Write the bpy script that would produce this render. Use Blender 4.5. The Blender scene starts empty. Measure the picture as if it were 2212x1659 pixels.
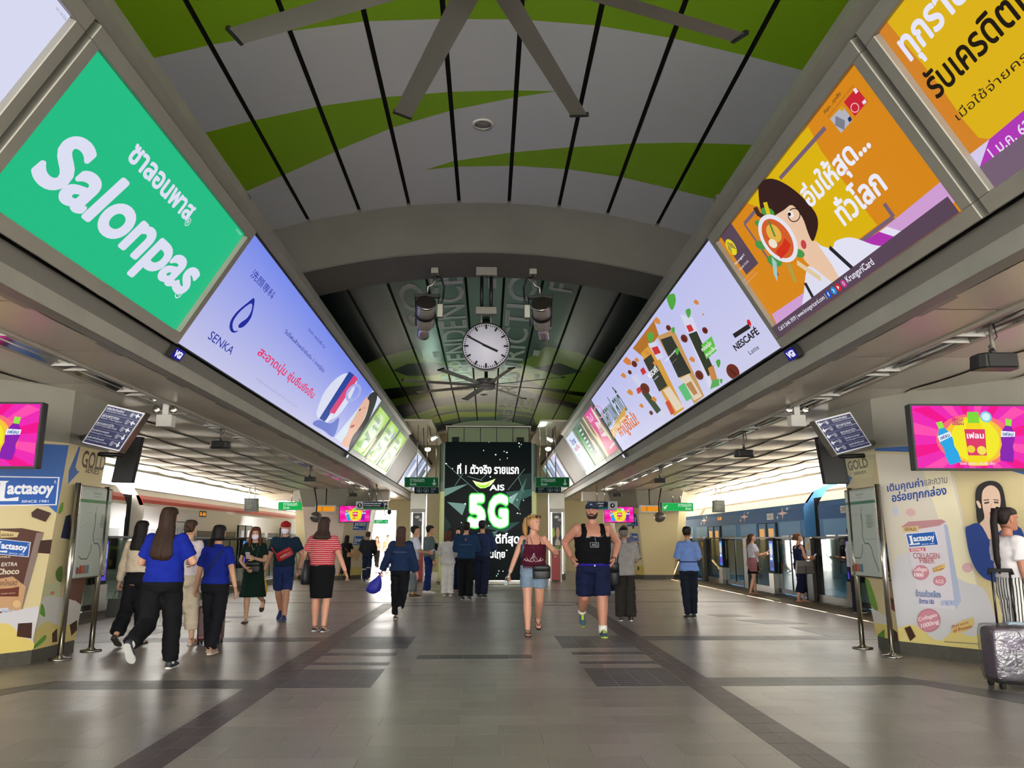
import bpy, bmesh, math, random
from mathutils import Vector, Matrix, noise
random.seed(11)
SC = bpy.context.scene
COL = SC.collection
pi = math.pi
V = Vector

# ---------------------------------------------------------------- camera, sky, sun, exposure
FPX = 1700.0
EYE = V((0.06, 0.0, 1.36))
YAW, PITCH = math.radians(1.7515), math.radians(11.2289)
FWD = V((math.sin(YAW) * math.cos(PITCH), math.cos(YAW) * math.cos(PITCH), math.sin(PITCH)))
RGT = V((math.cos(YAW), -math.sin(YAW), 0.0))
UPV = RGT.cross(FWD)
cd = bpy.data.cameras.new('camera')
cd.sensor_fit = 'HORIZONTAL'; cd.sensor_width = 36.0; cd.lens = FPX / 2212 * 36.0
cd.clip_start = 0.05; cd.clip_end = 500
cam = bpy.data.objects.new('camera', cd); COL.objects.link(cam)
cam.matrix_world = Matrix(((RGT.x, UPV.x, -FWD.x, EYE.x), (RGT.y, UPV.y, -FWD.y, EYE.y), (RGT.z, UPV.z, -FWD.z, EYE.z), (0, 0, 0, 1)))
SC.camera = cam
w = bpy.data.worlds.new('hazy_sky'); SC.world = w; w.use_nodes = True
bg = w.node_tree.nodes['Background']
bg.inputs[0].default_value = (1.0, 0.975, 0.93, 1); bg.inputs[1].default_value = 18.0
sd = bpy.data.lights.new('sun', 'SUN'); sd.energy = 70; sd.angle = math.radians(0.5); sd.color = (1, .84, .62)
sun = bpy.data.objects.new('sun', sd); COL.objects.link(sun)
SUN_K = 0.63                       # sideways run of a sun ray per metre of height
sun.rotation_euler = V((-SUN_K, -0.12, -1)).to_track_quat('-Z', 'Y').to_euler()
SC.view_settings.view_transform = 'Standard'; SC.view_settings.look = 'None'
SC.view_settings.exposure = 0.0; SC.view_settings.gamma = 1.0; SC.view_settings.use_curve_mapping = False
SC.cycles.max_bounces = 8; SC.cycles.diffuse_bounces = 4; SC.cycles.glossy_bounces = 3; SC.cycles.transmission_bounces = 6
SC.cycles.sample_clamp_indirect = 6; SC.cycles.caustics_reflective = False; SC.cycles.caustics_refractive = False

# ---------------------------------------------------------------- pixel of the photograph -> point on a known plane
def ray(px, py):
    d = FWD + RGT * ((px - 1106) / FPX) - UPV * ((py - 829.5) / FPX)
    return d / d.y
def on_plane(px, py, P, N):
    d = ray(px, py); return EYE + d * ((V(P) - EYE).dot(N) / d.dot(N))
def at_z(px, py, z=0.0): return on_plane(px, py, (0, 0, z), V((0, 0, 1)))
def at_x(px, py, x): return on_plane(px, py, (x, 0, 0), V((1, 0, 0)))
def at_y(px, py, y): return on_plane(px, py, (0, y, 0), V((0, 1, 0)))

# ---------------------------------------------------------------- materials
def lin(h):
    if isinstance(h, str):
        h = h.lstrip('#'); c = [int(h[i:i + 2], 16) / 255 for i in (0, 2, 4)]
    else: c = h
    return tuple(x / 12.92 if x <= .04045 else ((x + .055) / 1.055) ** 2.4 for x in c)
MATS = {}
def mat(name, col='#888888', rough=.5, metal=0., bump=0., bscale=30., var=0., vscale=8., spec=.5, emit=None, es=1., stretch=None, coat=0.):
    if name in MATS: return MATS[name]
    m = bpy.data.materials.new(name); m.use_nodes = True; MATS[name] = m
    nt = m.node_tree; b = nt.nodes['Principled BSDF']; c = lin(col)
    b.inputs['Base Color'].default_value = (*c, 1); b.inputs['Roughness'].default_value = rough; b.inputs['Metallic'].default_value = metal
    b.inputs['Specular IOR Level'].default_value = spec
    if coat: b.inputs['Coat Weight'].default_value = coat; b.inputs['Coat Roughness'].default_value = .15
    if emit is not None:
        b.inputs['Emission Color'].default_value = (*lin(emit), 1); b.inputs['Emission Strength'].default_value = es
    if bump or var:
        tc = nt.nodes.new('ShaderNodeTexCoord'); src = tc.outputs['Object']
        if stretch:
            mp = nt.nodes.new('ShaderNodeMapping'); mp.inputs['Scale'].default_value = stretch
            nt.links.new(src, mp.inputs[0]); src = mp.outputs[0]
        if bump:
            n = nt.nodes.new('ShaderNodeTexNoise'); n.inputs['Scale'].default_value = bscale; n.inputs['Detail'].default_value = 3
            bp = nt.nodes.new('ShaderNodeBump'); bp.inputs['Strength'].default_value = bump; bp.inputs['Distance'].default_value = .01
            nt.links.new(src, n.inputs['Vector']); nt.links.new(n.outputs[0], bp.inputs['Height']); nt.links.new(bp.outputs[0], b.inputs['Normal'])
        if var:
            n2 = nt.nodes.new('ShaderNodeTexNoise'); n2.inputs['Scale'].default_value = vscale; n2.inputs['Detail'].default_value = 4
            mr = nt.nodes.new('ShaderNodeMapRange'); mr.inputs[1].default_value = .3; mr.inputs[2].default_value = .7
            mr.inputs[3].default_value = 1 - var; mr.inputs[4].default_value = 1 + var
            mx = nt.nodes.new('ShaderNodeVectorMath'); mx.operation = 'SCALE'; mx.inputs[0].default_value = c
            nt.links.new(src, n2.inputs['Vector']); nt.links.new(n2.outputs[0], mr.inputs[0]); nt.links.new(mr.outputs[0], mx.inputs['Scale'])
            nt.links.new(mx.outputs[0], b.inputs['Base Color'])
    return m
def glass(name, col='#dfe8e6', alpha_mix=.12, rough=.03, k=.6):
    if name in MATS: return MATS[name]
    m = bpy.data.materials.new(name); m.use_nodes = True; MATS[name] = m
    nt = m.node_tree; nt.nodes.remove(nt.nodes['Principled BSDF']); out = nt.nodes['Material Output']
    t = nt.nodes.new('ShaderNodeBsdfTransparent'); t.inputs[0].default_value = (*lin(col), 1)
    g = nt.nodes.new('ShaderNodeBsdfGlossy'); g.inputs['Roughness'].default_value = rough
    f = nt.nodes.new('ShaderNodeLayerWeight'); pw = nt.nodes.new('ShaderNodeMath'); pw.operation = 'POWER'; pw.inputs[1].default_value = 5; nt.links.new(f.outputs['Facing'], pw.inputs[0])
    mr = nt.nodes.new('ShaderNodeMath'); mr.operation = 'MULTIPLY_ADD'; mr.inputs[1].default_value = k; mr.inputs[2].default_value = .04 + alpha_mix; nt.links.new(pw.outputs[0], mr.inputs[0])
    mx = nt.nodes.new('ShaderNodeMixShader')
    nt.links.new(mr.outputs[0], mx.inputs[0]); nt.links.new(t.outputs[0], mx.inputs[1]); nt.links.new(g.outputs[0], mx.inputs[2])
    nt.links.new(mx.outputs[0], out.inputs[0]); return m
def print_mat(name, lit=0., rough=.45):
    """Printed sheet: the colours come from the mesh's colour attribute; lit > 0 for a back-lit film or a screen."""
    if name in MATS: return MATS[name]
    m = bpy.data.materials.new(name); m.use_nodes = True; MATS[name] = m
    nt = m.node_tree; b = nt.nodes['Principled BSDF']; a = nt.nodes.new('ShaderNodeAttribute'); a.attribute_name = 'Col'
    b.inputs['Roughness'].default_value = rough
    if lit:
        b.inputs['Base Color'].default_value = (.001, .001, .001, 1); b.inputs['Specular IOR Level'].default_value = .02
        nt.links.new(a.outputs['Color'], b.inputs['Emission Color']); b.inputs['Emission Strength'].default_value = lit
    else: nt.links.new(a.outputs['Color'], b.inputs['Base Color'])
    return m

# ---------------------------------------------------------------- mesh building
def xf(pts, M): return [M @ V(p) for p in pts]
class MB:
    def __init__(s): s.v = []; s.f = []; s.m = []; s.sm = []
    def add(s, vs, fs, mi=0, smooth=False):
        o = len(s.v); s.v += [tuple(p) for p in vs]
        for f in fs: s.f.append([i + o for i in f]); s.m.append(mi); s.sm.append(smooth)
        return s
    def box(s, a, b, mi=0, M=None):
        x0, y0, z0 = a; x1, y1, z1 = b
        vs = [(x0, y0, z0), (x1, y0, z0), (x1, y1, z0), (x0, y1, z0), (x0, y0, z1), (x1, y0, z1), (x1, y1, z1), (x0, y1, z1)]
        if M is not None: vs = xf(vs, M)
        return s.add(vs, [(3, 2, 1, 0), (4, 5, 6, 7), (0, 1, 5, 4), (1, 2, 6, 5), (2, 3, 7, 6), (3, 0, 4, 7)], mi)
    def hexa(s, lo, hi, mi=0):
        """two matching loops of points joined into a closed solid"""
        n = len(lo); fs = [tuple(range(n - 1, -1, -1)), tuple(range(n, 2 * n))] + [(i, (i + 1) % n, n + (i + 1) % n, n + i) for i in range(n)]
        return s.add(list(lo) + list(hi), fs, mi)
    def tube(s, pts, r, n=8, mi=0, smooth=True, flat=1.0, up=None):
        pts = [V(p) for p in pts]; k = len(pts); rs = r if isinstance(r, (list, tuple)) else [r] * k
        rings = []; ref = None
        for i in range(k):
            t = (pts[min(i + 1, k - 1)] - pts[max(i - 1, 0)])
            t = t.normalized() if t.length > 1e-9 else V((0, 0, 1))
            if ref is None:
                ref = V(up) if up else (V((1, 0, 0)) if abs(t.x) < .9 else V((0, 1, 0)))
            a = (ref - t * ref.dot(t)).normalized(); b = t.cross(a); ref = a
            rings.append([pts[i] + (a * math.cos(2 * pi * j / n) + b * math.sin(2 * pi * j / n) * flat) * rs[i] for j in range(n)])
        return s.loft(rings, mi, smooth)
    def loft(s, rings, mi=0, smooth=True, caps=True):
        n = len(rings[0]); vs = [p for r in rings for p in r]; fs = []
        for i in range(len(rings) - 1):
            for j in range(n):
                a, b = i * n + j, i * n + (j + 1) % n; fs.append((a, b, b + n, a + n))
        if caps: fs += [tuple(range(n - 1, -1, -1)), tuple(range((len(rings) - 1) * n, len(rings) * n))]
        return s.add(vs, fs, mi, smooth)
    def ell(s, c, rx, ry, rz, n=14, k=8, mi=0, M=None):
        rings = []
        for i in range(k + 1):
            th = pi * (i + (.02 if i == 0 else -.02 if i == k else 0)) / k
            rg = [V((c[0] + rx * math.sin(th) * math.cos(2 * pi * j / n), c[1] + ry * math.sin(th) * math.sin(2 * pi * j / n), c[2] - rz * math.cos(th))) for j in range(n)]
            rings.append([M @ p for p in rg] if M is not None else rg)
        return s.loft(rings, mi)
    def lathe(s, prof, n=20, axis='z', o=(0, 0, 0), mi=0, smooth=True):
        rings = []
        for r, h in prof:
            rg = []
            for j in range(n):
                c, d = r * math.cos(2 * pi * j / n), r * math.sin(2 * pi * j / n)
                p = (c, d, h) if axis == 'z' else (c, h, d) if axis == 'y' else (h, c, d)
                rg.append((p[0] + o[0], p[1] + o[1], p[2] + o[2]))
            rings.append(rg)
        return s.loft(rings, mi, smooth, prof[0] != prof[-1])
    def mesh(s, name, mats):
        me = bpy.data.meshes.new(name); me.from_pydata([tuple(p) for p in s.v], [], s.f)
        for m in (mats if isinstance(mats, (list, tuple)) else [mats]): me.materials.append(m)
        me.polygons.foreach_set('material_index', s.m); me.polygons.foreach_set('use_smooth', s.sm)
        bm = bmesh.new(); bm.from_mesh(me); bmesh.ops.recalc_face_normals(bm, faces=bm.faces); bm.to_mesh(me); bm.free()
        me.update(); return me
    def build(s, name, mats, parent=None, world=False, bevel=0., label=None, seg=1):
        if world and parent is not None:
            I = WM[parent].inverted(); s.v = [tuple(I @ V(p)) for p in s.v]
        return link(name, s.mesh(name, mats), parent, bevel, label, seg)
WM = {}
def link(name, me, parent=None, bevel=0., label=None, seg=1):
    o = bpy.data.objects.new(name, me); COL.objects.link(o)
    if parent is not None: o.parent = parent; WM[o] = WM[parent]
    else: WM[o] = Matrix.Identity(4)
    if bevel:
        b = o.modifiers.new('bevel', 'BEVEL'); b.width = bevel; b.segments = seg; b.limit_method = 'ANGLE'; b.angle_limit = .6
    if label: o['label'] = label
    return o
def tag(o, label, cat, group=None, kind=None):
    o['label'] = label
    if cat: o['category'] = cat
    if group: o['group'] = group
    if kind: o['kind'] = kind
    return o
def thing(name, label, cat, loc=(0, 0, 0), rz=0., group=None):
    o = bpy.data.objects.new(name, None); COL.objects.link(o); o.empty_display_size = .1
    o.location = loc; o.rotation_euler = (0, 0, rz); WM[o] = Matrix.Translation(V(loc)) @ Matrix.Rotation(rz, 4, 'Z')
    return tag(o, label, cat, group)
def struct(name, mb, m, parent=None, bevel=0., label=None):
    o = mb.build(name, m, parent, bevel=bevel)
    if parent is None: o['kind'] = 'structure'
    if label: o['label'] = label
    return o
def put(name, me, parent, loc=(0, 0, 0), kind=None):
    o = bpy.data.objects.new(name, me); o.parent = parent; o.location = loc; COL.objects.link(o); WM[o] = WM[parent]
    if kind: o['kind'] = kind
    return o
def copy_tree(o, parent=None):
    c = o.copy(); COL.objects.link(c)
    if parent is not None: c.parent = parent
    for ch in list(o.children): copy_tree(ch, c)
    return c

# ---------------------------------------------------------------- flat print (posters, screens, lettering)
TXT, RAW = {}, {}
def text_mesh(s, bold=0.):
    """lettering as flat faces in a unit box; bold thickens it by laying shifted copies over each other (rounded, without kinks)"""
    key = (s, bold)
    if key not in TXT:
        rk = (s, 0.)
        if rk not in RAW:
            c = bpy.data.curves.new('lettering', 'FONT'); c.body = s; c.resolution_u = 6 if bold >= .03 and len(s) < 12 else 3
            o = bpy.data.objects.new('lettering', c); COL.objects.link(o)
            bpy.context.view_layer.update()
            ev = o.evaluated_get(bpy.context.evaluated_depsgraph_get()); me = ev.to_mesh()
            RAW[(s, 0.)] = ([(v.co.x, v.co.y) for v in me.vertices], [tuple(p.vertices) for p in me.polygons])
            ev.to_mesh_clear(); bpy.data.objects.remove(o); bpy.data.curves.remove(c)
        v0, f0 = RAW[(s, 0.)]; vs, fs = list(v0), list(f0)
        if bold:
            k = 20 if bold >= .03 else 8
            for i in range(k):
                n = len(vs); dx, dy = bold * math.cos(i * 2 * pi / k), bold * math.sin(i * 2 * pi / k); vs += [(a + dx, b + dy) for a, b in v0]; fs += [tuple(j + n for j in f) for f in f0]
        xs = [a for a, _ in vs] or [0, 1]; ys = [b for _, b in vs] or [0, 1]
        x0, x1, y0, y1 = min(xs), max(xs), min(ys), max(ys)
        TXT[key] = ([((a - x0) / (x1 - x0), (b - y0) / (y1 - y0)) for a, b in vs], fs, (x1 - x0) / (y1 - y0))
    return TXT[key]
class Print:
    """A flat printed sheet at O spanned by U and W (real size); positions come as fractions of the sheet or as photograph pixels met with its plane."""
    def __init__(s, O, U, W, N=None, gap=.0012):
        s.O, s.U, s.W = V(O), V(U), V(W); n = s.U.cross(s.W).normalized()
        if n.dot(EYE - s.O) < 0: n = -n
        s.N = n; s.gap = gap; s.v = []; s.f = []; s.c = []; s.lay = 0; s.full = [(0, 0), (1, 0), (1, 1), (0, 1)]
        G = Matrix(((s.U.dot(s.U), s.U.dot(s.W)), (s.U.dot(s.W), s.W.dot(s.W)))).inverted(); s.G = G
    def px(s, p):
        q = on_plane(p[0], p[1], s.O, s.N) - s.O; a = s.G @ V((q.dot(s.U), q.dot(s.W))); return (a.x, a.y)
    def clip(s, P):
        """the part of a flat shape that lies on the sheet"""
        Q = s.full
        for i in range(len(Q)):
            (ax, ay), (bx, by) = Q[i], Q[(i + 1) % len(Q)]
            def side(p): return (bx - ax) * (p[1] - ay) - (by - ay) * (p[0] - ax)
            out = []
            for j in range(len(P)):
                a, b = P[j], P[(j + 1) % len(P)]; da, db = side(a), side(b)
                if da >= 0: out.append(a)
                if (da >= 0) != (db >= 0): t = da / (da - db); out.append((a[0] + (b[0] - a[0]) * t, a[1] + (b[1] - a[1]) * t))
            P = out
            if len(P) < 3: return []
        return P
    def inside(s, p): return all((s.full[(i + 1) % 4][0] - s.full[i][0]) * (p[1] - s.full[i][1]) - (s.full[(i + 1) % 4][1] - s.full[i][1]) * (p[0] - s.full[i][0]) >= -1e-6 for i in range(4))
    def put(s, uv, fs, col, stamp=0):
        s.lay += 1; c = lin(col); ok = [s.inside(p) for p in uv]; o = len(s.v)
        for i, (a, b) in enumerate(uv): s.v.append(s.O + s.U * a + s.W * b + s.N * (s.gap * (s.lay + (.045 * (i // stamp) if stamp else 0))))
        for f in fs:
            if all(ok[i] for i in f): s.f.append([i + o for i in f]); s.c.append((len(f), c)); continue
            P = s.clip([uv[i] for i in f])
            if P: n = len(s.v); s.v += [s.O + s.U * a + s.W * b + s.N * (s.gap * s.lay) for a, b in P]; s.f.append(list(range(n, n + len(P)))); s.c.append((len(P), c))
        return s
    def poly(s, pts, col, px=True):
        uv = [s.px(p) for p in pts] if px else pts
        return s.put(uv, [tuple(range(len(uv)))], col)
    def blob(s, pts, col, px=True, m=4):
        uv = [s.px(p) for p in pts] if px else list(pts); n = len(uv); out = []
        for i in range(n):
            a, b, c, d = uv[i - 1], uv[i], uv[(i + 1) % n], uv[(i + 2) % n]
            for j in range(m):
                t = j / m; out.append(tuple(.5 * (2 * b[k] + (c[k] - a[k]) * t + (2 * a[k] - 5 * b[k] + 4 * c[k] - d[k]) * t * t + (3 * b[k] - a[k] - 3 * c[k] + d[k]) * t ** 3) for k in (0, 1)))
        return s.put(out, [tuple(range(len(out)))], col)
    def rect(s, x0, y0, x1, y1, col): return s.poly([(x0, y0), (x1, y0), (x1, y1), (x0, y1)], col, False)
    def ring(s, c, a, b, col, px=True, n=28, t0=0., t1=2 * pi, inner=None):
        """ellipse with centre c and axis end points a, b (photo pixels or fractions); inner: hole size 0..1"""
        if px: c, a, b = s.px(c), s.px(a), s.px(b)
        def at(t, k): return (c[0] + k * ((a[0] - c[0]) * math.cos(t) + (b[0] - c[0]) * math.sin(t)), c[1] + k * ((a[1] - c[1]) * math.cos(t) + (b[1] - c[1]) * math.sin(t)))
        full = abs(t1 - t0 - 2 * pi) < 1e-6
        ts = [t0 + (t1 - t0) * i / n for i in range(n + (0 if full else 1))]
        if inner is None: return s.put([at(t, 1) for t in ts], [tuple(range(len(ts)))], col)
        m = len(ts); uv = [at(t, 1) for t in ts] + [at(t, inner) for t in ts]
        return s.put(uv, [(i, (i + 1) % m, m + (i + 1) % m, m + i) for i in range(m if full else m - 1)], col)
    def ell(s, u, v, ru, rv, col, **k): return s.ring((u, v), (u + ru, v), (u, v + rv), col, px=False, **k)
    def text(s, t, p0, p1, pt, col, bold=0., px=True):
        """t fitted so that its box runs from p0 (lower left) to p1 (lower right) and rises to pt (upper left)"""
        if px: p0, p1, pt = s.px(p0), s.px(p1), s.px(pt)
        vs, fs, _ = text_mesh(t, bold)
        return s.put([(p0[0] + a * (p1[0] - p0[0]) + b * (pt[0] - p0[0]), p0[1] + a * (p1[1] - p0[1]) + b * (pt[1] - p0[1])) for a, b in vs], fs, col, max(1, len(RAW[(t, 0.)][0])))
    def words(s, t, x0, y0, x1, y1, col, bold=0.): return s.text(t, (x0, y0), (x1, y0), (x0, y1), col, bold, False)
    def stroke(s, pts, wd, col, px=True):
        uv = [s.px(p) for p in pts] if px else list(pts); L, R = [], []
        P = [s.U * a + s.W * b for a, b in uv]
        for i in range(len(P)):
            t = (P[min(i + 1, len(P) - 1)] - P[max(i - 1, 0)]); t = t.normalized() if t.length else s.U.normalized()
            d = s.N.cross(t) * (wd * .5)
            for lst, q in ((L, P[i] + d), (R, P[i] - d)):
                a = s.G @ V((q.dot(s.U), q.dot(s.W))); lst.append((a.x, a.y))
        n = len(L); return s.put(L + R, [(i, i + 1, n + i + 1, n + i) for i in range(n - 1)], col)
    def build(s, name, m, parent=None, label=None):
        vs = s.v
        if parent is not None:
            I = WM[parent].inverted(); vs = [I @ p for p in vs]
        me = bpy.data.meshes.new(name); me.from_pydata([tuple(p) for p in vs], [], s.f); me.materials.append(m)
        ca = me.color_attributes.new('Col', 'FLOAT_COLOR', 'CORNER'); buf = []
        for n, c in s.c: buf += [*c, 1.0] * n
        ca.data.foreach_set('color', buf); me.update()
        return link(name, me, parent, label=label)

# ================================================================ STRUCTURE
def granite(name, col, dark, rough):
    m = bpy.data.materials.new(name); m.use_nodes = True
    nt = m.node_tree; b = nt.nodes['Principled BSDF']; L = nt.links.new
    g = nt.nodes.new('ShaderNodeNewGeometry'); oi = nt.nodes.new('ShaderNodeObjectInfo')
    ad = nt.nodes.new('ShaderNodeMath'); ad.operation = 'ADD'; L(g.outputs['Random Per Island'], ad.inputs[0]); L(oi.outputs['Random'], ad.inputs[1])
    fr = nt.nodes.new('ShaderNodeMath'); fr.operation = 'FRACT'; L(ad.outputs[0], fr.inputs[0])
    n = nt.nodes.new('ShaderNodeTexNoise'); n.inputs['Scale'].default_value = 130; n.inputs['Detail'].default_value = 2
    L(g.outputs['Position'], n.inputs['Vector'])
    n2 = nt.nodes.new('ShaderNodeTexNoise'); n2.inputs['Scale'].default_value = 1.1; n2.inputs['Detail'].default_value = 5
    L(g.outputs['Position'], n2.inputs['Vector'])
    cr = nt.nodes.new('ShaderNodeValToRGB'); cr.color_ramp.elements[0].position = .36; cr.color_ramp.elements[1].position = .6
    cr.color_ramp.elements[0].color = (*lin(dark), 1); cr.color_ramp.elements[1].color = (*lin(col), 1); L(n.outputs[0], cr.inputs[0])
    mr = nt.nodes.new('ShaderNodeMapRange'); mr.inputs[3].default_value = .84; mr.inputs[4].default_value = 1.14; L(fr.outputs[0], mr.inputs[0])
    sc = nt.nodes.new('ShaderNodeVectorMath'); sc.operation = 'SCALE'; L(cr.outputs[0], sc.inputs[0]); L(mr.outputs[0], sc.inputs['Scale']); L(sc.outputs[0], b.inputs['Base Color'])
    m2 = nt.nodes.new('ShaderNodeMapRange'); m2.inputs[1].default_value = .3; m2.inputs[2].default_value = .7; m2.inputs[3].default_value = rough - .03; m2.inputs[4].default_value = rough + .04
    L(n2.outputs[0], m2.inputs[0]); L(m2.outputs[0], b.inputs['Roughness'])
    bp = nt.nodes.new('ShaderNodeBump'); bp.inputs['Strength'].default_value = .05; bp.inputs['Distance'].default_value = .002; L(n.outputs[0], bp.inputs['Height']); L(bp.outputs[0], b.inputs['Normal'])
    b.inputs['Specular IOR Level'].default_value = .75
    return m
M_TILE = granite('light_granite', '#9f9790', '#6e6761', .31)
M_TILEG = granite('dark_grey_granite', '#585553', '#383536', .40)
M_TILER = granite('dark_red_granite', '#5a4c48', '#372e2d', .40)
M_GROUT = mat('grout', '#7d766b', .8)
M_CONC = mat('painted_concrete', '#5f5c55', .75, bump=.25, bscale=14, var=.10, vscale=1.5)
M_ALU = mat('brushed_aluminium', '#8d8a80', .38, .85, var=.06, vscale=3)
M_GALV = mat('grey_metal_trim', '#97948a', .5, .3, var=.08, vscale=2.5)
M_BLACK = mat('black_gap', '#0b0a09', .8)
M_DARK = mat('dark_metal', '#1c1b1b', .45, .3)
M_STEEL = mat('stainless_steel', '#b9b5ab', .2, 1.0)
M_WHITE = mat('white_paint', '#c9c6be', .5)
M_SOFFIT = mat('soffit_panel_paint', '#c6baa8', .33, .1, var=.05, vscale=1.2)
M_SOFF2 = mat('outer_soffit_panel_paint', '#ded6c8', .3, .15, var=.04, vscale=1.2)

Y0, Y1 = -12.0, 48.0
floor = struct('floor', MB().box((-7.75, Y0, -.35), (7.75, Y1, -.004)), M_GROUT)
struct('track_bed', MB().box((-15, Y0, -1.6), (-7.75, Y1 + 30, -1.3)).box((7.75, Y0, -1.6), (15, Y1 + 30, -1.3)), mat('track_ballast', '#6b665e', .9, bump=.5, bscale=20))
# light tiles 600 x 300 mm in running bond, the nearest ones one by one
tile_me = MB().box((-.2988, -.1488, -.008), (.2988, .1488, 0)).mesh('tile', M_TILE)
cells, beside = [], []
for j in range(int((44 - 3.3) / .3)):
    y = 3.3 + .3 * j + .15
    off = .3 if j % 2 else 0.
    for i in range(-13, 13):
        x = i * .6 + off + .15
        if abs(x) > 7.45: continue
        d = V((x, y, 0)) - EYE; k = d.dot(FWD)
        sx, sy = 1106 + FPX * d.dot(RGT) / k, 829.5 - FPX * d.dot(UPV) / k
        (cells if -60 < sx < 2272 and sy < 1720 else beside).append((y, x))
cells.sort()
for y, x in cells[:280]: put('tile', tile_me, floor, (x, y, 0))
rest = MB()
for y, x in cells[280:] + beside: rest.add([(x - .2988, y - .1488, 0), (x + .2988, y - .1488, 0), (x + .2988, y + .1488, 0), (x - .2988, y + .1488, 0)], [(0, 1, 2, 3)])
for j in range(int((3.3 - Y0) / .3)):                                   # behind and beneath the camera
    for i in range(-12, 13):
        x, y = i * .6 + (.3 if j % 2 else 0), 3.3 - .3 * j - .15
        rest.add([(x - .2988, y - .1488, 0), (x + .2988, y - .1488, 0), (x + .2988, y + .1488, 0), (x - .2988, y + .1488, 0)], [(0, 1, 2, 3)])
o = rest.build('far_tiles', M_TILE, floor); o['kind'] = 'stuff'
# dark paving bands
n_band = [0]; band_rest = {}
BME = {}
def band_rect(x0, x1, y0, y1, m, tx, ty):
    nx, ny = max(1, round((x1 - x0) / tx)), max(1, round((y1 - y0) / ty)); ax, ay = (x1 - x0) / nx, (y1 - y0) / ny
    for i in range(nx):
        for j in range(ny):
            cx, cy = x0 + ax * (i + .5), y0 + ay * (j + .5)
            key = (round(ax, 4), round(ay, 4), m.name)
            if n_band[0] < 270 and cy < 12.6:
                if key not in BME: BME[key] = MB().box((-ax / 2 + .003, -ay / 2 + .003, -.012), (ax / 2 - .003, ay / 2 - .003, .0015)).mesh('band_tile', m)
                put('band_tile', BME[key], floor, (cx, cy, 0)); n_band[0] += 1
            else:
                band_rest.setdefault(m.name, (m, MB()))[1].box((cx - ax / 2 + .003, cy - ay / 2 + .003, -.012), (cx + ax / 2 - .003, cy + ay / 2 - .003, .0015))
def P0(px, py): return at_z(px, py)
bxR0, bxR1, bxL0, bxL1 = 1.98, 2.28, -2.21, -1.91
for (x0, x1) in ((bxR0, bxR1), (bxL0, bxL1)): band_rect(x0, x1, 3.6, 17.9, M_TILER, .15, .3)
for s in (-1, 1):
    a, b = (bxR0, bxR1) if s > 0 else (bxL0, bxL1)
    def side_rect(xa, xb, y0, y1, tx=.3, ty=.1):
        band_rect(min(xa, xb), max(xa, xb), y0, y1, M_TILEG, tx, ty)
    inn = a if s > 0 else b; out = b if s > 0 else a
    side_rect(inn, inn - s * .88, 7.83, 8.93, .22, .11)
    side_rect(inn, inn - s * .88, 9.20, 9.42, .22, .22)
    side_rect(inn, inn - s * .88, 9.92, 10.2, .22, .28)
    side_rect(inn, inn - s * .95, 10.55, 11.85, .24, .2)
    side_rect(out, out + s * 1.95, 7.83, 8.3, .23, .24)
    side_rect(out, out + s * 3.0, 11.3, 11.8, .3, .25)
    # slanting ends
    for poly in ([(out + s * 1.95, 8.3), (out + s * 1.95, 7.83), (out + s * 2.4, 6.75), (out + s * 3.0, 6.75)],
                 [(out + s * 2.7, 11.8), (out + s * 3.0, 11.3), (out + s * 4.2, 11.3), (out + s * 3.3, 12.9), (out + s * 2.6, 12.9)],
                 [(out + s * 2.4, 13.4), (out + s * 3.1, 13.4), (out + s * 2.8, 14.1), (out + s * 2.1, 14.1)],
                 [(out + s * 2.0, 14.7), (out + s * 2.6, 14.7), (out + s * 2.45, 15.1), (out + s * 1.85, 15.1)],
                 [(out + s * 3.3, 5.0), (out + s * 4.2, 5.0), (out + s * 2.9, 6.2), (out + s * 2.3, 6.2)]):
        lo = [(x, y, -.012) for x, y in poly]; hi = [(x, y, .003) for x, y in poly]
        MB().hexa(lo, hi).build('band_tile', M_TILEG, floor)
band_rect(-.77, .60, 9.62, 9.98, M_TILEG, .27, .36)
for s in (-1, 1): band_rect(min(s * .9, s * 1.9), max(s * .9, s * 1.9), 17.2, 17.45, M_TILEG, .3, .25)
band_rect(-6, 6, 18.1, 18.3, M_TILEG, .3, .2); band_rect(-6, 6, 22.2, 22.5, M_TILEG, .3, .3)
for nm, (m, mb) in band_rest.items():
    o = mb.build('far_band_tiles', m, floor); o['kind'] = 'stuff'
# tactile yellow-grey strip and dark edge paving next to the gates
struct('trim_1', MB().box((6.62, Y0, -.01), (7.4, Y1, .004)).box((-7.4, Y0, -.01), (-6.62, Y1, .004)), mat('edge_paving', '#5d5549', .55, var=.12, vscale=6))

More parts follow.
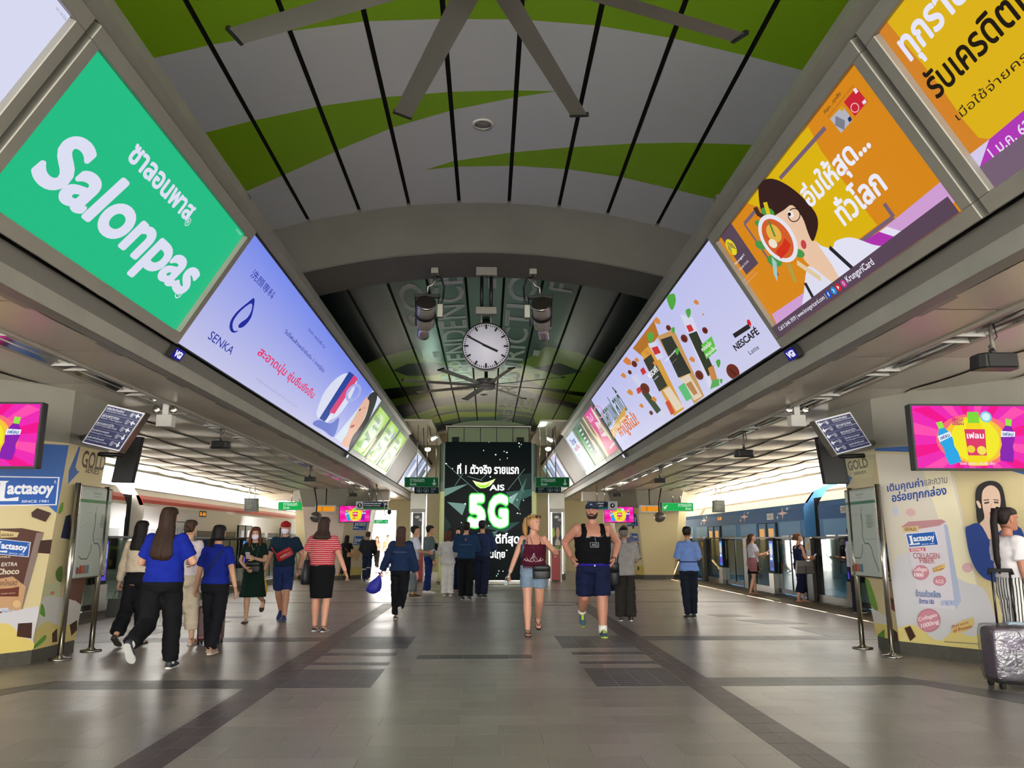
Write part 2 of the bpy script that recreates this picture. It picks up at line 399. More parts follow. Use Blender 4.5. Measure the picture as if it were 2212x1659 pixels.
# ---------------------------------------------------------------- vaulted ceiling
K = 1.33                           # the vault stands above and behind the sign trims, which hide its springing
def ky(y): return y * K
def kx(x): return EYE.x + (x - EYE.x) * K
def kz(z): return EYE.z + (z - EYE.z) * K
def za(x):
    u = (x - EYE.x) / K + EYE.x; return kz(5.085 - .0655 * u * u)
def arch_pt(px, py):
    d = ray(px, py); t = 4.9 / d.z
    for _ in range(12): t = (za(EYE.x + d.x * t) - EYE.z) / d.z
    return EYE + d * t
def fcurve(nt, xs, pts, ymax):
    f = nt.nodes.new('ShaderNodeFloatCurve'); c = f.mapping.curves[0]; f.mapping.extend = 'HORIZONTAL'
    P = sorted((max(0, min(1, (p.x + 3.5) / 7.0)), p.y / ymax) for p in pts)
    while len(c.points) < len(P): c.points.new(.5, .5)
    for q, (a, b) in zip(c.points, P): q.location = (a, b); q.handle_type = 'VECTOR'
    f.mapping.update(); nt.links.new(xs, f.inputs['Value'])
    mu = nt.nodes.new('ShaderNodeMath'); mu.operation = 'MULTIPLY'; mu.inputs[1].default_value = ymax; nt.links.new(f.outputs[0], mu.inputs[0]); return mu.outputs[0]
def vault_mat(name, base, side, bands, ymax, rough, spec):
    """ceiling film, base colour shaded outwards to side colour; printed bands = (upper pixels, lower pixels, colour) as seen in the photograph; the nearer edge is the upper one"""
    m = bpy.data.materials.new(name); m.use_nodes = True; nt = m.node_tree; L = nt.links.new; b = nt.nodes['Principled BSDF']
    g = nt.nodes.new('ShaderNodeNewGeometry'); sp = nt.nodes.new('ShaderNodeSeparateXYZ'); L(g.outputs['Position'], sp.inputs[0])
    xs = nt.nodes.new('ShaderNodeMapRange'); xs.inputs[1].default_value = -3.5; xs.inputs[2].default_value = 3.5; L(sp.outputs[0], xs.inputs[0])
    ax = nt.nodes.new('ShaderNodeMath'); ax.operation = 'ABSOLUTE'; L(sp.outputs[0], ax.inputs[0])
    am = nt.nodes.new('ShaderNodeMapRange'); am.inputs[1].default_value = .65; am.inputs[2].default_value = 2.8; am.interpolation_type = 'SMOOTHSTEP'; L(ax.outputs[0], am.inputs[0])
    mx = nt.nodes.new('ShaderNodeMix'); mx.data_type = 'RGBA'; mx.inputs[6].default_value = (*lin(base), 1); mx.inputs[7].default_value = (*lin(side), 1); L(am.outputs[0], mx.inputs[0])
    cur = mx.outputs[2]
    def dense(pts): return [(a[0] + (b[0] - a[0]) * i / 5, a[1] + (b[1] - a[1]) * i / 5) for a, b in zip(pts, pts[1:]) for i in range(5)] + [pts[-1]]
    for up, lo, col in bands:
        up, lo = (dense(up) if up else None), dense(lo)
        near = fcurve(nt, xs.outputs[0], [arch_pt(*p) for p in up], ymax) if up else None
        farv = fcurve(nt, xs.outputs[0], [arch_pt(*p) for p in lo], ymax)
        c2 = nt.nodes.new('ShaderNodeMath'); c2.operation = 'LESS_THAN'; L(sp.outputs[1], c2.inputs[0]); L(farv, c2.inputs[1]); k = c2.outputs[0]
        if near is not None:
            c1 = nt.nodes.new('ShaderNodeMath'); c1.operation = 'GREATER_THAN'; L(sp.outputs[1], c1.inputs[0]); L(near, c1.inputs[1])
            mu = nt.nodes.new('ShaderNodeMath'); mu.operation = 'MULTIPLY'; L(c1.outputs[0], mu.inputs[0]); L(k, mu.inputs[1]); k = mu.outputs[0]
        x2 = nt.nodes.new('ShaderNodeMix'); x2.data_type = 'RGBA'; L(k, x2.inputs[0]); L(cur, x2.inputs[6]); x2.inputs[7].default_value = (*lin(col), 1); cur = x2.outputs[2]
    L(cur, b.inputs['Base Color']); b.inputs['Roughness'].default_value = rough; b.inputs['Specular IOR Level'].default_value = spec
    return m
GRN = '#86b31c'
M_VN = vault_mat('near_vault_film', '#cfd0d6', '#c6c7cc', [
    (None, [(312, 130), (455, 97), (620, 68), (790, 46), (955, 41), (1125, 42), (1290, 55), (1450, 82), (1620, 122), (1745, 155)], GRN),
    ([(430, 290), (540, 262), (700, 228), (830, 210), (980, 198), (1110, 195), (1202, 197)], [(535, 412), (620, 375), (745, 318), (850, 275), (980, 237), (1110, 211), (1202, 197)], GRN),
    ([(918, 367), (980, 348), (1100, 330), (1230, 318), (1370, 310), (1480, 308), (1635, 313)], [(918, 367), (985, 360), (1110, 358), (1230, 366), (1340, 382), (1460, 410), (1550, 432)], GRN)], 14, .45, .4)
LIME, DTEAL = '#8fb03a', '#1d3a3a'
M_VF = vault_mat('far_vault_film', '#33705f', '#0a1719', [  # glow along the middle is painted in: lighter base, sides darkened
    ([(785, 788), (830, 770), (880, 757), (911, 751), (914, 778), (985, 783), (1000, 800)], [(785, 846), (802, 845), (850, 838), (905, 833), (985, 812), (1000, 800)], LIME),
    ([(1100, 800), (1180, 749), (1249, 761), (1314, 788)], [(1100, 800), (1181, 839), (1273, 849), (1300, 850)], LIME),
    ([(848, 800), (880, 786), (940, 781), (992, 800)], [(848, 800), (880, 812), (940, 811), (992, 800)], DTEAL),
    ([(1150, 795), (1209, 784), (1258, 803)], [(1150, 795), (1209, 812), (1258, 803)], DTEAL),
    ([(839, 864), (917, 849), (988, 839), (1039, 837), (1073, 839)], [(852, 878), (920, 864), (988, 854), (1040, 852), (1073, 839)], LIME),
    ([(1120, 840), (1144, 838), (1273, 859)], [(1120, 840), (1154, 850), (1259, 876)], LIME),
    ([(866, 905), (947, 878), (991, 870), (1076, 870), (1078, 872)], [(876, 920), (951, 893), (995, 884), (1076, 880), (1078, 872)], '#8fc02c'),
    ([(937, 900), (991, 890), (1073, 890), (1075, 892)], [(951, 912), (995, 901), (1073, 900), (1075, 892)], '#9cc624'),
    ([(1150, 892), (1160, 868), (1200, 872), (1242, 883)], [(1150, 892), (1158, 917), (1200, 917), (1242, 905)], '#7fb02a')], 44, .32, .6)
xg = [kx(v) for v in (-2.5, -1.945, -1.387, -.84, -.28, .28, .84, 1.387, 1.945, 2.5)]
def arch_slab(x0, x1, y0, y1, t0, t1, n=4):
    mb = MB(); lo, hi = [], []
    for i in range(n + 1):
        x = x0 + (x1 - x0) * i / n; lo.append((x, za(x) + t0)); hi.append((x, za(x) + t1))
    ring = lo + hi[::-1]
    return mb.hexa([(a, y0, b) for a, b in ring], [(a, y1, b) for a, b in ring])
ceiling = struct('ceiling', arch_slab(-3.6, 3.6, Y0, 36.0, .06, .14, 18), M_BLACK)
def vault_row(y0, y1, m, n=3):
    for a, b in zip(xg, xg[1:]):
        key = ('v', a, round(y1 - y0, 3), m.name)
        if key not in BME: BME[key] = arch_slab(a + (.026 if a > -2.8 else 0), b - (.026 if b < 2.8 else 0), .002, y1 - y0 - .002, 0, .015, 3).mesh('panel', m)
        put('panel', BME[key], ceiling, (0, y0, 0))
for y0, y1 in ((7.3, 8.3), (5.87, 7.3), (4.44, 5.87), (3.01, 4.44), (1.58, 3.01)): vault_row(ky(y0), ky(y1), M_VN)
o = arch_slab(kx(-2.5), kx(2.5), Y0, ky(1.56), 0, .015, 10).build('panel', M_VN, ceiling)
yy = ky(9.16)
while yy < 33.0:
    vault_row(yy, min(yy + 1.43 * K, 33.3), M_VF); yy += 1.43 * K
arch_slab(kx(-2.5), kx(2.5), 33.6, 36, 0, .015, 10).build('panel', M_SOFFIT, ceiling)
def ceiling_words(t, x0, x1, ya, yb, col='#e9efec'):
    """letters printed along one run of ceiling panels, read from the far end to the near end"""
    x0, x1, ya, yb = kx(x0), kx(x1), ky(ya), ky(yb); sl = za(x1) - za(x0)
    p = Print((x1, yb, za(x1) - .03), (0, ya - yb, 0), (x0 - x1, 0, za(x0) - za(x1)))
    p.words(t, 0, 0, 1, 1, col, .01); p.v = [V((q.x, q.y, za(q.x) - .006)) for q in p.v]; p.build('lettering', print_mat('ceiling_print', 0, .5), ceiling)
ceiling_words('INDEPENDENCE', -.80, -.32, 10.6, 19.5); ceiling_words('MULTI', -.80, -.30, 9.2, 10.5)
ceiling_words('RESTRICTION', .34, .78, 9.3, 19.8); ceiling_words('FREE', .95, 1.30, 9.3, 11.2); ceiling_words('SO i', -1.3, -.92, 10.0, 13.2)
ceiling_words('NEXT', .50, .82, 20.6, 24.6, '#a9b7b6'); ceiling_words('G', .95, 1.3, 20.3, 22.4, '#8fc04a')
for x, y in ((-1.25, 12.6), (-1.05, 15.2), (-1.0, 17.5), (.95, 15.0), (1.1, 17.2), (.05, 10.9)):
    x, y = kx(x), ky(y); p = Print((x, y, za(abs(x) + .16) - .016), (.16, 0, 0), (0, .6, 0)); p.rect(0, 0, 1, 1, '#dfe6e2'); p.v = [V((q.x, q.y, za(q.x) - .006)) for q in p.v]; p.build('lettering', print_mat('ceiling_print', 0, .5), ceiling)
# concrete arch across the hall, and a slimmer one at the end of the vault
def arch_beam(name, y0, y1, drop, hw=3.55):
    n = 20; lo = [(-hw + 2 * hw * i / n) for i in range(n + 1)]
    ring = [(x, za(x) - drop) for x in lo] + [(x, za(x) + .06) for x in lo[::-1]]
    o = struct(name, MB().hexa([(a, y0, b) for a, b in ring], [(a, y1, b) for a, b in ring]), M_CONC, bevel=.02); o['label'] = 'grey concrete arch across the hall'; return o
arch_beam('beam', ky(8.3), ky(9.16), .585 * K)
arch_beam('beam', 33.3, 33.6, .2)['label'] = 'slim grey arch at the end of the dark green vault'
# solid side walls behind the light boxes, with the trims and mouldings of the eaves
BP, TP = (3.25, 3.40), (2.50, 4.66)
DL = math.hypot(TP[0] - BP[0], TP[1] - BP[1])
def tilt(s, y, t, off=0.):
    """point on the sloping sign plane of side s: t = 0 at its lower edge, 1 at the upper, off = towards the hall"""
    return V((s * (BP[0] + (TP[0] - BP[0]) * t - off * (TP[1] - BP[1]) / DL), y, BP[1] + (TP[1] - BP[1]) * t - off * (BP[0] - TP[0]) / DL))
NAMES = {-1: 'left', 1: 'right'}
for s in (-1, 1):
    def run(name, pts, m, y0=Y0, y1=46., **k):
        return struct(name, MB().hexa([(s * a, y0, b) for a, b in pts], [(s * a, y1, b) for a, b in pts]), m, **k)
    run('wall_' + NAMES[s], [(2.47, 4.80), (2.47, 4.74), (2.56, 4.74), (3.33, 3.44), (3.62, 3.44), (3.62, 6.3), (3.52, 6.3), (3.52, 4.80)], M_BLACK)
    run('trim_2', [(2.40, 4.82), (2.40, 4.71), (2.49, 4.665), (2.60, 4.70), (2.60, 4.82)], M_GALV, y1=25.2)
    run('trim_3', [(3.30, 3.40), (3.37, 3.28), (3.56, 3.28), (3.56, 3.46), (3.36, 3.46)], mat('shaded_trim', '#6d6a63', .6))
    run('trim_4', [(3.365, 3.28), (3.385, 3.145), (3.58, 3.145), (3.58, 3.28)], M_GALV)
    run('trim_5', [(3.385, 3.143), (3.475, 3.125), (3.475, 3.16), (3.40, 3.16)], mat('grey_edge_trim', '#8b8780', .4, .5))
    struct('ceiling_' + NAMES[s], MB().box((min(s * 1.62, s * 2.5), 23.4, 4.86), (max(s * 1.62, s * 2.5), 29.5, 4.92)), M_SOFFIT)
    cs = struct('ceiling_' + NAMES[s], MB().box((min(s * 3.4, s * 8.46), Y0, 3.2), (max(s * 3.4, s * 8.46), 46, 3.34)), mat('soffit_backing', '#5e564b', .7))
    # soffit panels, 1.62 m long
    def billow(x0, x1, ln, sag, n=5):
        mb = MB(); vs = []; 
        for j in range(n + 1):
            v = j / n; dz = -sag * math.sin(pi * v ** .75)
            for i in range(3): vs.append((x0 + (x1 - x0) * i / 2, v * ln, dz - .25 * sag * (i == 1)))
        k = len(vs); vs += [(a, b, .02) for a, b, c in vs]; fs = []
        for j in range(n):
            for i in range(2):
                q = (j * 3 + i, j * 3 + i + 1, j * 3 + i + 4, j * 3 + i + 3); fs.append(q); fs.append(tuple(k + z for z in q[::-1]))
        return mb.add(vs, fs, 0, True)
    xs = [4.47 + .66 * i for i in range(7)]
    inner = billow(3.53, 4.11, 1.605, .010).mesh('soffit_panel', M_SOFFIT); outer = billow(.002, .658, 1.616, .028, 8).mesh('soffit_panel', M_SOFF2)
    flat2 = MB()
    for r in range(25):
        y = 4.26 - 1.62 + 1.62 * r
        def zc(x): return 3.15 - .105 * max(0, (x - 4.4)) / 4.05
        if r < 20:
            oi = put('soffit_panel', inner, cs, (0, y, 3.15))
            if s < 0: oi.scale = (-1, 1, 1)
        else: flat2.box((min(s * 3.53, s * 4.11), y, 3.14), (max(s * 3.53, s * 4.11), y + 1.6, 3.16))
        for x in xs[:-1]:
            if r < 20:
                oo = put('soffit_panel', outer, cs, (s * x, y, zc(x)))
                if s < 0: oo.scale = (-1, 1, 1)
            else: flat2.box((min(s * x, s * x + s * .64), y, zc(x) - .03), (max(s * x, s * x + s * .64), y + 1.6, zc(x)))
    o = flat2.build('far_soffit_panels', M_SOFF2, cs); o['kind'] = 'stuff'
    run('trim_6', [(4.115, 3.155), (4.115, 3.11), (4.14, 3.11), (4.14, 3.21), (4.42, 3.21), (4.42, 3.11), (4.455, 3.11), (4.455, 3.25), (4.115, 3.25)], mat('light_trough_paint', '#a39d92', .4, .3))
    run('trim_7', [(8.38, 3.06), (8.40, 2.99), (8.45, 2.99), (8.45, 3.36), (8.38, 3.36)], M_GALV)

# ================================================================ LIGHT BOXES above the platforms
def tb(p, t, L, R, B, T, col, bold=0., shear=0.):
    """lettering t boxed by four photographed points: its left, right, lower and upper limits"""
    u0, u1, v0, v1 = p.px(L)[0], p.px(R)[0], p.px(B)[1], p.px(T)[1]
    vs, fs, _ = text_mesh(t, bold)
    return p.put([(u0 + (a + shear * (b - .4)) * (u1 - u0), v0 + b * (v1 - v0)) for a, b in vs], fs, col, max(1, len(RAW[(t, 0.)][0])))
Print.tb = tb
def grad(p, u0, v0, u1, v1, c0, c1, n=14, ax='v'):
    a, b = lin(c0), lin(c1); p.lay += 1; off = p.N * (p.gap * p.lay)
    for i in range(n):
        t = (i + .5) / n; c = tuple(x + (y - x) * t for x, y in zip(a, b)); o = len(p.v)
        q = [(u0, v0 + (v1 - v0) * i / n), (u1, v0 + (v1 - v0) * i / n), (u1, v0 + (v1 - v0) * (i + 1) / n), (u0, v0 + (v1 - v0) * (i + 1) / n)] if ax == 'v' else \
            [(u0 + (u1 - u0) * i / n, v0), (u0 + (u1 - u0) * (i + 1) / n, v0), (u0 + (u1 - u0) * (i + 1) / n, v1), (u0 + (u1 - u0) * i / n, v1)]
        p.v += [p.O + p.U * x + p.W * y + off for x, y in q]; p.f.append([o, o + 1, o + 2, o + 3]); p.c.append((4, c))
    return p
Print.grad = grad
M_LIT = print_mat('backlit_film', .92, .3)
M_FRAME = mat('grey_sign_frame', '#9b978d', .45, .35, var=.04, vscale=3)
def light_box(s, y0, y1, fw, label, bg, art=None, t0=0., t1=1., proud=.05, m_frame=None, side_gap=.0):
    yy0, yy1 = y0 + side_gap, y1 - side_gap
    root = thing('light_box', label, 'lightbox sign', tilt(s, (y0 + y1) / 2, 0), 0, 'sloping light boxes over the platforms')
    def sl(a, b, c, d, o0, o1, mb):   # slab on the plane, Y a..b, t c..d, offsets o0..o1
        return mb.hexa([tilt(s, a, c, o0), tilt(s, b, c, o0), tilt(s, b, d, o0), tilt(s, a, d, o0)], [tilt(s, a, c, o1), tilt(s, b, c, o1), tilt(s, b, d, o1), tilt(s, a, d, o1)])
    sl(yy0 + .01, yy1 - .01, t0 + .005, t1 - .005, -.10, -.02, MB()).build('housing', M_DARK, root, True)
    ft = fw / DL
    for a, b, c, d in ((yy0, yy1, t0, t0 + ft), (yy0, yy1, t1 - ft, t1), (yy0, yy0 + fw, t0 + ft, t1 - ft), (yy1 - fw, yy1, t0 + ft, t1 - ft)):
        sl(a, b, c, d, -.08, proud, MB()).build('frame_bar', m_frame or M_FRAME, root, True, bevel=.006)
    a, b = (yy0 + fw, yy1 - fw) if s < 0 else (yy1 - fw, yy0 + fw)
    O = tilt(s, a, t0 + ft, 0); p = Print(O, V((0, b - a, 0)), tilt(s, a, t1 - ft, 0) - O)
    if callable(bg): bg(p)
    else: p.rect(0, 0, 1, 1, bg)
    if art: art(p)
    p.build('poster', M_LIT, root); return root
def cv(k, ox, oy): return lambda *pts: [(ox + x / k, oy + y / k) for x, y in pts] if len(pts) > 1 else (ox + pts[0][0] / k, oy + pts[0][1] / k)
c3, c7, c8, c5, c1, c4 = cv(2.963, 1480, 0), cv(3.0717, 1180, 500), cv(3.3177, 1680, 500), cv(2.963, 350, 480), cv(2.962, 0, 0), cv(4.148, 0, 500)

def art_white(p): p.tb('ฆท.16/2561', (118, 20), (145, 44), (140, 44), (125, 15), '#9aa0b8')
def art_green(p):
    W = '#e4e6fb'
    p.tb('Salonpas', (57, 381), (431, 590), (276, 594), (175, 287), W, .036, .06)
    p.tb('ซาลอนพาส', (269, 344), (428, 444), (398, 476), (300, 309), W, .035)
    for c in ((405, 479), (386, 632)):
        k = .018 if c[0] > 400 else .026; u, v = p.px(c)
        p.ell(u, v, k * .75, k * 1.9, W, inner=.8); p.words('R', u - k * .35, v - k * .9, u + k * .4, v + k * .9, W, .02)
    p.tb('ฆท.152/2562', (509, 494), (519, 506), (517, 507), (511, 493), '#bfeedd')
def bg_blue(p): p.grad(0, 0, 1, 1, '#cbcbf0', '#7b8ff2', 40)
def art_blue(p):
    N = '#1c2a9e'
    p.tb('洗顔専科', c5((545, 365)), c5((745, 430)), c5((715, 515)), c5((590, 290)), N)
    p.blob(c5((590, 487), (545, 515), (480, 570), (440, 625), (430, 670), (442, 700), (465, 706), (488, 692), (462, 695), (450, 670), (456, 630), (490, 580), (540, 535), (572, 520), (572, 560), (545, 610), (505, 640), (488, 660), (492, 675), (520, 668), (556, 630), (578, 580)), N)
    p.tb('SENKA', c5((288, 740)), c5((470, 800)), c5((445, 855)), c5((318, 690)), N)
    p.tb('เซนกะ เพอร์เฟ็ค วิป', c5((930, 690)), c5((1045, 795)), c5((1038, 812)), c5((945, 670)), N)
    p.tb('วิปโฟมล้างหน้าอันดับ 1 จากญี่ปุ่น', c5((775, 705)), c5((1050, 930)), c5((1035, 975)), c5((790, 675)), N, .01)
    p.tb('สะอาดนุ่ม ชุ่มชื่นยิ่งขึ้น', c5((588, 865)), c5((1015, 1040)), c5((965, 1155)), c5((640, 780)), '#e8356f', .02)
    p.tb('จากผลสำรวจยอดขายของประเทศญี่ปุ่น ตั้งแต่ ม.ค. 2561 - ธ.ค. 2561', c5((595, 1000)), c5((865, 1175)), c5((860, 1190)), c5((600, 988)), '#8f92c4')
    p.blob(c5((1180, 965), (1110, 1000), (1040, 1080), (1000, 1170), (988, 1240), (1040, 1270), (1120, 1240), (1190, 1150), (1235, 1050), (1240, 1000)), '#dfe3f8')
    p.poly(c5((1195, 953), (1226, 975), (1040, 1275), (1003, 1255)), '#1f3f9e'); p.poly(c5((1226, 975), (1250, 1000), (1100, 1225), (1065, 1215)), '#e0407c')
    p.poly(c5((1065, 1240), (1085, 1238), (1055, 1283), (1035, 1275)), '#e9ebf6')
    p.ring(c5((1222, 1090)), c5((1262, 1040)), c5((1190, 1060)), '#a9b4ee', inner=.7)
    p.blob(c5((960, 1290), (1000, 1262), (1075, 1285), (1130, 1250), (1095, 1370), (1030, 1330)), '#6a7bd0')
    p.poly(c5((1345, 1075), (1250, 1190), (1100, 1375), (1205, 1458), (1300, 1340), (1412, 1150)), '#d9e6f3')
    p.blob(c5((1310, 1115), (1268, 1165), (1235, 1230), (1200, 1290), (1180, 1350), (1145, 1412), (1182, 1440), (1230, 1370), (1275, 1290), (1310, 1200), (1330, 1140)), '#eab9a0')
    p.blob(c5((1365, 1085), (1335, 1090), (1310, 1125), (1322, 1150), (1295, 1250), (1245, 1330), (1215, 1370), (1190, 1445), (1215, 1445), (1270, 1350), (1330, 1240), (1370, 1130)), '#2c2a2c')
    p.stroke(c5((1255, 1200), (1268, 1195)), .05, '#3a2a26'); p.stroke(c5((1285, 1190), (1292, 1180)), .05, '#3a2a26'); p.stroke(c5((1200, 1305), (1225, 1300)), .07, '#c0504e')
def bg_lime(p):
    p.grad(0, 0, 1, 1, '#8fd040', '#b4dc5c')
    for k, c in ((.48, '#bfe48c'), (.38, '#d9f0bd'), (.27, '#eef7e2')): p.ell(.5, .52, k, k * 1.05, c)
def art_lime(seed):
    def f(p):
        r = random.Random(seed)
        p.words('ตะไคร้หอม', .1, .72, .56, .86, '#3d6a2c', .02); p.words('สบู่เหลว', .3, .56, .75, .68, '#5f9a38', .02)
        for i in range(5): p.rect(.18 + .1 * i, .36 - .02 * i, .24 + .1 * i, .46 - .02 * i, '#5c8a58')
        p.poly([(.72, .02), (.8, .2), (.86, .45), (.93, .72), (.97, .55), (.96, .2), (.9, .02)], '#e3bd97', False)
        p.poly([(.88, .5), (.93, .78), (.985, .6), (.95, .45)], '#4a3628', False)
        p.ell(.25, .16, .12, .07, '#6fae2c'); p.ell(.45, .2, .09, .1, '#e9f2d0'); p.stroke([(.1, .12), (.3, .3), (.52, .34)], .05, '#55902e', False)
        if seed == 2: p.ell(.6, .25, .1, .14, '#d8cf4a'); p.ell(.6, .25, .075, .11, '#e9efc0'); p.ell(.8, .78, .07, .1, '#9cb6e6')
    return f
for (y0, y1, fw, lab, bgc, art) in (
    (.9, 4.56, .115, 'white lit sign with a grey frame at the near end of the left row', '#dfe1fa', art_white),
    (4.63, 8.13, .115, 'framed green lit sign with large white lettering above the left platform', '#27c389', art_green),
    (8.17, 18.62, .02, 'long pale blue lit sign with a cream tube, next after the green one', bg_blue, art_blue)):
    light_box(-1, y0, y1, fw, lab, bgc, art, proud=.05 if fw > .05 else .015, m_frame=None if fw > .05 else M_DARK)
M_FR2 = mat('pale_sign_frame', '#b3b6b0', .4, .4)
for (y0, y1, lab, sd_) in ((18.75, 20.95, 'nearest of the three small lime green lit signs on the left', 1), (20.98, 23.2, 'lime green lit sign with a yellow oval, between two other lime ones', 2), (23.23, 25.4, 'lime green lit sign at the far end of the left row, by the exit sign', 3)):
    light_box(-1, y0, y1, .13, lab, bg_lime, art_lime(sd_), proud=.02, m_frame=M_FR2)

def art_card(p):
    p.poly(c3((790, 810), (870, 960), (1000, 1140), (1230, 1440), (1110, 1530), (900, 1659), (560, 1350), (400, 1300), (600, 1000)), '#e2b912')
    p.poly(c3((385, 1430), (450, 1350), (540, 1440), (640, 1640), (560, 1700)), '#dd8a1a')
    PU = '#7c6474'
    p.stroke(c3((900, 815), (610, 1140)), .035, PU); p.stroke(c3((455, 1345), (382, 1430)), .035, PU); p.stroke(c3((382, 1430), (540, 1659), (600, 1760)), .035, PU)
    p.stroke(c3((1280, 1300), (1340, 1385)), .045, PU); p.stroke(c3((1340, 1385), (1040, 1610)), .035, PU)
    p.poly(c3((1250, 1480), (1660, 1145), (1770, 1262), (1430, 1500)), '#d6a3d9'); p.poly(c3((1150, 1540), (1250, 1478), (1400, 1520), (1300, 1592)), '#b435b4')
    p.poly(c3((1250, 1478), (1300, 1445), (1440, 1490), (1395, 1525)), '#ece6fa')
    p.poly(c7((1505, 545), (1720, 400), (1735, 530), (1555, 650)), '#d6a3d9')
    p.poly([(1556, 505), (1579, 476), (1641, 567), (1615, 592)], '#5c4859')
    SK = '#f0c9aa'; HR = '#38211f'
    p.blob(c3((560, 1400), (600, 1330), (690, 1300), (760, 1370), (810, 1480), (835, 1540), (800, 1610), (740, 1600), (690, 1540)), SK)
    p.blob(c8((190, 170), (285, 60), (400, 230), (480, 345), (415, 390), (300, 290)), SK)
    p.blob(c8((285, 60), (310, 88), (400, 112), (430, 60), (540, 35), (690, 85), (800, 125), (580, 280), (480, 347), (400, 230)), '#e9e9fb')
    p.blob(c8((215, 290), (240, 240), (330, 300), (418, 392), (300, 480), (190, 560), (200, 430)), '#e4e4f6')
    p.stroke(c8((385, 105), (575, 278)), .05, '#2a2830'); p.stroke(c8((210, 360), (285, 500)), .05, '#2a2830')
    p.blob(c3((482, 1200), (500, 1155), (560, 1135), (640, 1160), (740, 1230), (840, 1340), (866, 1420), (850, 1500), (828, 1535), (800, 1480), (765, 1385), (700, 1305), (640, 1340), (560, 1380), (500, 1340)), HR)
    p.ring(c3((712, 1368)), c3((740, 1400)), c3((742, 1335)), '#1c1a1e', inner=.86); p.ring(c3((690, 1362)), c3((708, 1378)), c3((700, 1346)), '#f6eee8'); p.ring(c3((683, 1362)), c3((691, 1370)), c3((690, 1353)), '#2a1a18')
    p.ring(c3((775, 1555)), c3((788, 1580)), c3((788, 1540)), '#d0444c')
    for q, rr in (((500, 1560), 34), ((545, 1350), 40), ((745, 1610), 34), ((590, 1660), 44), ((492, 1420), 26)):
        p.ring(c3(q), c3((q[0] + rr, q[1] + rr * .6)), c3((q[0] + rr * .5, q[1] - rr * .6)), '#4f9a4a')
    p.poly(c3((455, 1320), (480, 1310), (500, 1350), (560, 1380), (540, 1400), (480, 1370)), '#4a2c22'); p.poly(c3((520, 1285), (545, 1280), (568, 1360), (545, 1370)), '#e3c51c')
    p.ring(c3((612, 1515)), c3((716, 1652)), c3((690, 1440)), '#eceaf6'); p.ring(c3((612, 1515)), c3((698, 1628)), c3((672, 1455)), '#d8622c')
    p.ring(c3((590, 1480)), c3((630, 1530)), c3((620, 1450)), '#e9b84a'); p.stroke(c3((620, 1620), (665, 1570), (680, 1530)), .09, '#d8341e'); p.ring(c3((585, 1545)), c3((606, 1570)), c3((604, 1530)), '#f4e9d4'); p.stroke(c3((560, 1400), (600, 1500)), .03, '#4f8a3c')
    p.stroke(c7((1690, 190), (1850, 300)), .06, '#e6cfa4'); p.poly(c7((1520, 150), (1555, 190), (1560, 320), (1535, 270)), '#a9cdc6'); p.poly(c7((1620, 200), (1650, 200), (1690, 320), (1670, 320)), '#b5a24a')
    W = '#f3f2ff'
    p.tb('อิ่มให้สุด...', c3((775, 1230)), c3((1225, 905)), c3((1105, 1112)), c3((930, 985)), W, .03)
    p.tb('ทั่วโลก', c3((985, 1335)), c3((1340, 1190)), c3((1065, 1425)), c3((1065, 1170)), W, .03)
    p.tb('ที่สุด....ทุกสิ่ง', c3((925, 700)), c3((1035, 580)), c3((945, 705)), c3((1010, 575)), '#4a3020', .01)
    p.tb('บัตรเครดิต กรุงศรี เจซีบี แพลทินัม', c3((945, 725)), c3((1120, 530)), c3((955, 732)), c3((1110, 525)), '#4a3020')
    p.poly(c3((965, 740), (1045, 655), (1112, 745), (1035, 830)), '#b9bac6'); p.stroke(c3((1000, 750), (1060, 780)), .08, '#80828e'); p.poly(c3((1080, 735), (1098, 720), (1110, 745), (1090, 760)), '#2a2f5e'); p.ring(c3((1045, 672)), c3((1056, 682)), c3((1054, 660)), '#d9a820')
    p.poly(c3((1058, 630), (1140, 535), (1212, 625), (1130, 720)), '#cf2738'); p.ring(c3((1130, 665)), c3((1148, 690)), c3((1152, 645)), '#f0c0c0', inner=.8); p.poly(c3((1176, 628), (1196, 608), (1208, 628), (1188, 645)), '#e9e6f4'); p.poly(c3((1120, 545), (1140, 536), (1155, 560), (1138, 576)), '#f2eaf0')
    p.rect(0, 0, 1, .105, '#5c4859')
    p.tb('Call 0 2646 3939 | www.krungsricard.com |', c8((62, 705)), c8((408, 470)), p_at(p, .03), p_at(p, .075), W, .005)
    for q, c, t in (((425, 450), '#2456c8', 'f'), ((463, 423), '#1d93e2', '›'), ((498, 397), '#d8262e', '▸'), ((540, 370), '#c83a8e', '○')):
        u, v = p.px(c8(q)); p.ell(u, .052, .0125, .030, c); p.words(t, u - .004, .038, u + .005, .068, W, .02)
    p.tb('KrungsriCard', c8((564, 350)), c8((760, 215)), p_at(p, .022), p_at(p, .085), W, .012)
    u, v = p.px((1592.5, 526.5)); p.ell(u, v, .030, .075, '#ecd822')
    for k in (-.02, 0, .02): p.stroke([(u - .022, v + k - .02), (u, v + .03 + k), (u + .022, v + k - .02)], .012, '#5c4859', False)
    p.tb('krungsri', c7((1292, 185)), c7((1362, 135)), c7((1300, 205)), c7((1350, 120)), W, .012); p.tb('Credit Cards', c7((1320, 220)), c7((1385, 170)), c7((1325, 240)), c7((1380, 160)), W)
    p.tb('คลิก หรือ คลิก', c7((1350, 300)), c7((1420, 240)), c7((1352, 306)), c7((1418, 235)), W); p.tb('krungsricard.com', c7((1365, 320)), c7((1450, 250)), c7((1368, 326)), c7((1448, 240)), W)
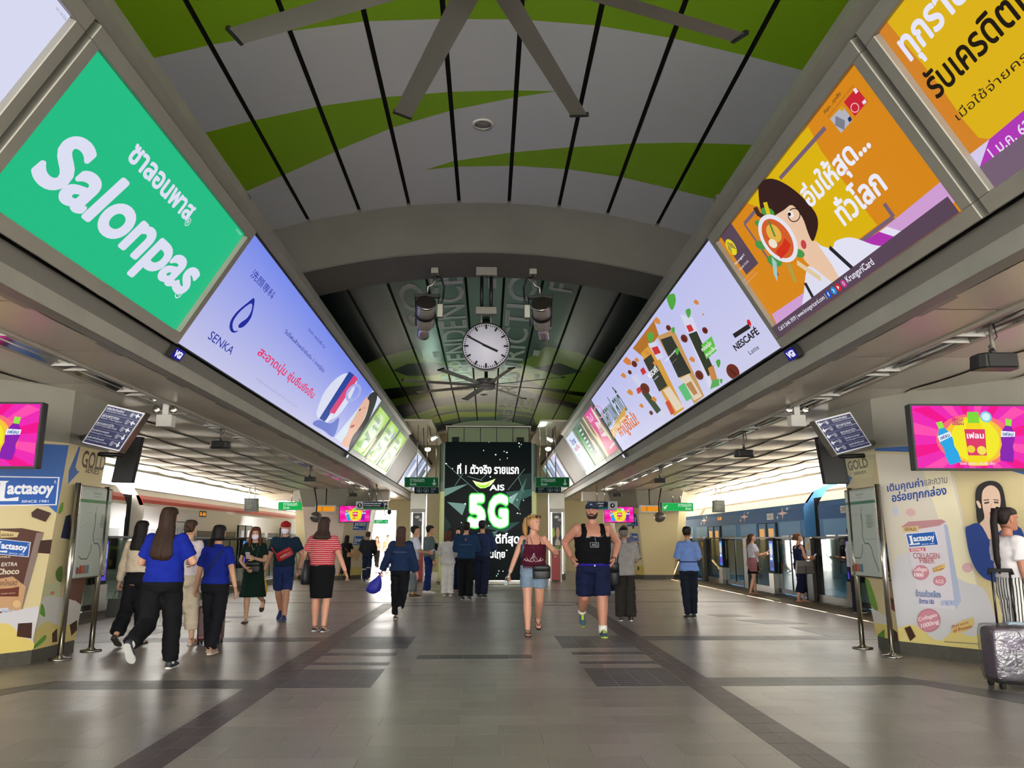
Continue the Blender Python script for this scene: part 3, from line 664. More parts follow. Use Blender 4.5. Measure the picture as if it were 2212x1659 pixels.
def p_at(p, v):
    q = p.O + p.U * .4 + p.W * v; d = q - EYE; k = d.dot(FWD); return (1106 + FPX * d.dot(RGT) / k, 829.5 - FPX * d.dot(UPV) / k)
def art_yellow(p):
    p.poly(c3((1190, 210), (1280, 120), (1400, 270), (1530, 420), (1640, 560), (1730, 690), (1760, 740), (1880, 880), (1950, 890), (1820, 992)), '#d9872a')
    p.poly(c3((1820, 990), (1950, 890), (2200, 680), (2500, 400), (2600, 560), (2240, 900), (1925, 1120)), '#b63cbc'); p.poly(c3((1820, 990), (1950, 890), (1885, 1080)), '#dcd0f2')
    p.rect(0, 0, 1, .13, '#7a6478')
    p.tb('ทุกรายการ', c3((1362, 275)), c3((2150, -330)), c3((1555, 380)), c3((1590, -15)), '#eeecff', .03)
    p.tb('รับเครดิตเงินคืน', c3((1565, 560)), c3((2700, -420)), c3((1640, 620)), c3((1545, 440)), '#241c14', .02)
    p.tb('เมื่อใช้จ่ายครบทุก', c3((1740, 745)), c3((2420, 180)), c3((1775, 780)), c3((1790, 655)), '#33281a', .0)
    p.tb('1 ม.ค. 62 - 31 ธ.ค. 62', c3((1942, 955)), c3((2620, 380)), c3((1985, 1000)), c3((1965, 930)), '#f0e2fa', .01)
for y0, y1, lab, bgc, art in ((.95, 4.56, 'orange and yellow lit sign with dark lettering, near end of the right row', '#e3b81c', art_yellow), (4.63, 8.13, 'framed orange lit sign of a woman behind a soup bowl', '#de8c1c', art_card)):
    light_box(1, y0, y1, .115, lab, bgc, art)
def art_coffee(p):
    def pl(col, *q): p.poly(c7(*q), col)
    pl('#b5701f', (575, 775), (715, 588), (748, 690), (640, 830))
    pl('#dcdcf2', (890, 548), (972, 570), (1152, 1020), (1085, 1050)); pl('#333a2a', (945, 680), (1000, 660), (1122, 930), (1075, 960)); pl('#cf2f34', (930, 625), (962, 615), (982, 655), (950, 668)); pl('#c88a4a', (1075, 905), (1112, 885), (1140, 985), (1105, 1010)); pl('#5cae5c', (1105, 985), (1150, 975), (1152, 1020), (1090, 1045))
    pl('#c99a5c', (738, 695), (850, 648), (1052, 1090), (985, 1142)); pl('#2f332c', (762, 715), (835, 690), (965, 935), (880, 968)); pl('#e3d2bb', (890, 975), (950, 940), (1040, 1090), (985, 1120)); pl('#b98552', (930, 1010), (965, 990), (1010, 1070), (985, 1085)); pl('#5fc07a', (880, 1030), (920, 1000), (975, 1100), (935, 1125))
    pl('#d9a03c', (632, 805), (705, 735), (920, 1175), (852, 1222)); pl('#37382c', (650, 850), (700, 810), (810, 1020), (755, 1060)); pl('#e6d5bd', (780, 1050), (825, 1025), (915, 1160), (870, 1190)); pl('#cf4a2c', (795, 1130), (820, 1115), (860, 1200), (835, 1215)); pl('#d6d8f0', (680, 740), (735, 725), (790, 830), (745, 850)); pl('#cf2f34', (705, 768), (745, 755), (768, 800), (728, 815)); pl('#cf2f34', (630, 915), (652, 895), (672, 930), (648, 950))
    pl('#d4d6ee', (570, 960), (600, 945), (810, 1215), (780, 1245)); pl('#36452f', (640, 1065), (672, 1045), (770, 1180), (742, 1205)); pl('#cf3a3a', (605, 1040), (628, 1025), (640, 1060), (615, 1075))
    for a, b, t in (((785, 835), (882, 800), 1), ((682, 950), (745, 900), 1)): p.tb('NESCAFÉ', c7(a), c7(b), c7((a[0] + 15, a[1] + 25)), c7((b[0] - 15, b[1] - 25)), '#f2f2fa', .04)
    p.tb('Latte', c7((838, 865)), c7((878, 845)), c7((842, 872)), c7((872, 840)), '#f2f2fa'); p.tb('Latte', c7((725, 975)), c7((752, 950)), c7((730, 980)), c7((750, 945)), '#f2f2fa')
    for x, y, r in ((928, 703, 22), (1068, 648, 18), (1030, 945, 26), (1255, 920, 42), (667, 1035, 30), (828, 630, 16), (710, 1195, 12), (600, 870, 18), (570, 925, 12)):
        p.ring(c7((x, y)), c7((x + r * .8, y + r)), c7((x + r * .7, y - r * .7)), '#6b2a1c'); p.stroke(c7((x - r * .5, y - r * .4), (x + r * .5, y + r * .5)), .03, '#3d140e')
    for x, y, r in ((1018, 455, 26), (755, 580, 34), (1065, 535, 10), (990, 835, 28), (555, 850, 40), (530, 945, 26), (620, 840, 22), (650, 1145, 22), (735, 1100, 26), (690, 790, 22), (745, 860, 24), (575, 1055, 30)):
        r *= .75; p.poly(c7((x - r, y), (x - r * .2, y - r), (x + r * .8, y - r * .2), (x + r * .9, y + r * .9), (x, y + r * .8)), '#d98a3a' if r < 30 else '#d9823c')
    for x, y, r in ((855, 450, 60), (970, 525, 34), (868, 640, 24), (1170, 858, 30), (715, 690, 40), (1190, 975, 18), (895, 780, 26)):
        r *= .9; p.blob(c7((x - r * .5, y - r * .6), (x + r * .4, y - r), (x + r * .6, y), (x + r * .2, y + r), (x - r * .2, y + r * .6)), '#4fa83e')
    pl('#62c04a', (1060, 735), (1130, 675), (1165, 770), (1095, 830)); p.tb('หอมนุ่ม', c7((1062, 765)), c7((1120, 710)), c7((1075, 790)), c7((1110, 700)), '#f4fbea', .02); p.tb('ละมุนลิ้น', c7((1090, 805)), c7((1155, 745)), c7((1100, 822)), c7((1145, 735)), '#f4fbea', .02)
    N = '#2a2426'
    p.tb('NESCAFÉ', c7((1255, 710)), c7((1455, 650)), c7((1300, 772)), c7((1425, 598)), N, .03); p.stroke(c7((1282, 672), (1388, 603)), .055, N); p.stroke(c7((1378, 562), (1387, 578), (1385, 596)), .07, '#d8202c')
    p.tb('Latte', c7((1375, 770)), c7((1448, 740)), c7((1392, 797)), c7((1436, 728)), N)
    p.tb('เนสกาแฟ ลาเต้', c7((415, 1265)), c7((520, 1095)), c7((440, 1285)), c7((462, 1015)), '#2f5a3a', .02)
    pl('#d9a545', (445, 1310), (545, 1145), (552, 1215), (470, 1360)); p.tb('รสชาติใหม่ คาราเมล', c7((455, 1325)), c7((548, 1170)), c7((470, 1345)), c7((530, 1180)), '#fbf4e4', .01)
    p.tb('คาปูชิโน่!', c7((522, 1350)), c7((628, 1230)), c7((545, 1368)), c7((598, 1165)), '#e2702a', .03)
    p.ring(c7((370, 1185)), c7((395, 1220)), c7((388, 1160)), '#d9a0b4', inner=.8)
light_box(1, 8.17, 18.42, .02, 'long white lit sign of coffee packets, next after the orange one', lambda p: p.grad(0, 0, 1, 1, '#d3d3f2', '#c3c5f4'), art_coffee, proud=.015, m_frame=M_DARK)
def art_pink(p):
    p.grad(0, 0, 1, 1, '#d8667c', '#e04aa0'); p.poly([(0, .0), (.2, 0), (.34, .5), (.2, 1), (0, 1)], '#e2d3a4', False); p.poly([(.2, .45), (.27, .8), (.2, 1), (.08, 1), (.1, .6)], '#8c6a5a', False)
    p.words('ไม่', .3, .78, .66, .93, '#f5cfe4', .02); p.poly([(.5, .4), (.82, .34), (.86, .66), (.58, .72)], '#efd9de', False); p.words('โฉมใหม่', .54, .44, .82, .62, '#c8486e', .02)
    p.ell(.88, .78, .06, .2, '#d9ecc8'); p.ell(.9, .4, .06, .2, '#cfe0a0'); p.poly([(.55, .08), (.98, .12), (.98, .17), (.55, .13)], '#f0c0cc', False)
def art_dgreen(p):
    p.grad(0, 0, 1, 1, '#7fb46a', '#4e6a64'); p.rect(.3, .2, .75, .95, '#2f5a44'); p.poly([(.1, 0), (.22, 0), (.3, .55), (.26, .9), (.16, .9), (.1, .5)], '#39a84a', False); p.poly([(.72, .1), (.9, .05), (1, .4), (.95, .85), (.82, .98), (.78, .6)], '#e6c4a0', False); p.poly([(.9, .5), (1, .45), (1, .9), (.86, .99)], '#6e5238', False)
    for i in range(6): p.rect(.36, .82 - .1 * i, .36 + .26 - .02 * (i % 3), .86 - .1 * i, '#cfe0d2')
def art_lblue(p):
    p.grad(0, 0, 1, 1, '#c4dcf6', '#dbe6fa'); p.words('ไทย', .25, .72, .75, .9, '#3a4a9a', .03); p.words('ชอปคืน', .2, .56, .8, .7, '#c0507a', .03); p.rect(.25, .42, .8, .47, '#9ab4e0'); p.rect(.3, .34, .8, .38, '#9ab4e0'); p.poly([(.05, 0), (.5, 0), (.42, .25), (.22, .32), (.08, .2)], '#6a9ad0', False); p.rect(.45, .2, .85, .25, '#e08aa0'); p.rect(.2, .1, .34, .5, '#88b4e6')
for y0, y1, lab, art in ((18.55, 20.75, 'pink lit sign with a wooden stick, just past the coffee sign', art_pink), (20.78, 22.95, 'dark green lit sign with rows of text between the pink and pale blue ones', art_dgreen), (22.98, 25.2, 'pale blue lit sign at the far end of the right row', art_lblue)):
    light_box(1, y0, y1, .12, lab, '#888888', art, proud=.02, m_frame=M_FR2)
for s, cols in ((-1, ('#cdd9f6', '#9fb0d8', '#d6d9f2')), (1, ('#d5d0f0', '#a8c6ea', '#7d9a94'))):
    for k, c in enumerate(cols):
        def art(p, c=c, k=k): p.rect(.1, .2, .5, .8, '#8ea0c8' if k != 2 else '#566a64'); p.poly([(.5, 0), (.9, 0), (.8, 1), (.6, 1)], '#f0eef8', False)
        light_box(s, 29.2 + 2.3 * k, 31.4 + 2.3 * k, .1, '%s small lit sign beyond the gap on the %s side of the hall' % (('first', 'second', 'third')[k], NAMES[s]), c, art, proud=.02, m_frame=M_FR2)
    # dark louvred gap between the two runs of signs
    st = MB().hexa([tilt(s, 25.5, 0, -.06), tilt(s, 29.1, 0, -.06), tilt(s, 29.1, 1, -.06), tilt(s, 25.5, 1, -.06)], [tilt(s, 25.5, 0, -.02), tilt(s, 29.1, 0, -.02), tilt(s, 29.1, 1, -.02), tilt(s, 25.5, 1, -.02)])
    struct('trim_8', st, mat('dark_louvre', '#4a473f', .5))
# little blue operator plates below the long signs
M_SCR = print_mat('screen_glow', 1.0, .25)
def plate(s, y, t, label, ln=.26, h=.13):
    root = thing('logo_plate', label, 'sign', tilt(s, y, t, .02))
    a, b = (y - ln / 2, y + ln / 2) if s < 0 else (y + ln / 2, y - ln / 2)
    MB().hexa([tilt(s, q, r, -.03) for q, r in ((a, t), (b, t), (b, t + h / DL), (a, t + h / DL))], [tilt(s, q, r, .03) for q, r in ((a, t), (b, t), (b, t + h / DL), (a, t + h / DL))]).build('plate_case', M_DARK, root, True)
    O = tilt(s, a, t, .031); p = Print(O, V((0, b - a, 0)), tilt(s, a, t + h / DL, .031) - O); p.rect(.03, .04, .97, .96, '#1f1c86'); p.words('VGi', .15, .2, .85, .8, '#eceaff', .06); p.build('plate_face', M_SCR, root)
    return root
plate(-1, 8.32, -.10, 'small lit blue plate with white letters under the pale blue sign')
plate(1, 8.05, -.11, 'small lit blue plate with white letters under the orange sign')
plate(-1, 18.72, -.09, 'tiny lit plate under the nearest lime green sign', .2, .1); plate(1, 18.5, -.09, 'tiny lit plate under the far end of the coffee sign', .2, .1)

# ================================================================ COLUMNS with printed wraps
M_WRAP = print_mat('column_wrap', 0, .35)
M_CAPI = mat('bare_column_paint', '#8f8b7f', .65, bump=.15, bscale=10, var=.06, vscale=2)
CREAM, BLUE, CHOCO = '#d6c596', '#2b62ac', '#4a2a20'
def column(label, bot, top, cap, faces):
    root = thing('column', label, 'column', (sum(p[0] for p in bot) / 8, sum(p[1] for p in bot) / 8, 0), 0, 'wrapped flaring columns')
    z0, z1, z2 = .15, 2.50, 3.14
    MB().hexa([(x, y, 0) for x, y in bot], [(x, y, z0) for x, y in bot]).build('plinth', mat('dark_terrazzo', '#4b4840', .5, var=.15, vscale=20), root, True)
    MB().hexa([(x, y, z0) for x, y in bot], [(x, y, z1) for x, y in top]).build('wrapped_shaft', mat('cream_wrap', CREAM, .4), root, True)
    MB().hexa([(x, y, z1) for x, y in top], [(x, y, z2) for x, y in cap]).build('bare_capital', M_CAPI, root, True)
    out = []
    for i in faces:
        a, b = (bot[i], bot[(i + 1) % 8]); ta, tb_ = top[i], top[(i + 1) % 8]
        A, B, TA, TB = V((*a, z0)), V((*b, z0)), V((*ta, z1)), V((*tb_, z1))
        p = Print(A, B - A, TA - A, gap=.0008); q = p.G @ V(((TB - p.O).dot(p.U), (TB - p.O).dot(p.W)))
        p.full = [(0, 0), (1, 0), (q.x, q.y), (0, 1)]; p.poly(p.full, CREAM, False); out.append(p)
    return root, out
def wave(p, u1, y0=.20, y1=.36):
    p.poly([(0, 0), (u1, 0), (u1, y0 * .5), (u1 * .7, y0 * .62), (u1 * .45, y0 * .45), (u1 * .2, y0 * .7), (0, y0 * .55)], '#e3cf78', False)
def logo(p, uv, big=1.):
    """white-on-blue name board: uv = lower left, lower right, upper left corners as fractions"""
    (a, b), (c, d), (e, f) = uv
    def m(x, y): return (a + (c - a) * x + (e - a) * y, b + (d - b) * x + (f - b) * y)
    p.poly([m(0, 0), m(1, 0), m(1, 1), m(0, 1)], '#e9eaf0', False); p.poly([m(.025, .04), m(.975, .04), m(.975, .96), m(.025, .96)], '#1f5cb0', False)
    p.text('actasoy', m(.22, .26), m(.92, .26), m(.22, .74), '#eef0f6', .04, False)
    p.poly([m(.05, .16), m(.40, .16), m(.40, .30), m(.22, .24), m(.19, .28), m(.19, .76), m(.23, .84), m(.07, .84), m(.11, .76), m(.11, .26), m(.05, .24)], '#eef0f6', False)
    p.text('SINCE 1981', m(.45, .10), m(.86, .10), m(.45, .19), '#dfe4f0', .02, False); p.text('R', m(.92, .76), m(.955, .76), m(.92, .88), '#dfe4f0', 0, False)
def uvs(p, *pts): return [p.px(q) for q in pts]
cl, cr = cv(2.7647, 0, 840), cv(2.371, 1740, 840)
BR = [(5.1, 10.45), (5.1, 9.9), (6.075, 8.475), (6.9, 8.4), (7.3, 9.5), (7.3, 10.7), (6.8, 11.3), (5.7, 11.3)]
TR = [(4.96, 10.80), (4.96, 9.80), (6.08125, 8.16125), (7.0, 8.1), (7.45, 9.1), (7.45, 10.9), (6.9, 11.6), (5.45, 11.5)]
CR = [(4.88, 10.9), (4.90, 9.68), (6.0, 8.02), (7.1, 7.98), (7.55, 9.0), (7.55, 11), (7, 11.8), (5.3, 11.7)]
BL = [(-5.05, 10.35), (-5.05, 9.42), (-5.7, 8.47), (-6.75, 8.4), (-7.3, 9.1), (-7.3, 10.5), (-6.8, 11.2), (-5.7, 11.2)]
TL = [(-4.96, 10.50), (-4.96, 9.55), (-5.7075, 8.4575), (-6.95, 8.35), (-7.45, 9), (-7.45, 10.8), (-6.9, 11.5), (-5.45, 11.5)]
CLp = [(-4.88, 10.6), (-4.90, 9.45), (-5.62, 8.25), (-7.1, 8.2), (-7.55, 9), (-7.55, 11), (-7, 11.8), (-5.3, 11.7)]
def choco_pack(p, lo, ro, to):
    pass
# --- right column
colR, (pa, pb) = column('wrapped column on the right behind the woman with the suitcase', BR, TR, CR, (0, 1))
pa.poly(cr((180, 355), (205, 345), (240, 455), (205, 520)), BLUE); pa.poly(cr((195, 345), (345, 320), (350, 440), (335, 455), (245, 458), (215, 440)), '#d9cf9e'); pa.poly(cr((195, 345), (352, 318), (353, 335), (205, 352)), '#e9e2c0')
pa.tb('GOLD', cr((218, 395)), cr((322, 385)), cr((225, 420)), cr((310, 352)), '#6e6048', .025); pa.tb('SERIES', cr((250, 432)), cr((312, 425)), cr((252, 442)), cr((308, 417)), '#6e6048', .02)
pa.poly(cr((410, 790), (500, 775), (523, 1160), (505, 1185), (430, 1110)), '#3b2119'); pa.poly(cr((413, 810), (470, 840), (473, 900), (415, 870)), '#1f5cb0'); pa.poly(cr((418, 980), (500, 1000), (515, 1130), (430, 1060)), '#b48a62'); pa.poly(cr((430, 1080), (500, 1130), (505, 1180), (435, 1120)), '#7a3a28')
pa.tb('actasoy', cr((420, 845)), cr((468, 870)), cr((420, 870)), cr((462, 840)), '#e6eaf4', .04); pa.tb('Choco', cr((420, 950)), cr((478, 975)), cr((422, 975)), cr((470, 940)), '#d6c3a0', .03)
pa.blob(cr((310, 980), (330, 985), (370, 1110), (365, 1140), (325, 1075)), '#6ea23a'); pa.blob(cr((335, 1130), (430, 1180), (470, 1290), (365, 1270)), '#d8d4cf'); pa.blob(cr((350, 1200), (480, 1230), (482, 1292), (368, 1270)), '#dfca76')
pa.poly(cr((375, 1260), (410, 1230), (410, 1280), (380, 1278)), '#5a8f34'); pa.poly(cr((445, 1220), (478, 1250), (480, 1300), (450, 1280)), '#3a2018')
pa.build('wrap_print', M_WRAP, colR)
pb.poly(cr((355, 305), (575, 288), (700, 285), (1125, 400), (1125, 440), (980, 400), (720, 330), (355, 318)), BLUE)
pb.poly(cr((360, 330), (570, 340), (760, 440), (955, 1340), (480, 1290)), '#d8cfbf'); pb.poly(cr((600, 410), (740, 420), (955, 1345), (900, 1345)), '#e9dfbe')
pb.blob(cr((455, 900), (560, 850), (800, 980), (930, 1050), (955, 1345), (480, 1290)), '#cfcdd2'); pb.blob(cr((475, 1230), (560, 1210), (680, 1290), (760, 1240), (860, 1270), (940, 1220), (955, 1345), (480, 1290)), '#ddcb82')
pb.text('เติมคุณค่า', cr((422, 540)), cr((607, 513)), cr((416, 482)), '#244a9a', .02); pb.text('และความ', cr((612, 497)), cr((728, 482)), cr((610, 466)), '#7a7a80', .01)
pb.text('อร่อยทุกกล่อง', cr((447, 594)), cr((727, 556)), cr((441, 530)), '#244a9a', .025)
pb.ring(cr((540, 632)), cr((565, 635)), cr((542, 612)), '#d9aeb2'); pb.ring(cr((463, 625)), cr((478, 627)), cr((464, 600)), '#c4c8d8'); pb.ring(cr((832, 915)), cr((860, 915)), cr((832, 890)), '#dbb0b6')
pb.poly(cr((505, 715), (720, 672), (800, 1085), (770, 1130), (590, 1110)), '#d9d2da'); pb.poly(cr((710, 690), (730, 700), (800, 1085), (770, 1130), (740, 900)), '#aeb8d0'); pb.poly(cr((495, 705), (530, 680), (700, 668), (720, 680), (690, 700), (505, 730)), '#c08a90')
pb.poly(cr((500, 708), (580, 702), (582, 730), (502, 735)), '#d6bf86'); pb.tb('GOLD', cr((510, 718)), cr((570, 715)), cr((515, 727)), cr((565, 709)), '#8a5a3a', .04)
logo(pb, uvs(pb, cr((532, 812)), cr((687, 800)), cr((515, 742))))
pb.poly(cr((535, 815), (617, 812), (620, 830), (540, 834)), '#c8616e'); pb.tb('SOYMILK', cr((545, 823)), cr((612, 822)), cr((546, 831)), cr((610, 816)), '#f4e4e6', .02)
pb.tb('COLLAGEN', cr((556, 853)), cr((690, 852)), cr((560, 868)), cr((685, 840)), '#b8606c', .01); pb.tb('FIBER', cr((590, 880)), cr((665, 880)), cr((592, 892)), cr((660, 868)), '#b8606c', .01)
for c, rx, ry in (((595, 940), 42, 38), ((692, 982), 33, 26), ((636, 1184), 60, 60)):
    pb.ring(cr(c), cr((c[0] + rx, c[1])), cr((c[0], c[1] - ry)), '#c27b8c'); pb.ring(cr(c), cr((c[0] + rx * .86, c[1])), cr((c[0], c[1] - ry * .86)), '#cd8b9a')
pb.tb('Collagen', cr((560, 925)), cr((630, 930)), cr((565, 938)), cr((625, 912)), '#f6e6ea', .02); pb.tb('1000', cr((562, 950)), cr((610, 955)), cr((565, 960)), cr((605, 942)), '#f6e6ea', .04); pb.tb('A.C.E', cr((672, 985)), cr((712, 985)), cr((675, 993)), cr((710, 977)), '#f6e6ea', .02)
pb.text('Collagen', cr((585, 1196)), cr((682, 1170)), cr((582, 1170)), '#f6e6ea', .02); pb.text('1000mg', cr((600, 1232)), cr((692, 1206)), cr((597, 1203)), '#f6e6ea', .03)
for dx, dy, k in ((0, 0, 1.), (-98, -300, .56)):
    q = lambda x, y: (752 + (x - 752) * k + (0 if k == 1 else -96), 1245 + (y - 1245) * k + (0 if k == 1 else -310))
    pb.poly(cr(q(752, 1225), q(800, 1190), (q(868, 1168)), q(870, 1205), q(830, 1240), q(765, 1252)), '#d9c07a'); pb.text('Good source', cr(q(757, 1224)), cr(q(842, 1199)), cr(q(755, 1209)), '#a3392f', .01); pb.text('of Protein', cr(q(765, 1247)), cr(q(860, 1222)), cr(q(762, 1229)), '#a3392f', .02)
pb.tb('น้ำนมถั่วเหลือง', cr((572, 1040)), cr((700, 1055)), cr((575, 1062)), cr((690, 1030)), '#6a86b8', .02); pb.tb('น้ำตาล 180', cr((590, 1085)), cr((665, 1088)), cr((592, 1097)), cr((660, 1072)), '#5a6ab0', .02)
for i in range(3): pb.poly(cr((705 + 25 * i, 1083), (725 + 25 * i, 1080), (728 + 25 * i, 1105), (708 + 25 * i, 1108)), '#aab6d6')
pb.poly(cr((515, 1222), (545, 1212), (572, 1265), (545, 1290)), '#43281e'); pb.poly(cr((720, 1290), (900, 1302), (900, 1306), (720, 1295)), '#8a8070')
SKN = '#e3c3ab'
pb.blob(cr((878, 540), (890, 500), (920, 478), (955, 470), (995, 480), (1022, 520), (1040, 640), (1046, 760), (1030, 800), (990, 780), (940, 720), (893, 690), (882, 620)), '#1d1a1c')
pb.blob(cr((916, 600), (950, 640), (985, 650), (1000, 690), (1015, 740), (960, 775), (900, 700), (925, 660)), SKN)
pb.blob(cr((828, 715), (845, 700), (890, 686), (925, 720), (955, 775), (1000, 730), (1060, 700), (1125, 740), (1140, 1000), (1040, 1010), (985, 990), (925, 968), (880, 920), (850, 850), (835, 780)), '#1d3d86'); pb.blob(cr((908, 690), (930, 700), (975, 690), (990, 700), (957, 765)), SKN)
pb.blob(cr((912, 560), (918, 520), (942, 497), (972, 496), (998, 520), (1008, 560), (1006, 600), (996, 635), (978, 658), (962, 660), (938, 642), (918, 610)), SKN); pb.blob(cr((884, 578), (893, 572), (906, 590), (908, 610), (896, 606)), SKN)
pb.stroke(cr((925, 585), (950, 580)), .018, '#3a2420'); pb.stroke(cr((975, 580), (998, 582)), .018, '#3a2420'); pb.stroke(cr((922, 570), (950, 566)), .010, '#4a3028'); pb.stroke(cr((972, 566), (1000, 570)), .010, '#4a3028'); pb.stroke(cr((952, 636), (985, 636)), .022, '#c25a5e'); pb.stroke(cr((962, 585), (958, 615), (970, 618)), .006, '#c89a84')
pb.build('wrap_print', M_WRAP, colR)
# --- left column
colL, (qa, qb) = column('wrapped column on the left beside the pink screen', BL, TL, CLp, (0, 1))
qa.poly(cl((470, 345), (480, 345), (485, 480), (405, 570), (410, 490)), BLUE); qa.poly(cl((478, 350), (655, 375), (655, 400), (630, 515), (460, 490), (450, 465)), '#d8c795')
qa.tb('GOLD', cl((487, 430)), cl((628, 445)), cl((500, 470)), cl((615, 390)), '#5e4c38', .02); qa.tb('SERIES', cl((508, 482)), cl((592, 490)), cl((510, 500)), cl((588, 474)), '#5e4c38', .02)
qa.poly(cl((390, 760), (420, 750), (420, 900), (360, 890)), '#2a2f4a'); qa.poly(cl((395, 1140), (530, 1130), (470, 1340), (425, 1365), (385, 1330)), '#6b4636'); qa.poly(cl((400, 1290), (450, 1260), (440, 1330), (400, 1340)), '#c9c4ce')
qa.blob(cl((360, 690), (375, 680), (370, 730), (345, 745)), '#6c9a3c'); qa.blob(cl((330, 1090), (365, 1060), (365, 1150), (335, 1140)), '#5d7f3c'); qa.poly(cl((250, 1170), (360, 1155), (355, 1250), (250, 1255)), '#c3c49a'); qa.tb('180', cl((295, 1220)), cl((320, 1218)), cl((297, 1230)), cl((318, 1208)), '#c0504a', .03)
qa.blob(cl((220, 1280), (330, 1240), (480, 1290), (470, 1400), (445, 1500), (180, 1558)), '#cfcbc6'); qa.blob(cl((195, 1470), (270, 1390), (370, 1420), (460, 1390), (445, 1500), (180, 1558)), '#d9c67c')
qa.poly(cl((410, 1410), (455, 1380), (455, 1440), (420, 1475)), '#43281e'); qa.poly(cl((305, 1460), (335, 1430), (335, 1510), (305, 1515)), '#43281e'); qa.blob(cl((215, 1290), (250, 1290), (262, 1360), (225, 1335)), '#5f9a3c'); qa.blob(cl((260, 1470), (262, 1500), (200, 1550), (180, 1550)), '#5f9a3c')
qa.build('wrap_print', M_WRAP, colL)
qb.poly(cl((-200, 320), (200, 325), (475, 340), (410, 580), (340, 745), (290, 700), (-200, 690)), BLUE)
logo(qb, uvs(qb, cl((-62, 700)), cl((338, 695)), cl((-40, 520))))
qb.poly(cl((-200, 840), (130, 832), (262, 858), (235, 930), (100, 1340), (-10, 1370), (-200, 1370)), '#5a3a30'); qb.poly(cl((0, 845), (112, 858), (100, 885), (0, 890)), '#d3bf86'); qb.tb('GOLD', cl((5, 872)), cl((78, 872)), cl((8, 880)), cl((75, 866)), '#5a3a24', .04)
qb.poly(cl((215, 860), (262, 858), (240, 930), (130, 1325), (95, 1330)), '#8f7a72')
logo(qb, uvs(qb, cl((-55, 985)), cl((168, 1005)), cl((-40, 892))))
qb.tb('SOYMILK', cl((-40, 1000)), cl((60, 1005)), cl((-38, 1010)), cl((58, 998)), '#d9c6a0', .03); qb.tb('EXTRA', cl((5, 1045)), cl((100, 1050)), cl((8, 1060)), cl((98, 1035)), '#dcd2c2', .03); qb.tb('Choco', cl((-25, 1090)), cl((112, 1085)), cl((-20, 1110)), cl((110, 1070)), '#e3d6bc', .03)
qb.poly(cl((-100, 1150), (70, 1120), (150, 1180), (120, 1330), (-100, 1330)), '#c59a72'); qb.poly(cl((-100, 1200), (60, 1190), (110, 1180), (105, 1240), (-100, 1240)), '#6b3324'); qb.tb('รสช็อกโกแลต', cl((-60, 1160)), cl((98, 1155)), cl((-58, 1180)), cl((96, 1135)), '#6b4a34', .02); qb.tb('SMOOTH AND RICH', cl((-80, 1224)), cl((85, 1224)), cl((-80, 1230)), cl((85, 1216)), '#e0cfb8', .02)
qb.ring(cl((95, 1285)), cl((118, 1285)), cl((95, 1262)), '#d9b483'); qb.rect(.3, .19, .42, .205, '#c9c6d8')
for i in range(3): qb.poly(cl((5 + 28 * i, 1320), (28 + 28 * i, 1318), (28 + 28 * i, 1345), (5 + 28 * i, 1348)), '#aeb4cc')
qb.poly(cl((180, 740), (215, 712), (300, 742), (265, 795), (185, 765)), '#3f271f'); qb.poly(cl((235, 905), (305, 900), (292, 985), (218, 980)), '#3f271f')
qb.blob(cl((-200, 1380), (60, 1330), (200, 1300), (225, 1320), (190, 1480), (160, 1525), (-200, 1540)), '#cfcbd0'); qb.blob(cl((-200, 1440), (30, 1400), (120, 1480), (175, 1500), (182, 1556), (-200, 1600)), '#dcc572')
qb.poly(cl((100, 1400), (185, 1395), (180, 1490), (92, 1478)), '#43281e')
qb.build('wrap_print', M_WRAP, colL)
# --- the second pair of columns, far down the platforms
def far_column(s, label, xi, y):
    bot = [(s * (xi + a), y + b) for a, b in ((0, .9), (0, -.1), (.65, -1.0), (1.7, -1.0), (2.2, -.3), (2.2, .9), (1.7, 1.5), (.65, 1.5))]
    top = [(s * (xi + a), y + b) for a, b in ((-.33, .9), (-.33, -.3), (.4175, -1.335), (1.9, -1.335), (2.4, -.4), (2.4, 1), (1.9, 1.8), (.3, 1.8))]
    cap = [(s * (xi + a), y + b) for a, b in ((-.5, 1), (-.45, -.5), (.3, -1.7), (2, -1.7), (2.5, -.4), (2.5, 1.2), (2, 2), (.2, 2))]
    root, (a, b, c) = column(label, bot, top, cap, (0, 1, 2)); b.poly(b.full, '#e3d3b6' if s < 0 else '#e6dab0', False)
    return root, a, b, c
colL2, a2, b2, c2 = far_column(-1, 'far wrapped column on the left behind the man with striped trousers', 4.45, 29.2)
b2.poly([(.0, .82), (1.1, .88), (1.12, 1), (0, 1)], BLUE, False)
logo(b2, [(.72, .66), (.1, .66), (.72, .84)]); b2.poly([(.1, .30), (.6, .32), (.6, .6), (.1, .58)], '#d8c8a0', False); logo(b2, [(.6, .44), (.14, .44), (.6, .58)]); b2.ell(.35, .3, .14, .09, '#d9b483'); b2.rect(0, 0, 1, .12, '#dcc572')
a2.build('wrap_print', M_WRAP, colL2); b2.build('wrap_print', M_WRAP, colL2)
c2.poly(c2.full, '#d9c5b4', False); c2.poly([(.35, .05), (.4, .5), (.6, .6), (.8, .5), (.85, .05)], '#2a4a9a', False); c2.ell(.6, .68, .13, .12, '#2a2224'); c2.ell(.6, .66, .09, .09, SKN); c2.poly([(0, .0), (.3, .1), (.7, .05), (1, .1), (1, 0)], '#dcc572', False); c2.build('wrap_print', M_WRAP, colL2)
colR2, a3, b3, c3_ = far_column(1, 'far wrapped column on the right behind the man in the grey shirt', 5.0, 29.6)
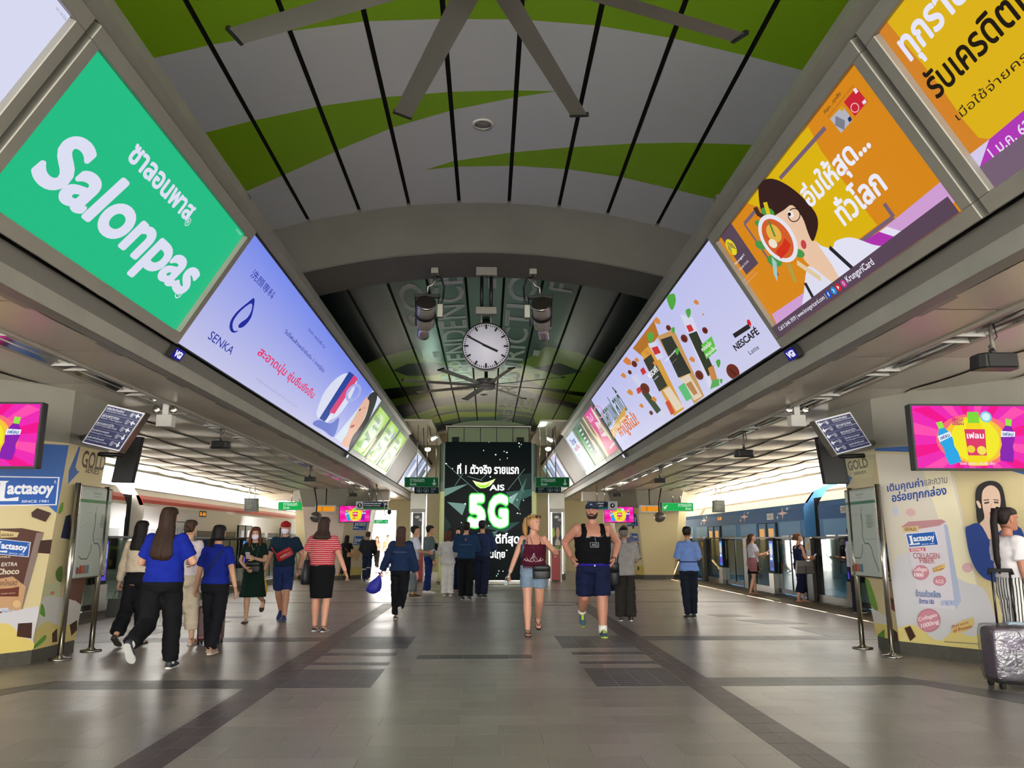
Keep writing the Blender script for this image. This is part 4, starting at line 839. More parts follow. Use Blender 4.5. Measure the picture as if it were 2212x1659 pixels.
logo(b3, [(.55, .72), (1.05, .72), (.55, .92)]); b3.poly([(.6, .28), (.98, .28), (1.0, .62), (.62, .64)], '#c9b49a', False); logo(b3, [(.62, .5), (.98, .5), (.62, .62)]); b3.poly([(.66, .3), (.95, .3), (.95, .48), (.66, .48)], '#8a5a3c', False); b3.rect(0, 0, 1, .14, '#e0c66a')
for u, v in ((.8, .68), (.62, .2), (.9, .22), (.75, .06)): b3.poly([(u, v), (u + .07, v + .02), (u + .06, v + .07), (u - .01, v + .05)], '#43281e', False)
for p_ in (a3, b3, c3_): p_.build('wrap_print', M_WRAP, colR2)

# ================================================================ SCREENS, BOARDS, STANDS
def drinks(p):
    p.rect(0, 0, 1, 1, '#f02ab4')
    cx, cy = .52, .45
    for k in range(16):
        a = 2 * pi * k / 16 + .1; b = a + .2
        def e(t):
            d = V((math.cos(t), math.sin(t) * 1.78)); m = min((1 - cx if d.x > 0 else cx) / max(abs(d.x), 1e-3), (1 - cy if d.y > 0 else cy) / max(abs(d.y), 1e-3)); return (cx + d.x * m, cy + d.y * m)
        p.poly([(cx, cy), e(a), e(b)], '#ff4fb0' if k % 2 else '#f5128e', False)
    p.ell(cx, cy, .34, .42, '#fb6f7c'); p.ell(cx, cy, .27, .38, '#f9c33a'); p.ell(cx, cy, .21, .36, '#f3ea2a')
    for bx, by, tl, c, cc in ((.27, .42, .28, '#2aa6e6', '#9be64a'), (.80, .46, -.16, '#8a1fb0', '#9be64a')):
        def m(u, v): return (bx + u * .5 * math.cos(tl) - v * math.sin(tl) * .56, by + (u * math.sin(tl) * .9 + v * math.cos(tl)))
        p.poly([m(-.11, -.36), m(.11, -.36), m(.12, -.2), m(.095, -.1), m(.12, 0), m(.12, .1), m(.05, .22), m(-.05, .22), m(-.12, .1), m(-.12, 0), m(-.095, -.1), m(-.12, -.2)], c, False)
        p.poly([m(-.05, .22), m(.05, .22), m(.055, .33), m(-.055, .33)], cc, False); p.poly([m(-.12, .02), m(.12, .06), m(.12, .14), m(-.12, .12)], '#e8f0fa', False)
        p.text('เฟลม', m(-.09, .045), m(.09, .065), m(-.09, .11), '#3a4fa0', .02, False)
    p.poly([(.44, .04), (.60, .04), (.61, .5), (.58, .72), (.46, .72), (.43, .5)], '#f4dc1e', False); p.poly([(.47, .72), (.57, .72), (.57, .9), (.47, .9)], '#7fd83c', False); p.poly([(.44, .2), (.6, .2), (.61, .62), (.43, .62)], '#e03a6a', False)
    p.words('เฟลม', .445, .47, .595, .57, '#f6f4fa', .03); p.ell(.47, .3, .035, .06, '#f0d23a'); p.ell(.56, .28, .04, .07, '#f3e25a'); p.ell(.63, .82, .05, .09, '#7fd0ea'); p.ell(.63, .82, .035, .062, '#d9f2f6')
    p.words('น้ำอัดลมมะนาว', .33, .68, .43, .84, '#c81a78', .04); p.words('เอส เฟลม อินฟิวชั่น', .36, .05, .66, .1, '#f6d8f0', .02)
def screen(name, label, O, U, W, art, group=None, depth=.09, bez=.02, feet=False):
    O, U, W = V(O), V(U), V(W); p = Print(O, U, W, gap=.0006); N = p.N
    root = thing(name, label, 'screen', tuple(O), 0, group); u, w_ = U.normalized(), W.normalized()
    lo = [O - u * bez - w_ * bez - N * .012, O + U + u * bez - w_ * bez - N * .012, O + U + W + u * bez + w_ * bez - N * .012, O + W - u * bez + w_ * bez - N * .012]
    MB().hexa([q - N * depth for q in lo], lo).build('casing', M_DARK, root, True, bevel=.008)
    for a, b, c, d in ((-1, -1, 1, -1), (-1, 1, 1, 1), (-1, -1, -1, 1), (1, -1, 1, 1)):
        pass
    r = [O, O + U, O + U + W, O + W]; mb = MB()
    for i in range(4): mb.hexa([lo[i], lo[(i + 1) % 4], r[(i + 1) % 4] - N * .012, r[i] - N * .012], [lo[i] + N * .016, lo[(i + 1) % 4] + N * .016, r[(i + 1) % 4] + N * .004, r[i] + N * .004])
    mb.build('bezel', M_DARK, root, True)
    art(p); p.build('display', M_SCR, root)
    c = O + U * .5 + W * .5 - N * (depth + .01); MB().box((c.x - .12, c.y, c.z - .1), (c.x + .12, c.y + .5, c.z + .1)).build('wall_bracket', M_DARK, root, True); return root
tvR = at_y(1982, 1011, 7.74); tvW = 1.18
screen('television', 'wide screen of three soft drink bottles on the right column, nearest to the camera', tvR, (tvW, -.0, 0), (0, 0, .63), drinks, 'soft drink screens')
tl_ = at_y(73, 1007, 7.85); screen('television', 'pink screen cut by the left picture edge, on the left column', tl_ - V((1.18, 0, 0)), (1.18, 0, 0), (0, 0, .616), drinks, 'soft drink screens')
for a, b, c, lab in (((733, 1127), (798, 1128), (733, 1093), 'far pink screen on the left, behind the sign numbered 2'), ((1306, 1128), (1369, 1129), (1306, 1095), 'far pink screen on the right, behind the sign numbered 4')):
    y = 27.4; A, B, C = at_y(*a, y), at_y(*b, y), at_y(*c, y); B.z = A.z; C.x = A.x
    screen('television', lab, A, B - A, C - A, drinks, 'soft drink screens')
M_PANEL = print_mat('sign_print', 0, .4)
M_SIGNG = print_mat('lit_sign', .55, .35)
def slab_board(name, label, cat, quad, y, art, m, group=None, depth=.06, frame=None, fw=.0):
    """flat board facing the camera side of the hall: quad = photographed lower left, lower right, upper left corners in the plane at distance y"""
    A, B, C = (at_y(*q, y) for q in quad); p = Print(A, B - A, C - A, gap=.0008); N = p.N; U, W = p.U, p.W
    root = thing(name, label, cat, tuple(A), 0, group); f = fw
    lo = [A - U.normalized() * f - W.normalized() * f, A + U + U.normalized() * f - W.normalized() * f, A + U + W + U.normalized() * f + W.normalized() * f, A + W - U.normalized() * f + W.normalized() * f]
    MB().hexa([q - N * depth for q in lo], [q - N * .002 for q in lo]).build('case', frame or M_STEEL, root, True, bevel=.006)
    art(p); p.build('face', m, root); return root, A, U, W, N
def directory(rev):
    def f(p):
        p.rect(0, 0, 1, 1, '#c9ccd6'); p.rect(.02, .03, .98, .97, '#252a52')
        for i in range(5):
            y = .84 - .188 * i
            if i: p.rect(.03, y + .135, .97, y + .142, '#8a8fae')
            tx = ('พิพิธภัณฑ์หอศิลป์', 'สยามพารากอน', 'สยามสแควร์วัน', 'โรงพยาบาลจุฬา', 'ศูนย์การค้าเซ็นเตอร์')[i]; en = ('Contemporary of Siam Square', 'Siam Paragon', 'SIAM SQUARE ONE', 'Chulalongkorn Hospital', 'Siam Discovery & Bangkok Art Centre')[i]
            x0, x1 = (.05, .62) if not rev else (.42, .96)
            p.words(tx, x0, y + .045, x0 + (x1 - x0) * .8, y + .11, '#d5d8e4', .01); p.words(en, x0, y - .01, x1, y + .035, '#b9bdd0', .01)
            c = .74 if not rev else .26; p.ell(c, y + .05, .045, .055, '#d5d8e4', inner=.86); p.words('ทางออก', c + .05, y + .05, c + .13, y + .085, '#d5d8e4') if not rev else p.words('ทางออก', c - .05 - .08, y + .05, c - .05, y + .085, '#d5d8e4')
            p.words(str(i + 1), c - .015, y + .02, c + .015, y + .08, '#d5d8e4', .02)
            a = .91 if not rev else .08; down = (i > 2) if not rev else False
            if down: p.stroke([(a, y + .12), (a, y)], .014, '#d5d8e4', False); p.stroke([(a - .035, y + .05), (a, y), (a + .035, y + .05)], .014, '#d5d8e4', False)
            else: p.stroke([(a - .05, y + .05), (a + .05, y + .05)], .014, '#d5d8e4', False); p.stroke([(a - .015 * 1, y + .10), (a - .05, y + .05), (a - .015, y)], .014, '#d5d8e4', False)
    return f
dl = slab_board('directory_board', 'tilted dark blue exit directory board on the left column', 'directory sign', ((177, 956), (257, 975), (233, 874)), 8.9, directory(False), M_PANEL, 'exit directory boards', .14, M_STEEL, .012)
dr = slab_board('directory_board', 'tilted dark blue exit directory board on the right column', 'directory sign', ((1808, 982), (1883, 962), (1761, 910)), 8.9, directory(True), M_PANEL, 'exit directory boards', .14, M_STEEL, .012)
for r_, sx in ((dl, -1), (dr, 1)):
    c = r_[1] + r_[2] * .5 + r_[3] * .5 - r_[4] * .13; MB().tube([c, V((sx * 5.05, 9.9, c.z))], .035).build('bracket', M_STEEL, r_[0], True)
for s, quad, y in ((-1, ((241, 1040), (284, 1041), (263, 944)), 10.4), (1, ((1784, 1044), (1834, 1043), (1766, 948)), 10.2)):
    r, A_, U_, W_, N_ = slab_board('monitor', 'black monitor hanging behind the directory board on the %s column' % NAMES[s], 'screen', quad, y, lambda p: p.rect(0, 0, 1, 1, '#0d0d0e'), M_PANEL, 'monitors on the columns', .08, M_BLACK, .01); c = A_ + U_ * .5 + W_ * .6 - N_ * .06; MB().tube([c, V((s * 5.05, c.y - .2, c.z))], .03).build('bracket', M_DARK, r, True)
def map_stand(s, label):
    X = s * 4.885 if s < 0 else 4.87; ya, yb = (9.72, 10.45) if s < 0 else (9.64, 10.40)
    root = thing('map_stand', label, 'map stand', (X, (ya + yb) / 2, 0), 0, 'route map stands')
    for y in (ya, yb):
        MB().lathe([(.032, .02), (.032, 2.04)], 16, o=(X, y, 0)).build('post', M_STEEL, root, True)
        MB().lathe([(.125, 0), (.125, .018), (.05, .03), (.035, .05)], 20, o=(X, y, 0)).build('base_plate', M_STEEL, root, True)
    d = -s
    MB().box((X - .018, ya + .034, .90), (X + .018, yb + .13, 2.02)).build('frame', M_STEEL, root, True, bevel=.008)
    O = V((X + d * .0185, (yb + .115) if s > 0 else (ya + .05), .92)); U = V((0, (ya + .05 - yb - .115) if s > 0 else (yb + .115 - ya - .05), 0)); p = Print(O, U, V((0, 0, 1.08)), gap=.0003)
    p.rect(0, 0, 1, 1, '#c9cbc8'); p.rect(0, .83, 1, .865, '#5e8f5c' if s < 0 else '#3f7f6c'); p.rect(.02, .87, .98, .98, '#d6d8d4'); p.words('ไปหมอชิต' if s < 0 else 'ไปบางหว้า', .38, .93, .64, .965, '#5a5f5c'); p.words('To Mo Chit' if s < 0 else 'To Bang Wa', .42, .895, .6, .915, '#5a5f5c')
    LN = '#4a5a50'
    p.stroke([(.52, .72), (.53, .62), (.5, .45), (.56, .37), (.68, .37), (.76, .32), (.8, .22), (.94, .06)], .016, LN, False); p.stroke([(.12, .23), (.2, .2), (.38, .2), (.46, .28), (.48, .36)], .014, LN, False); p.stroke([(.54, .8), (.5, .7), (.52, .62)], .012, '#7a8a80', False)
    for a, b in (((.1, .55), (.3, .6)), ((.6, .6), (.9, .6)), ((.6, .42), (.95, .42)), ((.2, .7), (.4, .72))): p.stroke([a, b], .006, '#9aa49e', False)
    for i in range(14): p.rect(.68, .55 + .011 * i, .68 + .14 + .05 * ((i * 7) % 3), .556 + .011 * i, '#8a908c')
    for i, c in enumerate(('#b0483c', '#c06a50', '#5a86a8')): p.rect(.16 + .1 * i, .04, .25 + .1 * i, .13, c)
    p.rect(.08, .04, .13, .11, '#a03a3a'); p.build('map_sheet', M_PANEL, root)
    gl = MB().box((O.x + d * .022 - .0015, min(O.y, O.y + U.y), .92), (O.x + d * .022 + .0015, max(O.y, O.y + U.y), 2.0)).build('glazing', glass('map_glazing', '#f8faf8', -.03, .08, .25), root, True)
map_stand(-1, 'steel route map stand by the left column, next to the women in blue'); map_stand(1, 'steel route map stand by the right column')

def speaker(px, py, label, w_, X=4.28):
    q = at_x(px, py, X if px > 1053 else -X); y = q.y; z = q.z
    root = thing('ceiling_speaker', label, 'speaker', (q.x, y, 3.14), 0, 'hanging loudspeakers'); h = w_ * .36
    mb = MB(); r = []
    pr = [(-.5, -.14), (-.36, -.3), (.36, -.3), (.5, -.14), (.5, .2), (-.5, .2)]
    mb.hexa([(q.x + a * w_, y + b * w_, z - h / 2) for a, b in pr], [(q.x + a * w_ * .94, y + b * w_ * .94, z + h / 2) for a, b in pr]).build('cabinet', M_BLACK if False else mat('black_plastic', '#151413', .45), root, True, bevel=.012)
    MB().hexa([(q.x + a * w_ * .93, y - .302 * w_ - .003, z + b * h) for a, b in ((-.36, -.42), (.36, -.42), (.36, .38), (-.36, .38))], [(q.x + a * w_ * .93, y - .302 * w_ - .012, z + b * h) for a, b in ((-.36, -.42), (.36, -.42), (.36, .38), (-.36, .38))]).build('grille', mat('speaker_grille', '#1d1c1b', .7, bump=.4, bscale=250), root, True)
    MB().tube([(q.x, y, 3.15), (q.x + .0, y, z + h / 2 - .01)], .016).build('rod', mat('grey_rod', '#6a665e', .5, .4), root, True)
    MB().tube([(q.x + .03, y, 3.15), (q.x + .05, y, z + .22), (q.x - .02, y + .02, z + .14), (q.x + .02, y, z + h / 2 - .01)], .006, 6).build('cable', M_DARK, root, True)
    MB().tube([(q.x - .05 * w_, y, z + h / 2 + .05), (q.x + .05 * w_, y, z + h / 2 - .005)], .022).build('swivel', M_DARK, root, True)
for px, py, lab, w_ in ((2148, 783, 'black speaker hanging over the right platform, nearest to the camera', .36), (1608, 980, 'second black speaker hanging on the right, before the train', .32), (1426, 1038, 'third black speaker on the right, above the green exit sign', .30), (1334, 1069, 'fourth black speaker on the right, above the far pink screen', .30), (476, 961, 'nearest black speaker hanging over the left platform', .32), (669, 1035, 'second black speaker hanging on the left', .30), (762, 1069, 'third black speaker on the left, above the far pink screen', .30)):
    speaker(px, py, lab, w_)
for s, px, py in ((-1, 357, 908), (1, 1722, 908)):
    X = s * 4.22; q = at_x(px, py, X)
    root = thing('emergency_light', 'white twin emergency light unit under the %s ceiling trough' % NAMES[s], 'emergency light', (X, q.y, 3.14), 0, 'emergency light units')
    MB().box((X - .1, q.y - .06, q.z - .09), (X + .1, q.y + .10, q.z + .07)).build('battery_box', M_WHITE, root, True, bevel=.008); MB().box((X - .04, q.y - .02, q.z + .07), (X + .04, q.y + .06, 3.15)).build('bracket', M_WHITE, root, True)
    for k in (-1, 1):
        MB().lathe([(.02, .02), (.05, -.02), (.052, -.05), (.04, -.055)], 14, 'y', (X + k * .11, q.y, q.z + .14)).build('lamp_head', M_STEEL, root, True)
        MB().tube([(X + k * .03, q.y + .02, q.z + .12), (X + k * .10, q.y + .02, q.z + .14)], .012).build('arm', M_WHITE, root, True)
# fluorescent fittings in the troughs
M_TUBE = mat('cold_tube', '#d9d9d2', .3); M_TUBEON = mat('lit_tube', '#ffffff', .3, emit='#fff1d0', es=5.0)
M_REFL = mat('reflector', '#c4c1ba', .15, 1.0)
fit = None
ORDW = 'first second third fourth fifth sixth seventh eighth ninth tenth eleventh twelfth thirteenth fourteenth fifteenth sixteenth seventeenth eighteenth nineteenth'.split()
for s in (-1, 1):
    for k in range(19):
        y = 4.5 + 1.45 * k; lit = k in (14, 16)
        root = thing('batten_light', '%s %s twin tube light in the %s ceiling trough, counted from the camera' % (ORDW[k], 'lit' if lit else 'unlit', NAMES[s]), 'light fixture', (s * 4.28, y, 3.192), 0, 'tube lights in the ceiling troughs')
        if fit is None or lit:
            parts = [('reflector', MB().hexa([(-.12, -.62, 0), (.12, -.62, 0), (.12, .62, 0), (-.12, .62, 0)], [(-.135, -.62, -.075), (-.128, -.62, -.075), (-.128, .62, -.075), (-.135, .62, -.075)]).hexa([(.128, -.62, -.075), (.135, -.62, -.075), (.135, .62, -.075), (.128, .62, -.075)], [(.11, -.62, 0), (.12, -.62, 0), (.12, .62, 0), (.11, .62, 0)]).mesh('reflector', M_REFL))]
            for x in (-.055, .055): parts.append(('tube', MB().tube([(x, -.59, -.045), (x, .59, -.045)], .014).mesh('tube', M_TUBEON if lit else M_TUBE)))
            for yy in (-.62, .60): parts.append(('end_cap', MB().box((-.135, yy, -.08), (.135, yy + .02, -.0)).mesh('end_cap', M_WHITE)))
            if not lit: fit = parts
        for nm, me in (parts if lit else fit): put(nm, me, root)

# ================================================================ THINGS HUNG IN THE HALL
def clock():
    c = at_y(1050, 750, ky(8.83)); R = .362
    root = thing('station_clock', 'round white double hung clock reading ten to four', 'clock', tuple(c))
    L = lambda mb, n, m, **k: mb.build(n, m, root, **k)
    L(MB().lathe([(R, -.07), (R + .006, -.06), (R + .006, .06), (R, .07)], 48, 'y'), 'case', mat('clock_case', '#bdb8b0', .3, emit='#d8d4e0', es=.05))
    L(MB().lathe([(R - .008, -.078), (R + .008, -.078), (R + .008, -.066), (R - .008, -.066), (R - .008, -.078)], 48, 'y'), 'rim', M_DARK)
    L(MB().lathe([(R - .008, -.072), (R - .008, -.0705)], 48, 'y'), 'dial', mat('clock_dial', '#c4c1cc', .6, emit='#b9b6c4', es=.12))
    mk = MB()
    for i in range(60):
        a = 2 * pi * i / 60; big = i % 5 == 0; M = Matrix.Rotation(a, 4, 'Y')
        mk.box((-.0145 if big else -.0055, -.0765, R - (.092 if big else .05)), (.0145 if big else .0055, -.073, R - .02), 0, M)
    o = L(mk, 'minute_marks', M_BLACK)
    L(MB().box((-.018, -.081, -.06), (.018, -.0775, .195), 0, Matrix.Rotation(math.radians(115), 4, 'Y')), 'hour_hand', M_BLACK)
    L(MB().box((-.014, -.086, -.07), (.014, -.0825, .31), 0, Matrix.Rotation(math.radians(298), 4, 'Y')), 'minute_hand', M_BLACK)
    zb = za(0) - .585 * K - c.z
    M_BR = mat('bracket_paint', '#77726a', .5, .3)
    L(MB().box((-.165, -.08, zb - .14), (.165, .08, zb)), 'ceiling_bracket', M_BR, bevel=.008); L(MB().box((-.165, -.06, R + .15), (.165, .06, R + .27)), 'lower_bracket', M_BR, bevel=.008)
    for x in (-.073, .073):
        L(MB().tube([(x, 0, R + .26), (x, 0, zb - .13)], .027, 10), 'hanging_pipe', M_DARK); L(MB().tube([(x, 0, R - .02), (x, 0, R + .16)], .018, 8), 'neck', M_BR)
    L(MB().box((-.02, -.03, zb - .15), (.02, .02, zb - .1)), 'cable_gland', M_DARK)
clock()
def gobo(px, label, flip):
    top = at_y(px + (8 if flip < 0 else -8), 572, ky(8.8)); zb = za(top.x) - .585 * K
    root = thing('effect_projector', label, 'projector light', (top.x, ky(8.8), zb), 0, 'cylindrical projectors under the arch'); root.scale = (K, K, K)
    f = flip
    L = lambda mb, n, m, **k: mb.build(n, m, root, **k)
    L(MB().box((-.045, -.05, -.07), (.045, .05, 0)), 'mount', M_ALU, bevel=.004)
    L(MB().tube([(0, 0, -.06), (0, 0, -.16), (f * -.03, 0, -.20), (f * -.08, 0, -.22), (f * -.085, 0, -.32)], .016), 'stem', M_ALU)
    cx = f * -.085
    L(MB().box((cx - .15, -.03, -.36), (cx + .15, .03, -.315)), 'crossbar', M_DARK, bevel=.006)
    ax = V((f * -.12, .87, -.50)).normalized(); c0 = V((cx, -.13, -.46)); M = Matrix.Translation(c0) @ V((0, 0, 1)).rotation_difference(ax).to_matrix().to_4x4()
    def tl(prof, n=24): 
        mb = MB().lathe(prof, n); mb.v = [tuple(M @ V(p)) for p in mb.v]; return mb
    S = mat('projector_shell', '#a39c94', .3, .6)
    L(tl([(.10, 0), (.112, .02), (.112, .16), (.105, .165), (.105, .19), (.115, .2), (.112, .34), (.075, .375), (.07, .38)]), 'housing', S)
    L(tl([(.105, -.012), (.114, -.012), (.114, .012), (.105, .012)]), 'rear_ring', M_STEEL); L(tl([(.1, -.004), (.1, .006)]), 'vent', M_BLACK)
    for k in range(3):
        mb = MB().box((-.098, -.0025, -.008), (.098, .0025, -.004), 0, Matrix.Rotation(k * pi / 3, 4, 'Z')); mb.v = [tuple(M @ V(p)) for p in mb.v]; L(mb, 'vent_bar', M_DARK)
    L(tl([(.068, .37), (.07, .54), (.06, .545), (.055, .44)]), 'lens_tube', mat('polished_tube', '#c9bfc4', .18, .9))
    L(tl([(.117, .165), (.117, .195), (.10, .195), (.10, .165), (.117, .165)]), 'clamp_band', M_DARK)
    for k in (-1, 1): L(MB().tube([(cx + k * .135, 0, -.34), (cx + k * .128, .0, -.52), (cx + k * .118, .02, -.69)], .007), 'yoke_arm', M_DARK)
    L(MB().box((cx - f * -.155 - .035, -.05, -.60), (cx - f * -.155 + .035, .02, -.44)), 'junction_box', M_ALU, bevel=.005)
    L(MB().tube([(0, .0, -.09), (f * .07, 0, -.11), (f * .11, 0, -.22), (f * .10, 0, -.36), (cx + f * .155, -.02, -.45)], .011), 'cable', M_DARK)
gobo(948, 'silver cylindrical projector hanging left of the clock', 1); gobo(1143, 'silver cylindrical projector hanging right of the clock', -1)
def fan(x, y, z, a0, label, lit):
    root = thing('ceiling_fan', label, 'ceiling fan', (x, y, z), 0, 'eight bladed ceiling fans'); root.scale = (K, K, K)
    L = lambda mb, n, m, **k: mb.build(n, m, root, **k); M_B = mat('fan_blade_metal', '#8e8b84', .4, .5)
    L(MB().lathe([(.04, -.05), (.155, -.045), (.16, .03), (.12, .06), (.17, .065), (.17, .10), (.05, .12)], 28), 'hub', mat('fan_hub_paint', '#6b655f', .45, .4))
    L(MB().lathe([(.02, -.062), (.145, -.058), (.15, -.045), (.02, -.044)], 28), 'hub_cover', mat('hub_cover_plastic', '#9fc2a8' if lit else '#8a877f', .25))
    L(MB().tube([(0, 0, .11), (0, 0, (za(x) - z + .02) / K)], .03, 10), 'down_rod', M_DARK); L(MB().lathe([(.09, 0), (.09, .04), (.04, .07)], 16, o=(0, 0, (za(x) - z - .08) / K)), 'canopy', M_DARK)
    for k in range(8):
        a = math.radians(a0 + 45 * k); M = Matrix.Rotation(a, 4, 'Z') @ Matrix.Rotation(math.radians(10), 4, 'X')
        sec = [(-.062, 0), (-.03, .012), (.02, .013), (.062, .002), (.02, .003), (-.03, .002)]
        L(MB().hexa([M @ V((.15, b, c)) for b, c in sec], [M @ V((1.42, b * .9, c)) for b, c in sec]), 'blade', M_B); L(MB().box((1.42, -.06, -.004), (1.44, .06, .018), 0, M), 'blade_tip', M_DARK)
fan(kx(.03), ky(3.14), kz(3.94), 21, 'large ceiling fan at the top of the picture, before the arch', False); fan(kx(.02), ky(13.14), kz(3.94), 16, 'large ceiling fan beyond the arch, under the dark green vault', True)
for i, (x, y, lab) in enumerate(((.0, None, 'round speaker grille in the white vault panel'), (.03, 10.4, 'round downlight behind the clock hanger'), (.03, 13.9, 'round downlight above the far fan'), (-.05, 20.2, 'round downlight near the end of the dark vault'))):
    if y is None: q = arch_pt(1043, 268); x, y = q.x, q.y
    else: x, y = kx(x), ky(y)
    root = thing('downlight', lab, 'downlight', (x, y, za(x)), 0, 'round fittings in the vault'); MB().lathe([(.1, -.014), (.13, -.012), (.13, .002), (.1, .002), (.1, -.014)], 28).build('ring', M_WHITE, root); MB().lathe([(.101, -.004), (.101, 0)], 28).build('grille', mat('downlight_grille', '#8f8a84', .6, bump=.3, bscale=200), root)
for i, (px, py, s, lab) in enumerate(((535, 425, -1, 'small grey camera bracket on the left trim before the arch'), (1548, 428, 1, 'small grey camera bracket on the right trim before the arch'), (770, 765, -1, 'small lamp on the left trim past the arch'), (1332, 752, 1, 'small lamp on the right trim past the arch'))):
    q = at_x(px, py, s * 2.42); root = thing('trim_lamp', lab, 'lamp', tuple(q), 0, 'small lamps along the trims'); MB().box((-.02, -.05, -.02), (.02, .05, .02)).build('head', M_ALU, root, bevel=.004); MB().box((min(0, s * .06), -.02, .01), (max(0, s * .06), .0, .03)).build('arm', M_DARK, root)

# ---------------------------------------------------------------- LED kiosk at the end of the hall
YK = 25.58
def kiosk():
    a, b = at_y(957, 1260, YK), at_y(1148, 955, YK); x0, x1, z0, z1 = a.x, b.x, .09, b.z
    root = thing('screen_kiosk', 'tall dark advertising screen of green 5G letters at the hall end', 'advertising screen', ((x0 + x1) / 2, YK, 0))
    MB().box((x0 + .02, YK + .012, 0.08), (x1 - .02, YK + 1.5, z1)).build('body', M_DARK, root, True)
    MB().box((x0 - .1, YK - .03, 0), (x1 + .1, YK + 1.55, .085)).build('plinth', M_ALU, root, True, bevel=.01)
    MB().box((x0 - .01, YK - .02, .085), (x1 + .01, YK + .02, .12)).build('sill', M_STEEL, root, True)
    for s, x in ((-1, x0), (1, x1)):
        prof = [(x, YK), (x + s * .06, YK - .01), (x + s * .13, YK + .03), (x + s * .17, YK + .1), (x + s * .17, YK + 1.5), (x, YK + 1.5)]
        MB().hexa([(p, q, .085) for p, q in prof], [(p, q, 2.9) for p, q in prof]).build('side_cheek', mat('lime_cheek', '#c8cf8a', .35), root, True)
        MB().hexa([(p, q, 2.9) for p, q in prof], [(p, q, z1 - .05) for p, q in prof]).build('side_cheek', mat('grey_cheek', '#5e6a60', .3, .3), root, True)
    p = Print((x0, YK, z0 + .03), (x1 - x0, 0, 0), (0, 0, z1 - z0 - .03), gap=.0009); ck = cv(4.3667, 900, 880)
    p.rect(0, 0, 1, 1, '#050b0b')
    for col, pts in (('#1b2a26', ((960, 640), (1080, 620), (1085, 800), (1015, 815))), ('#2c4c44', ((840, 800), (1085, 770), (1085, 830), (905, 910))), ('#5f7d74', ((248, 770), (490, 720), (248, 850))), ('#64827a', ((288, 893), (470, 910), (430, 1018))), ('#7fa095', ((830, 870), (960, 800), (900, 910))), ('#21413a', ((560, 1120), (980, 1080), (840, 1180))), ('#48665e', ((660, 1190), (770, 1160), (720, 1240))), ('#152622', ((250, 1000), (330, 1120), (250, 1200))), ('#3a5a52', ((900, 910), (960, 960), (1040, 660)))): p.poly(ck(*pts), col)
    for a, b in (((250, 510), (590, 810)), ((440, 620), (360, 740)), ((600, 690), (700, 590)), ((860, 780), (1020, 580)), ((905, 900), (975, 970)), ((1010, 800), (960, 660)), ((480, 650), (620, 690))): p.stroke(ck(a, b), .012, '#6f8f86')
    r = random.Random(3)
    for i in range(46):
        u, v = r.random(), r.random(); p.ell(u, v, .006 + .004 * (i % 3 == 0), .0045, '#cfe6dc' if i % 3 else '#f4fff8', n=8)
    W = '#ffffff'
    p.tb('ที่ 1 ตัวจริง รายแรก', *ck((383, 600), (963, 600), (500, 630), (500, 530)), W, .03)
    p.poly(ck((527, 689), (570, 703), (620, 712), (670, 703), (743, 675), (722, 710), (690, 742), (645, 762), (600, 764), (562, 738)), '#e4f8a8'); p.poly(ck((552, 712), (600, 735), (650, 735), (700, 705), (672, 745), (630, 760), (590, 752)), '#8fd830')
    p.tb('AIS', *ck((688, 760), (828, 760), (760, 786), (760, 729)), W, .03)
    for t, l, rr in (('5', 478, 655), ('G', 668, 870)):
        p.tb(t, *ck((l - 4, 980), (rr + 4, 980), (560, 1150), (560, 806)), '#17b53c', .10); p.tb(t, *ck((l + 3, 980), (rr - 3, 980), (560, 1142), (560, 814)), '#8dfb7a', .075); p.tb(t, *ck((l + 9, 980), (rr - 9, 980), (560, 1134), (560, 822)), W, .05)
    p.tb('เร็วที่สุด ดีที่สุด', *ck((420, 1250), (968, 1250), (560, 1312), (560, 1185)), W, .03); p.tb('บนแผ่นดินไทย', *ck((430, 1390), (833, 1390), (560, 1420), (560, 1335)), W, .03)
    p.build('led_display', print_mat('led_glow', 1.35, .2), root)
    # ledge, lift shaft panels and two little speakers above the screen
    t = thing('lift_shaft', 'cream panelled lift head above the tall screen', 'lift shaft', ((x0 + x1) / 2, YK + .3, z1)); M_CR = mat('cream_panel', '#8f9a72', .5)
    zt = at_y(1052, 920, YK).z
    MB().box((x0 + .04, YK + .35, z1), (x1 - .04, YK + 1.4, zt)).build('backing', M_DARK, t, True)
    for i in range(5):
        xa = x0 + .06 + (x1 - x0 - .12) * i / 5; MB().box((xa + .012, YK + .32, z1 + .02), (xa + (x1 - x0 - .12) / 5 - .012, YK + .36, zt - .02)).build('panel', M_CR, t, True, bevel=.004)
    MB().box((x0 - .02, YK + .25, zt - .01), (x1 + .02, YK + 1.5, zt + .05)).build('cornice', M_ALU, t, True, bevel=.01)
    q = [(x0 + .2 + (x1 - x0 - .4) * i / 12) for i in range(13)]
    MB().hexa([(x, YK + .4, zt + .05) for x in q] + [(x, YK + .4, zt + .05 + .2 * max(0, 1 - ((x - (x0 + x1) / 2) / (x1 - x0) * 2) ** 2)) for x in q[::-1]], [(x, YK + .44, zt + .05) for x in q] + [(x, YK + .44, zt + .05 + .2 * max(0, 1 - ((x - (x0 + x1) / 2) / (x1 - x0) * 2) ** 2)) for x in q[::-1]]).build('arched_panel', M_CR, t, True)
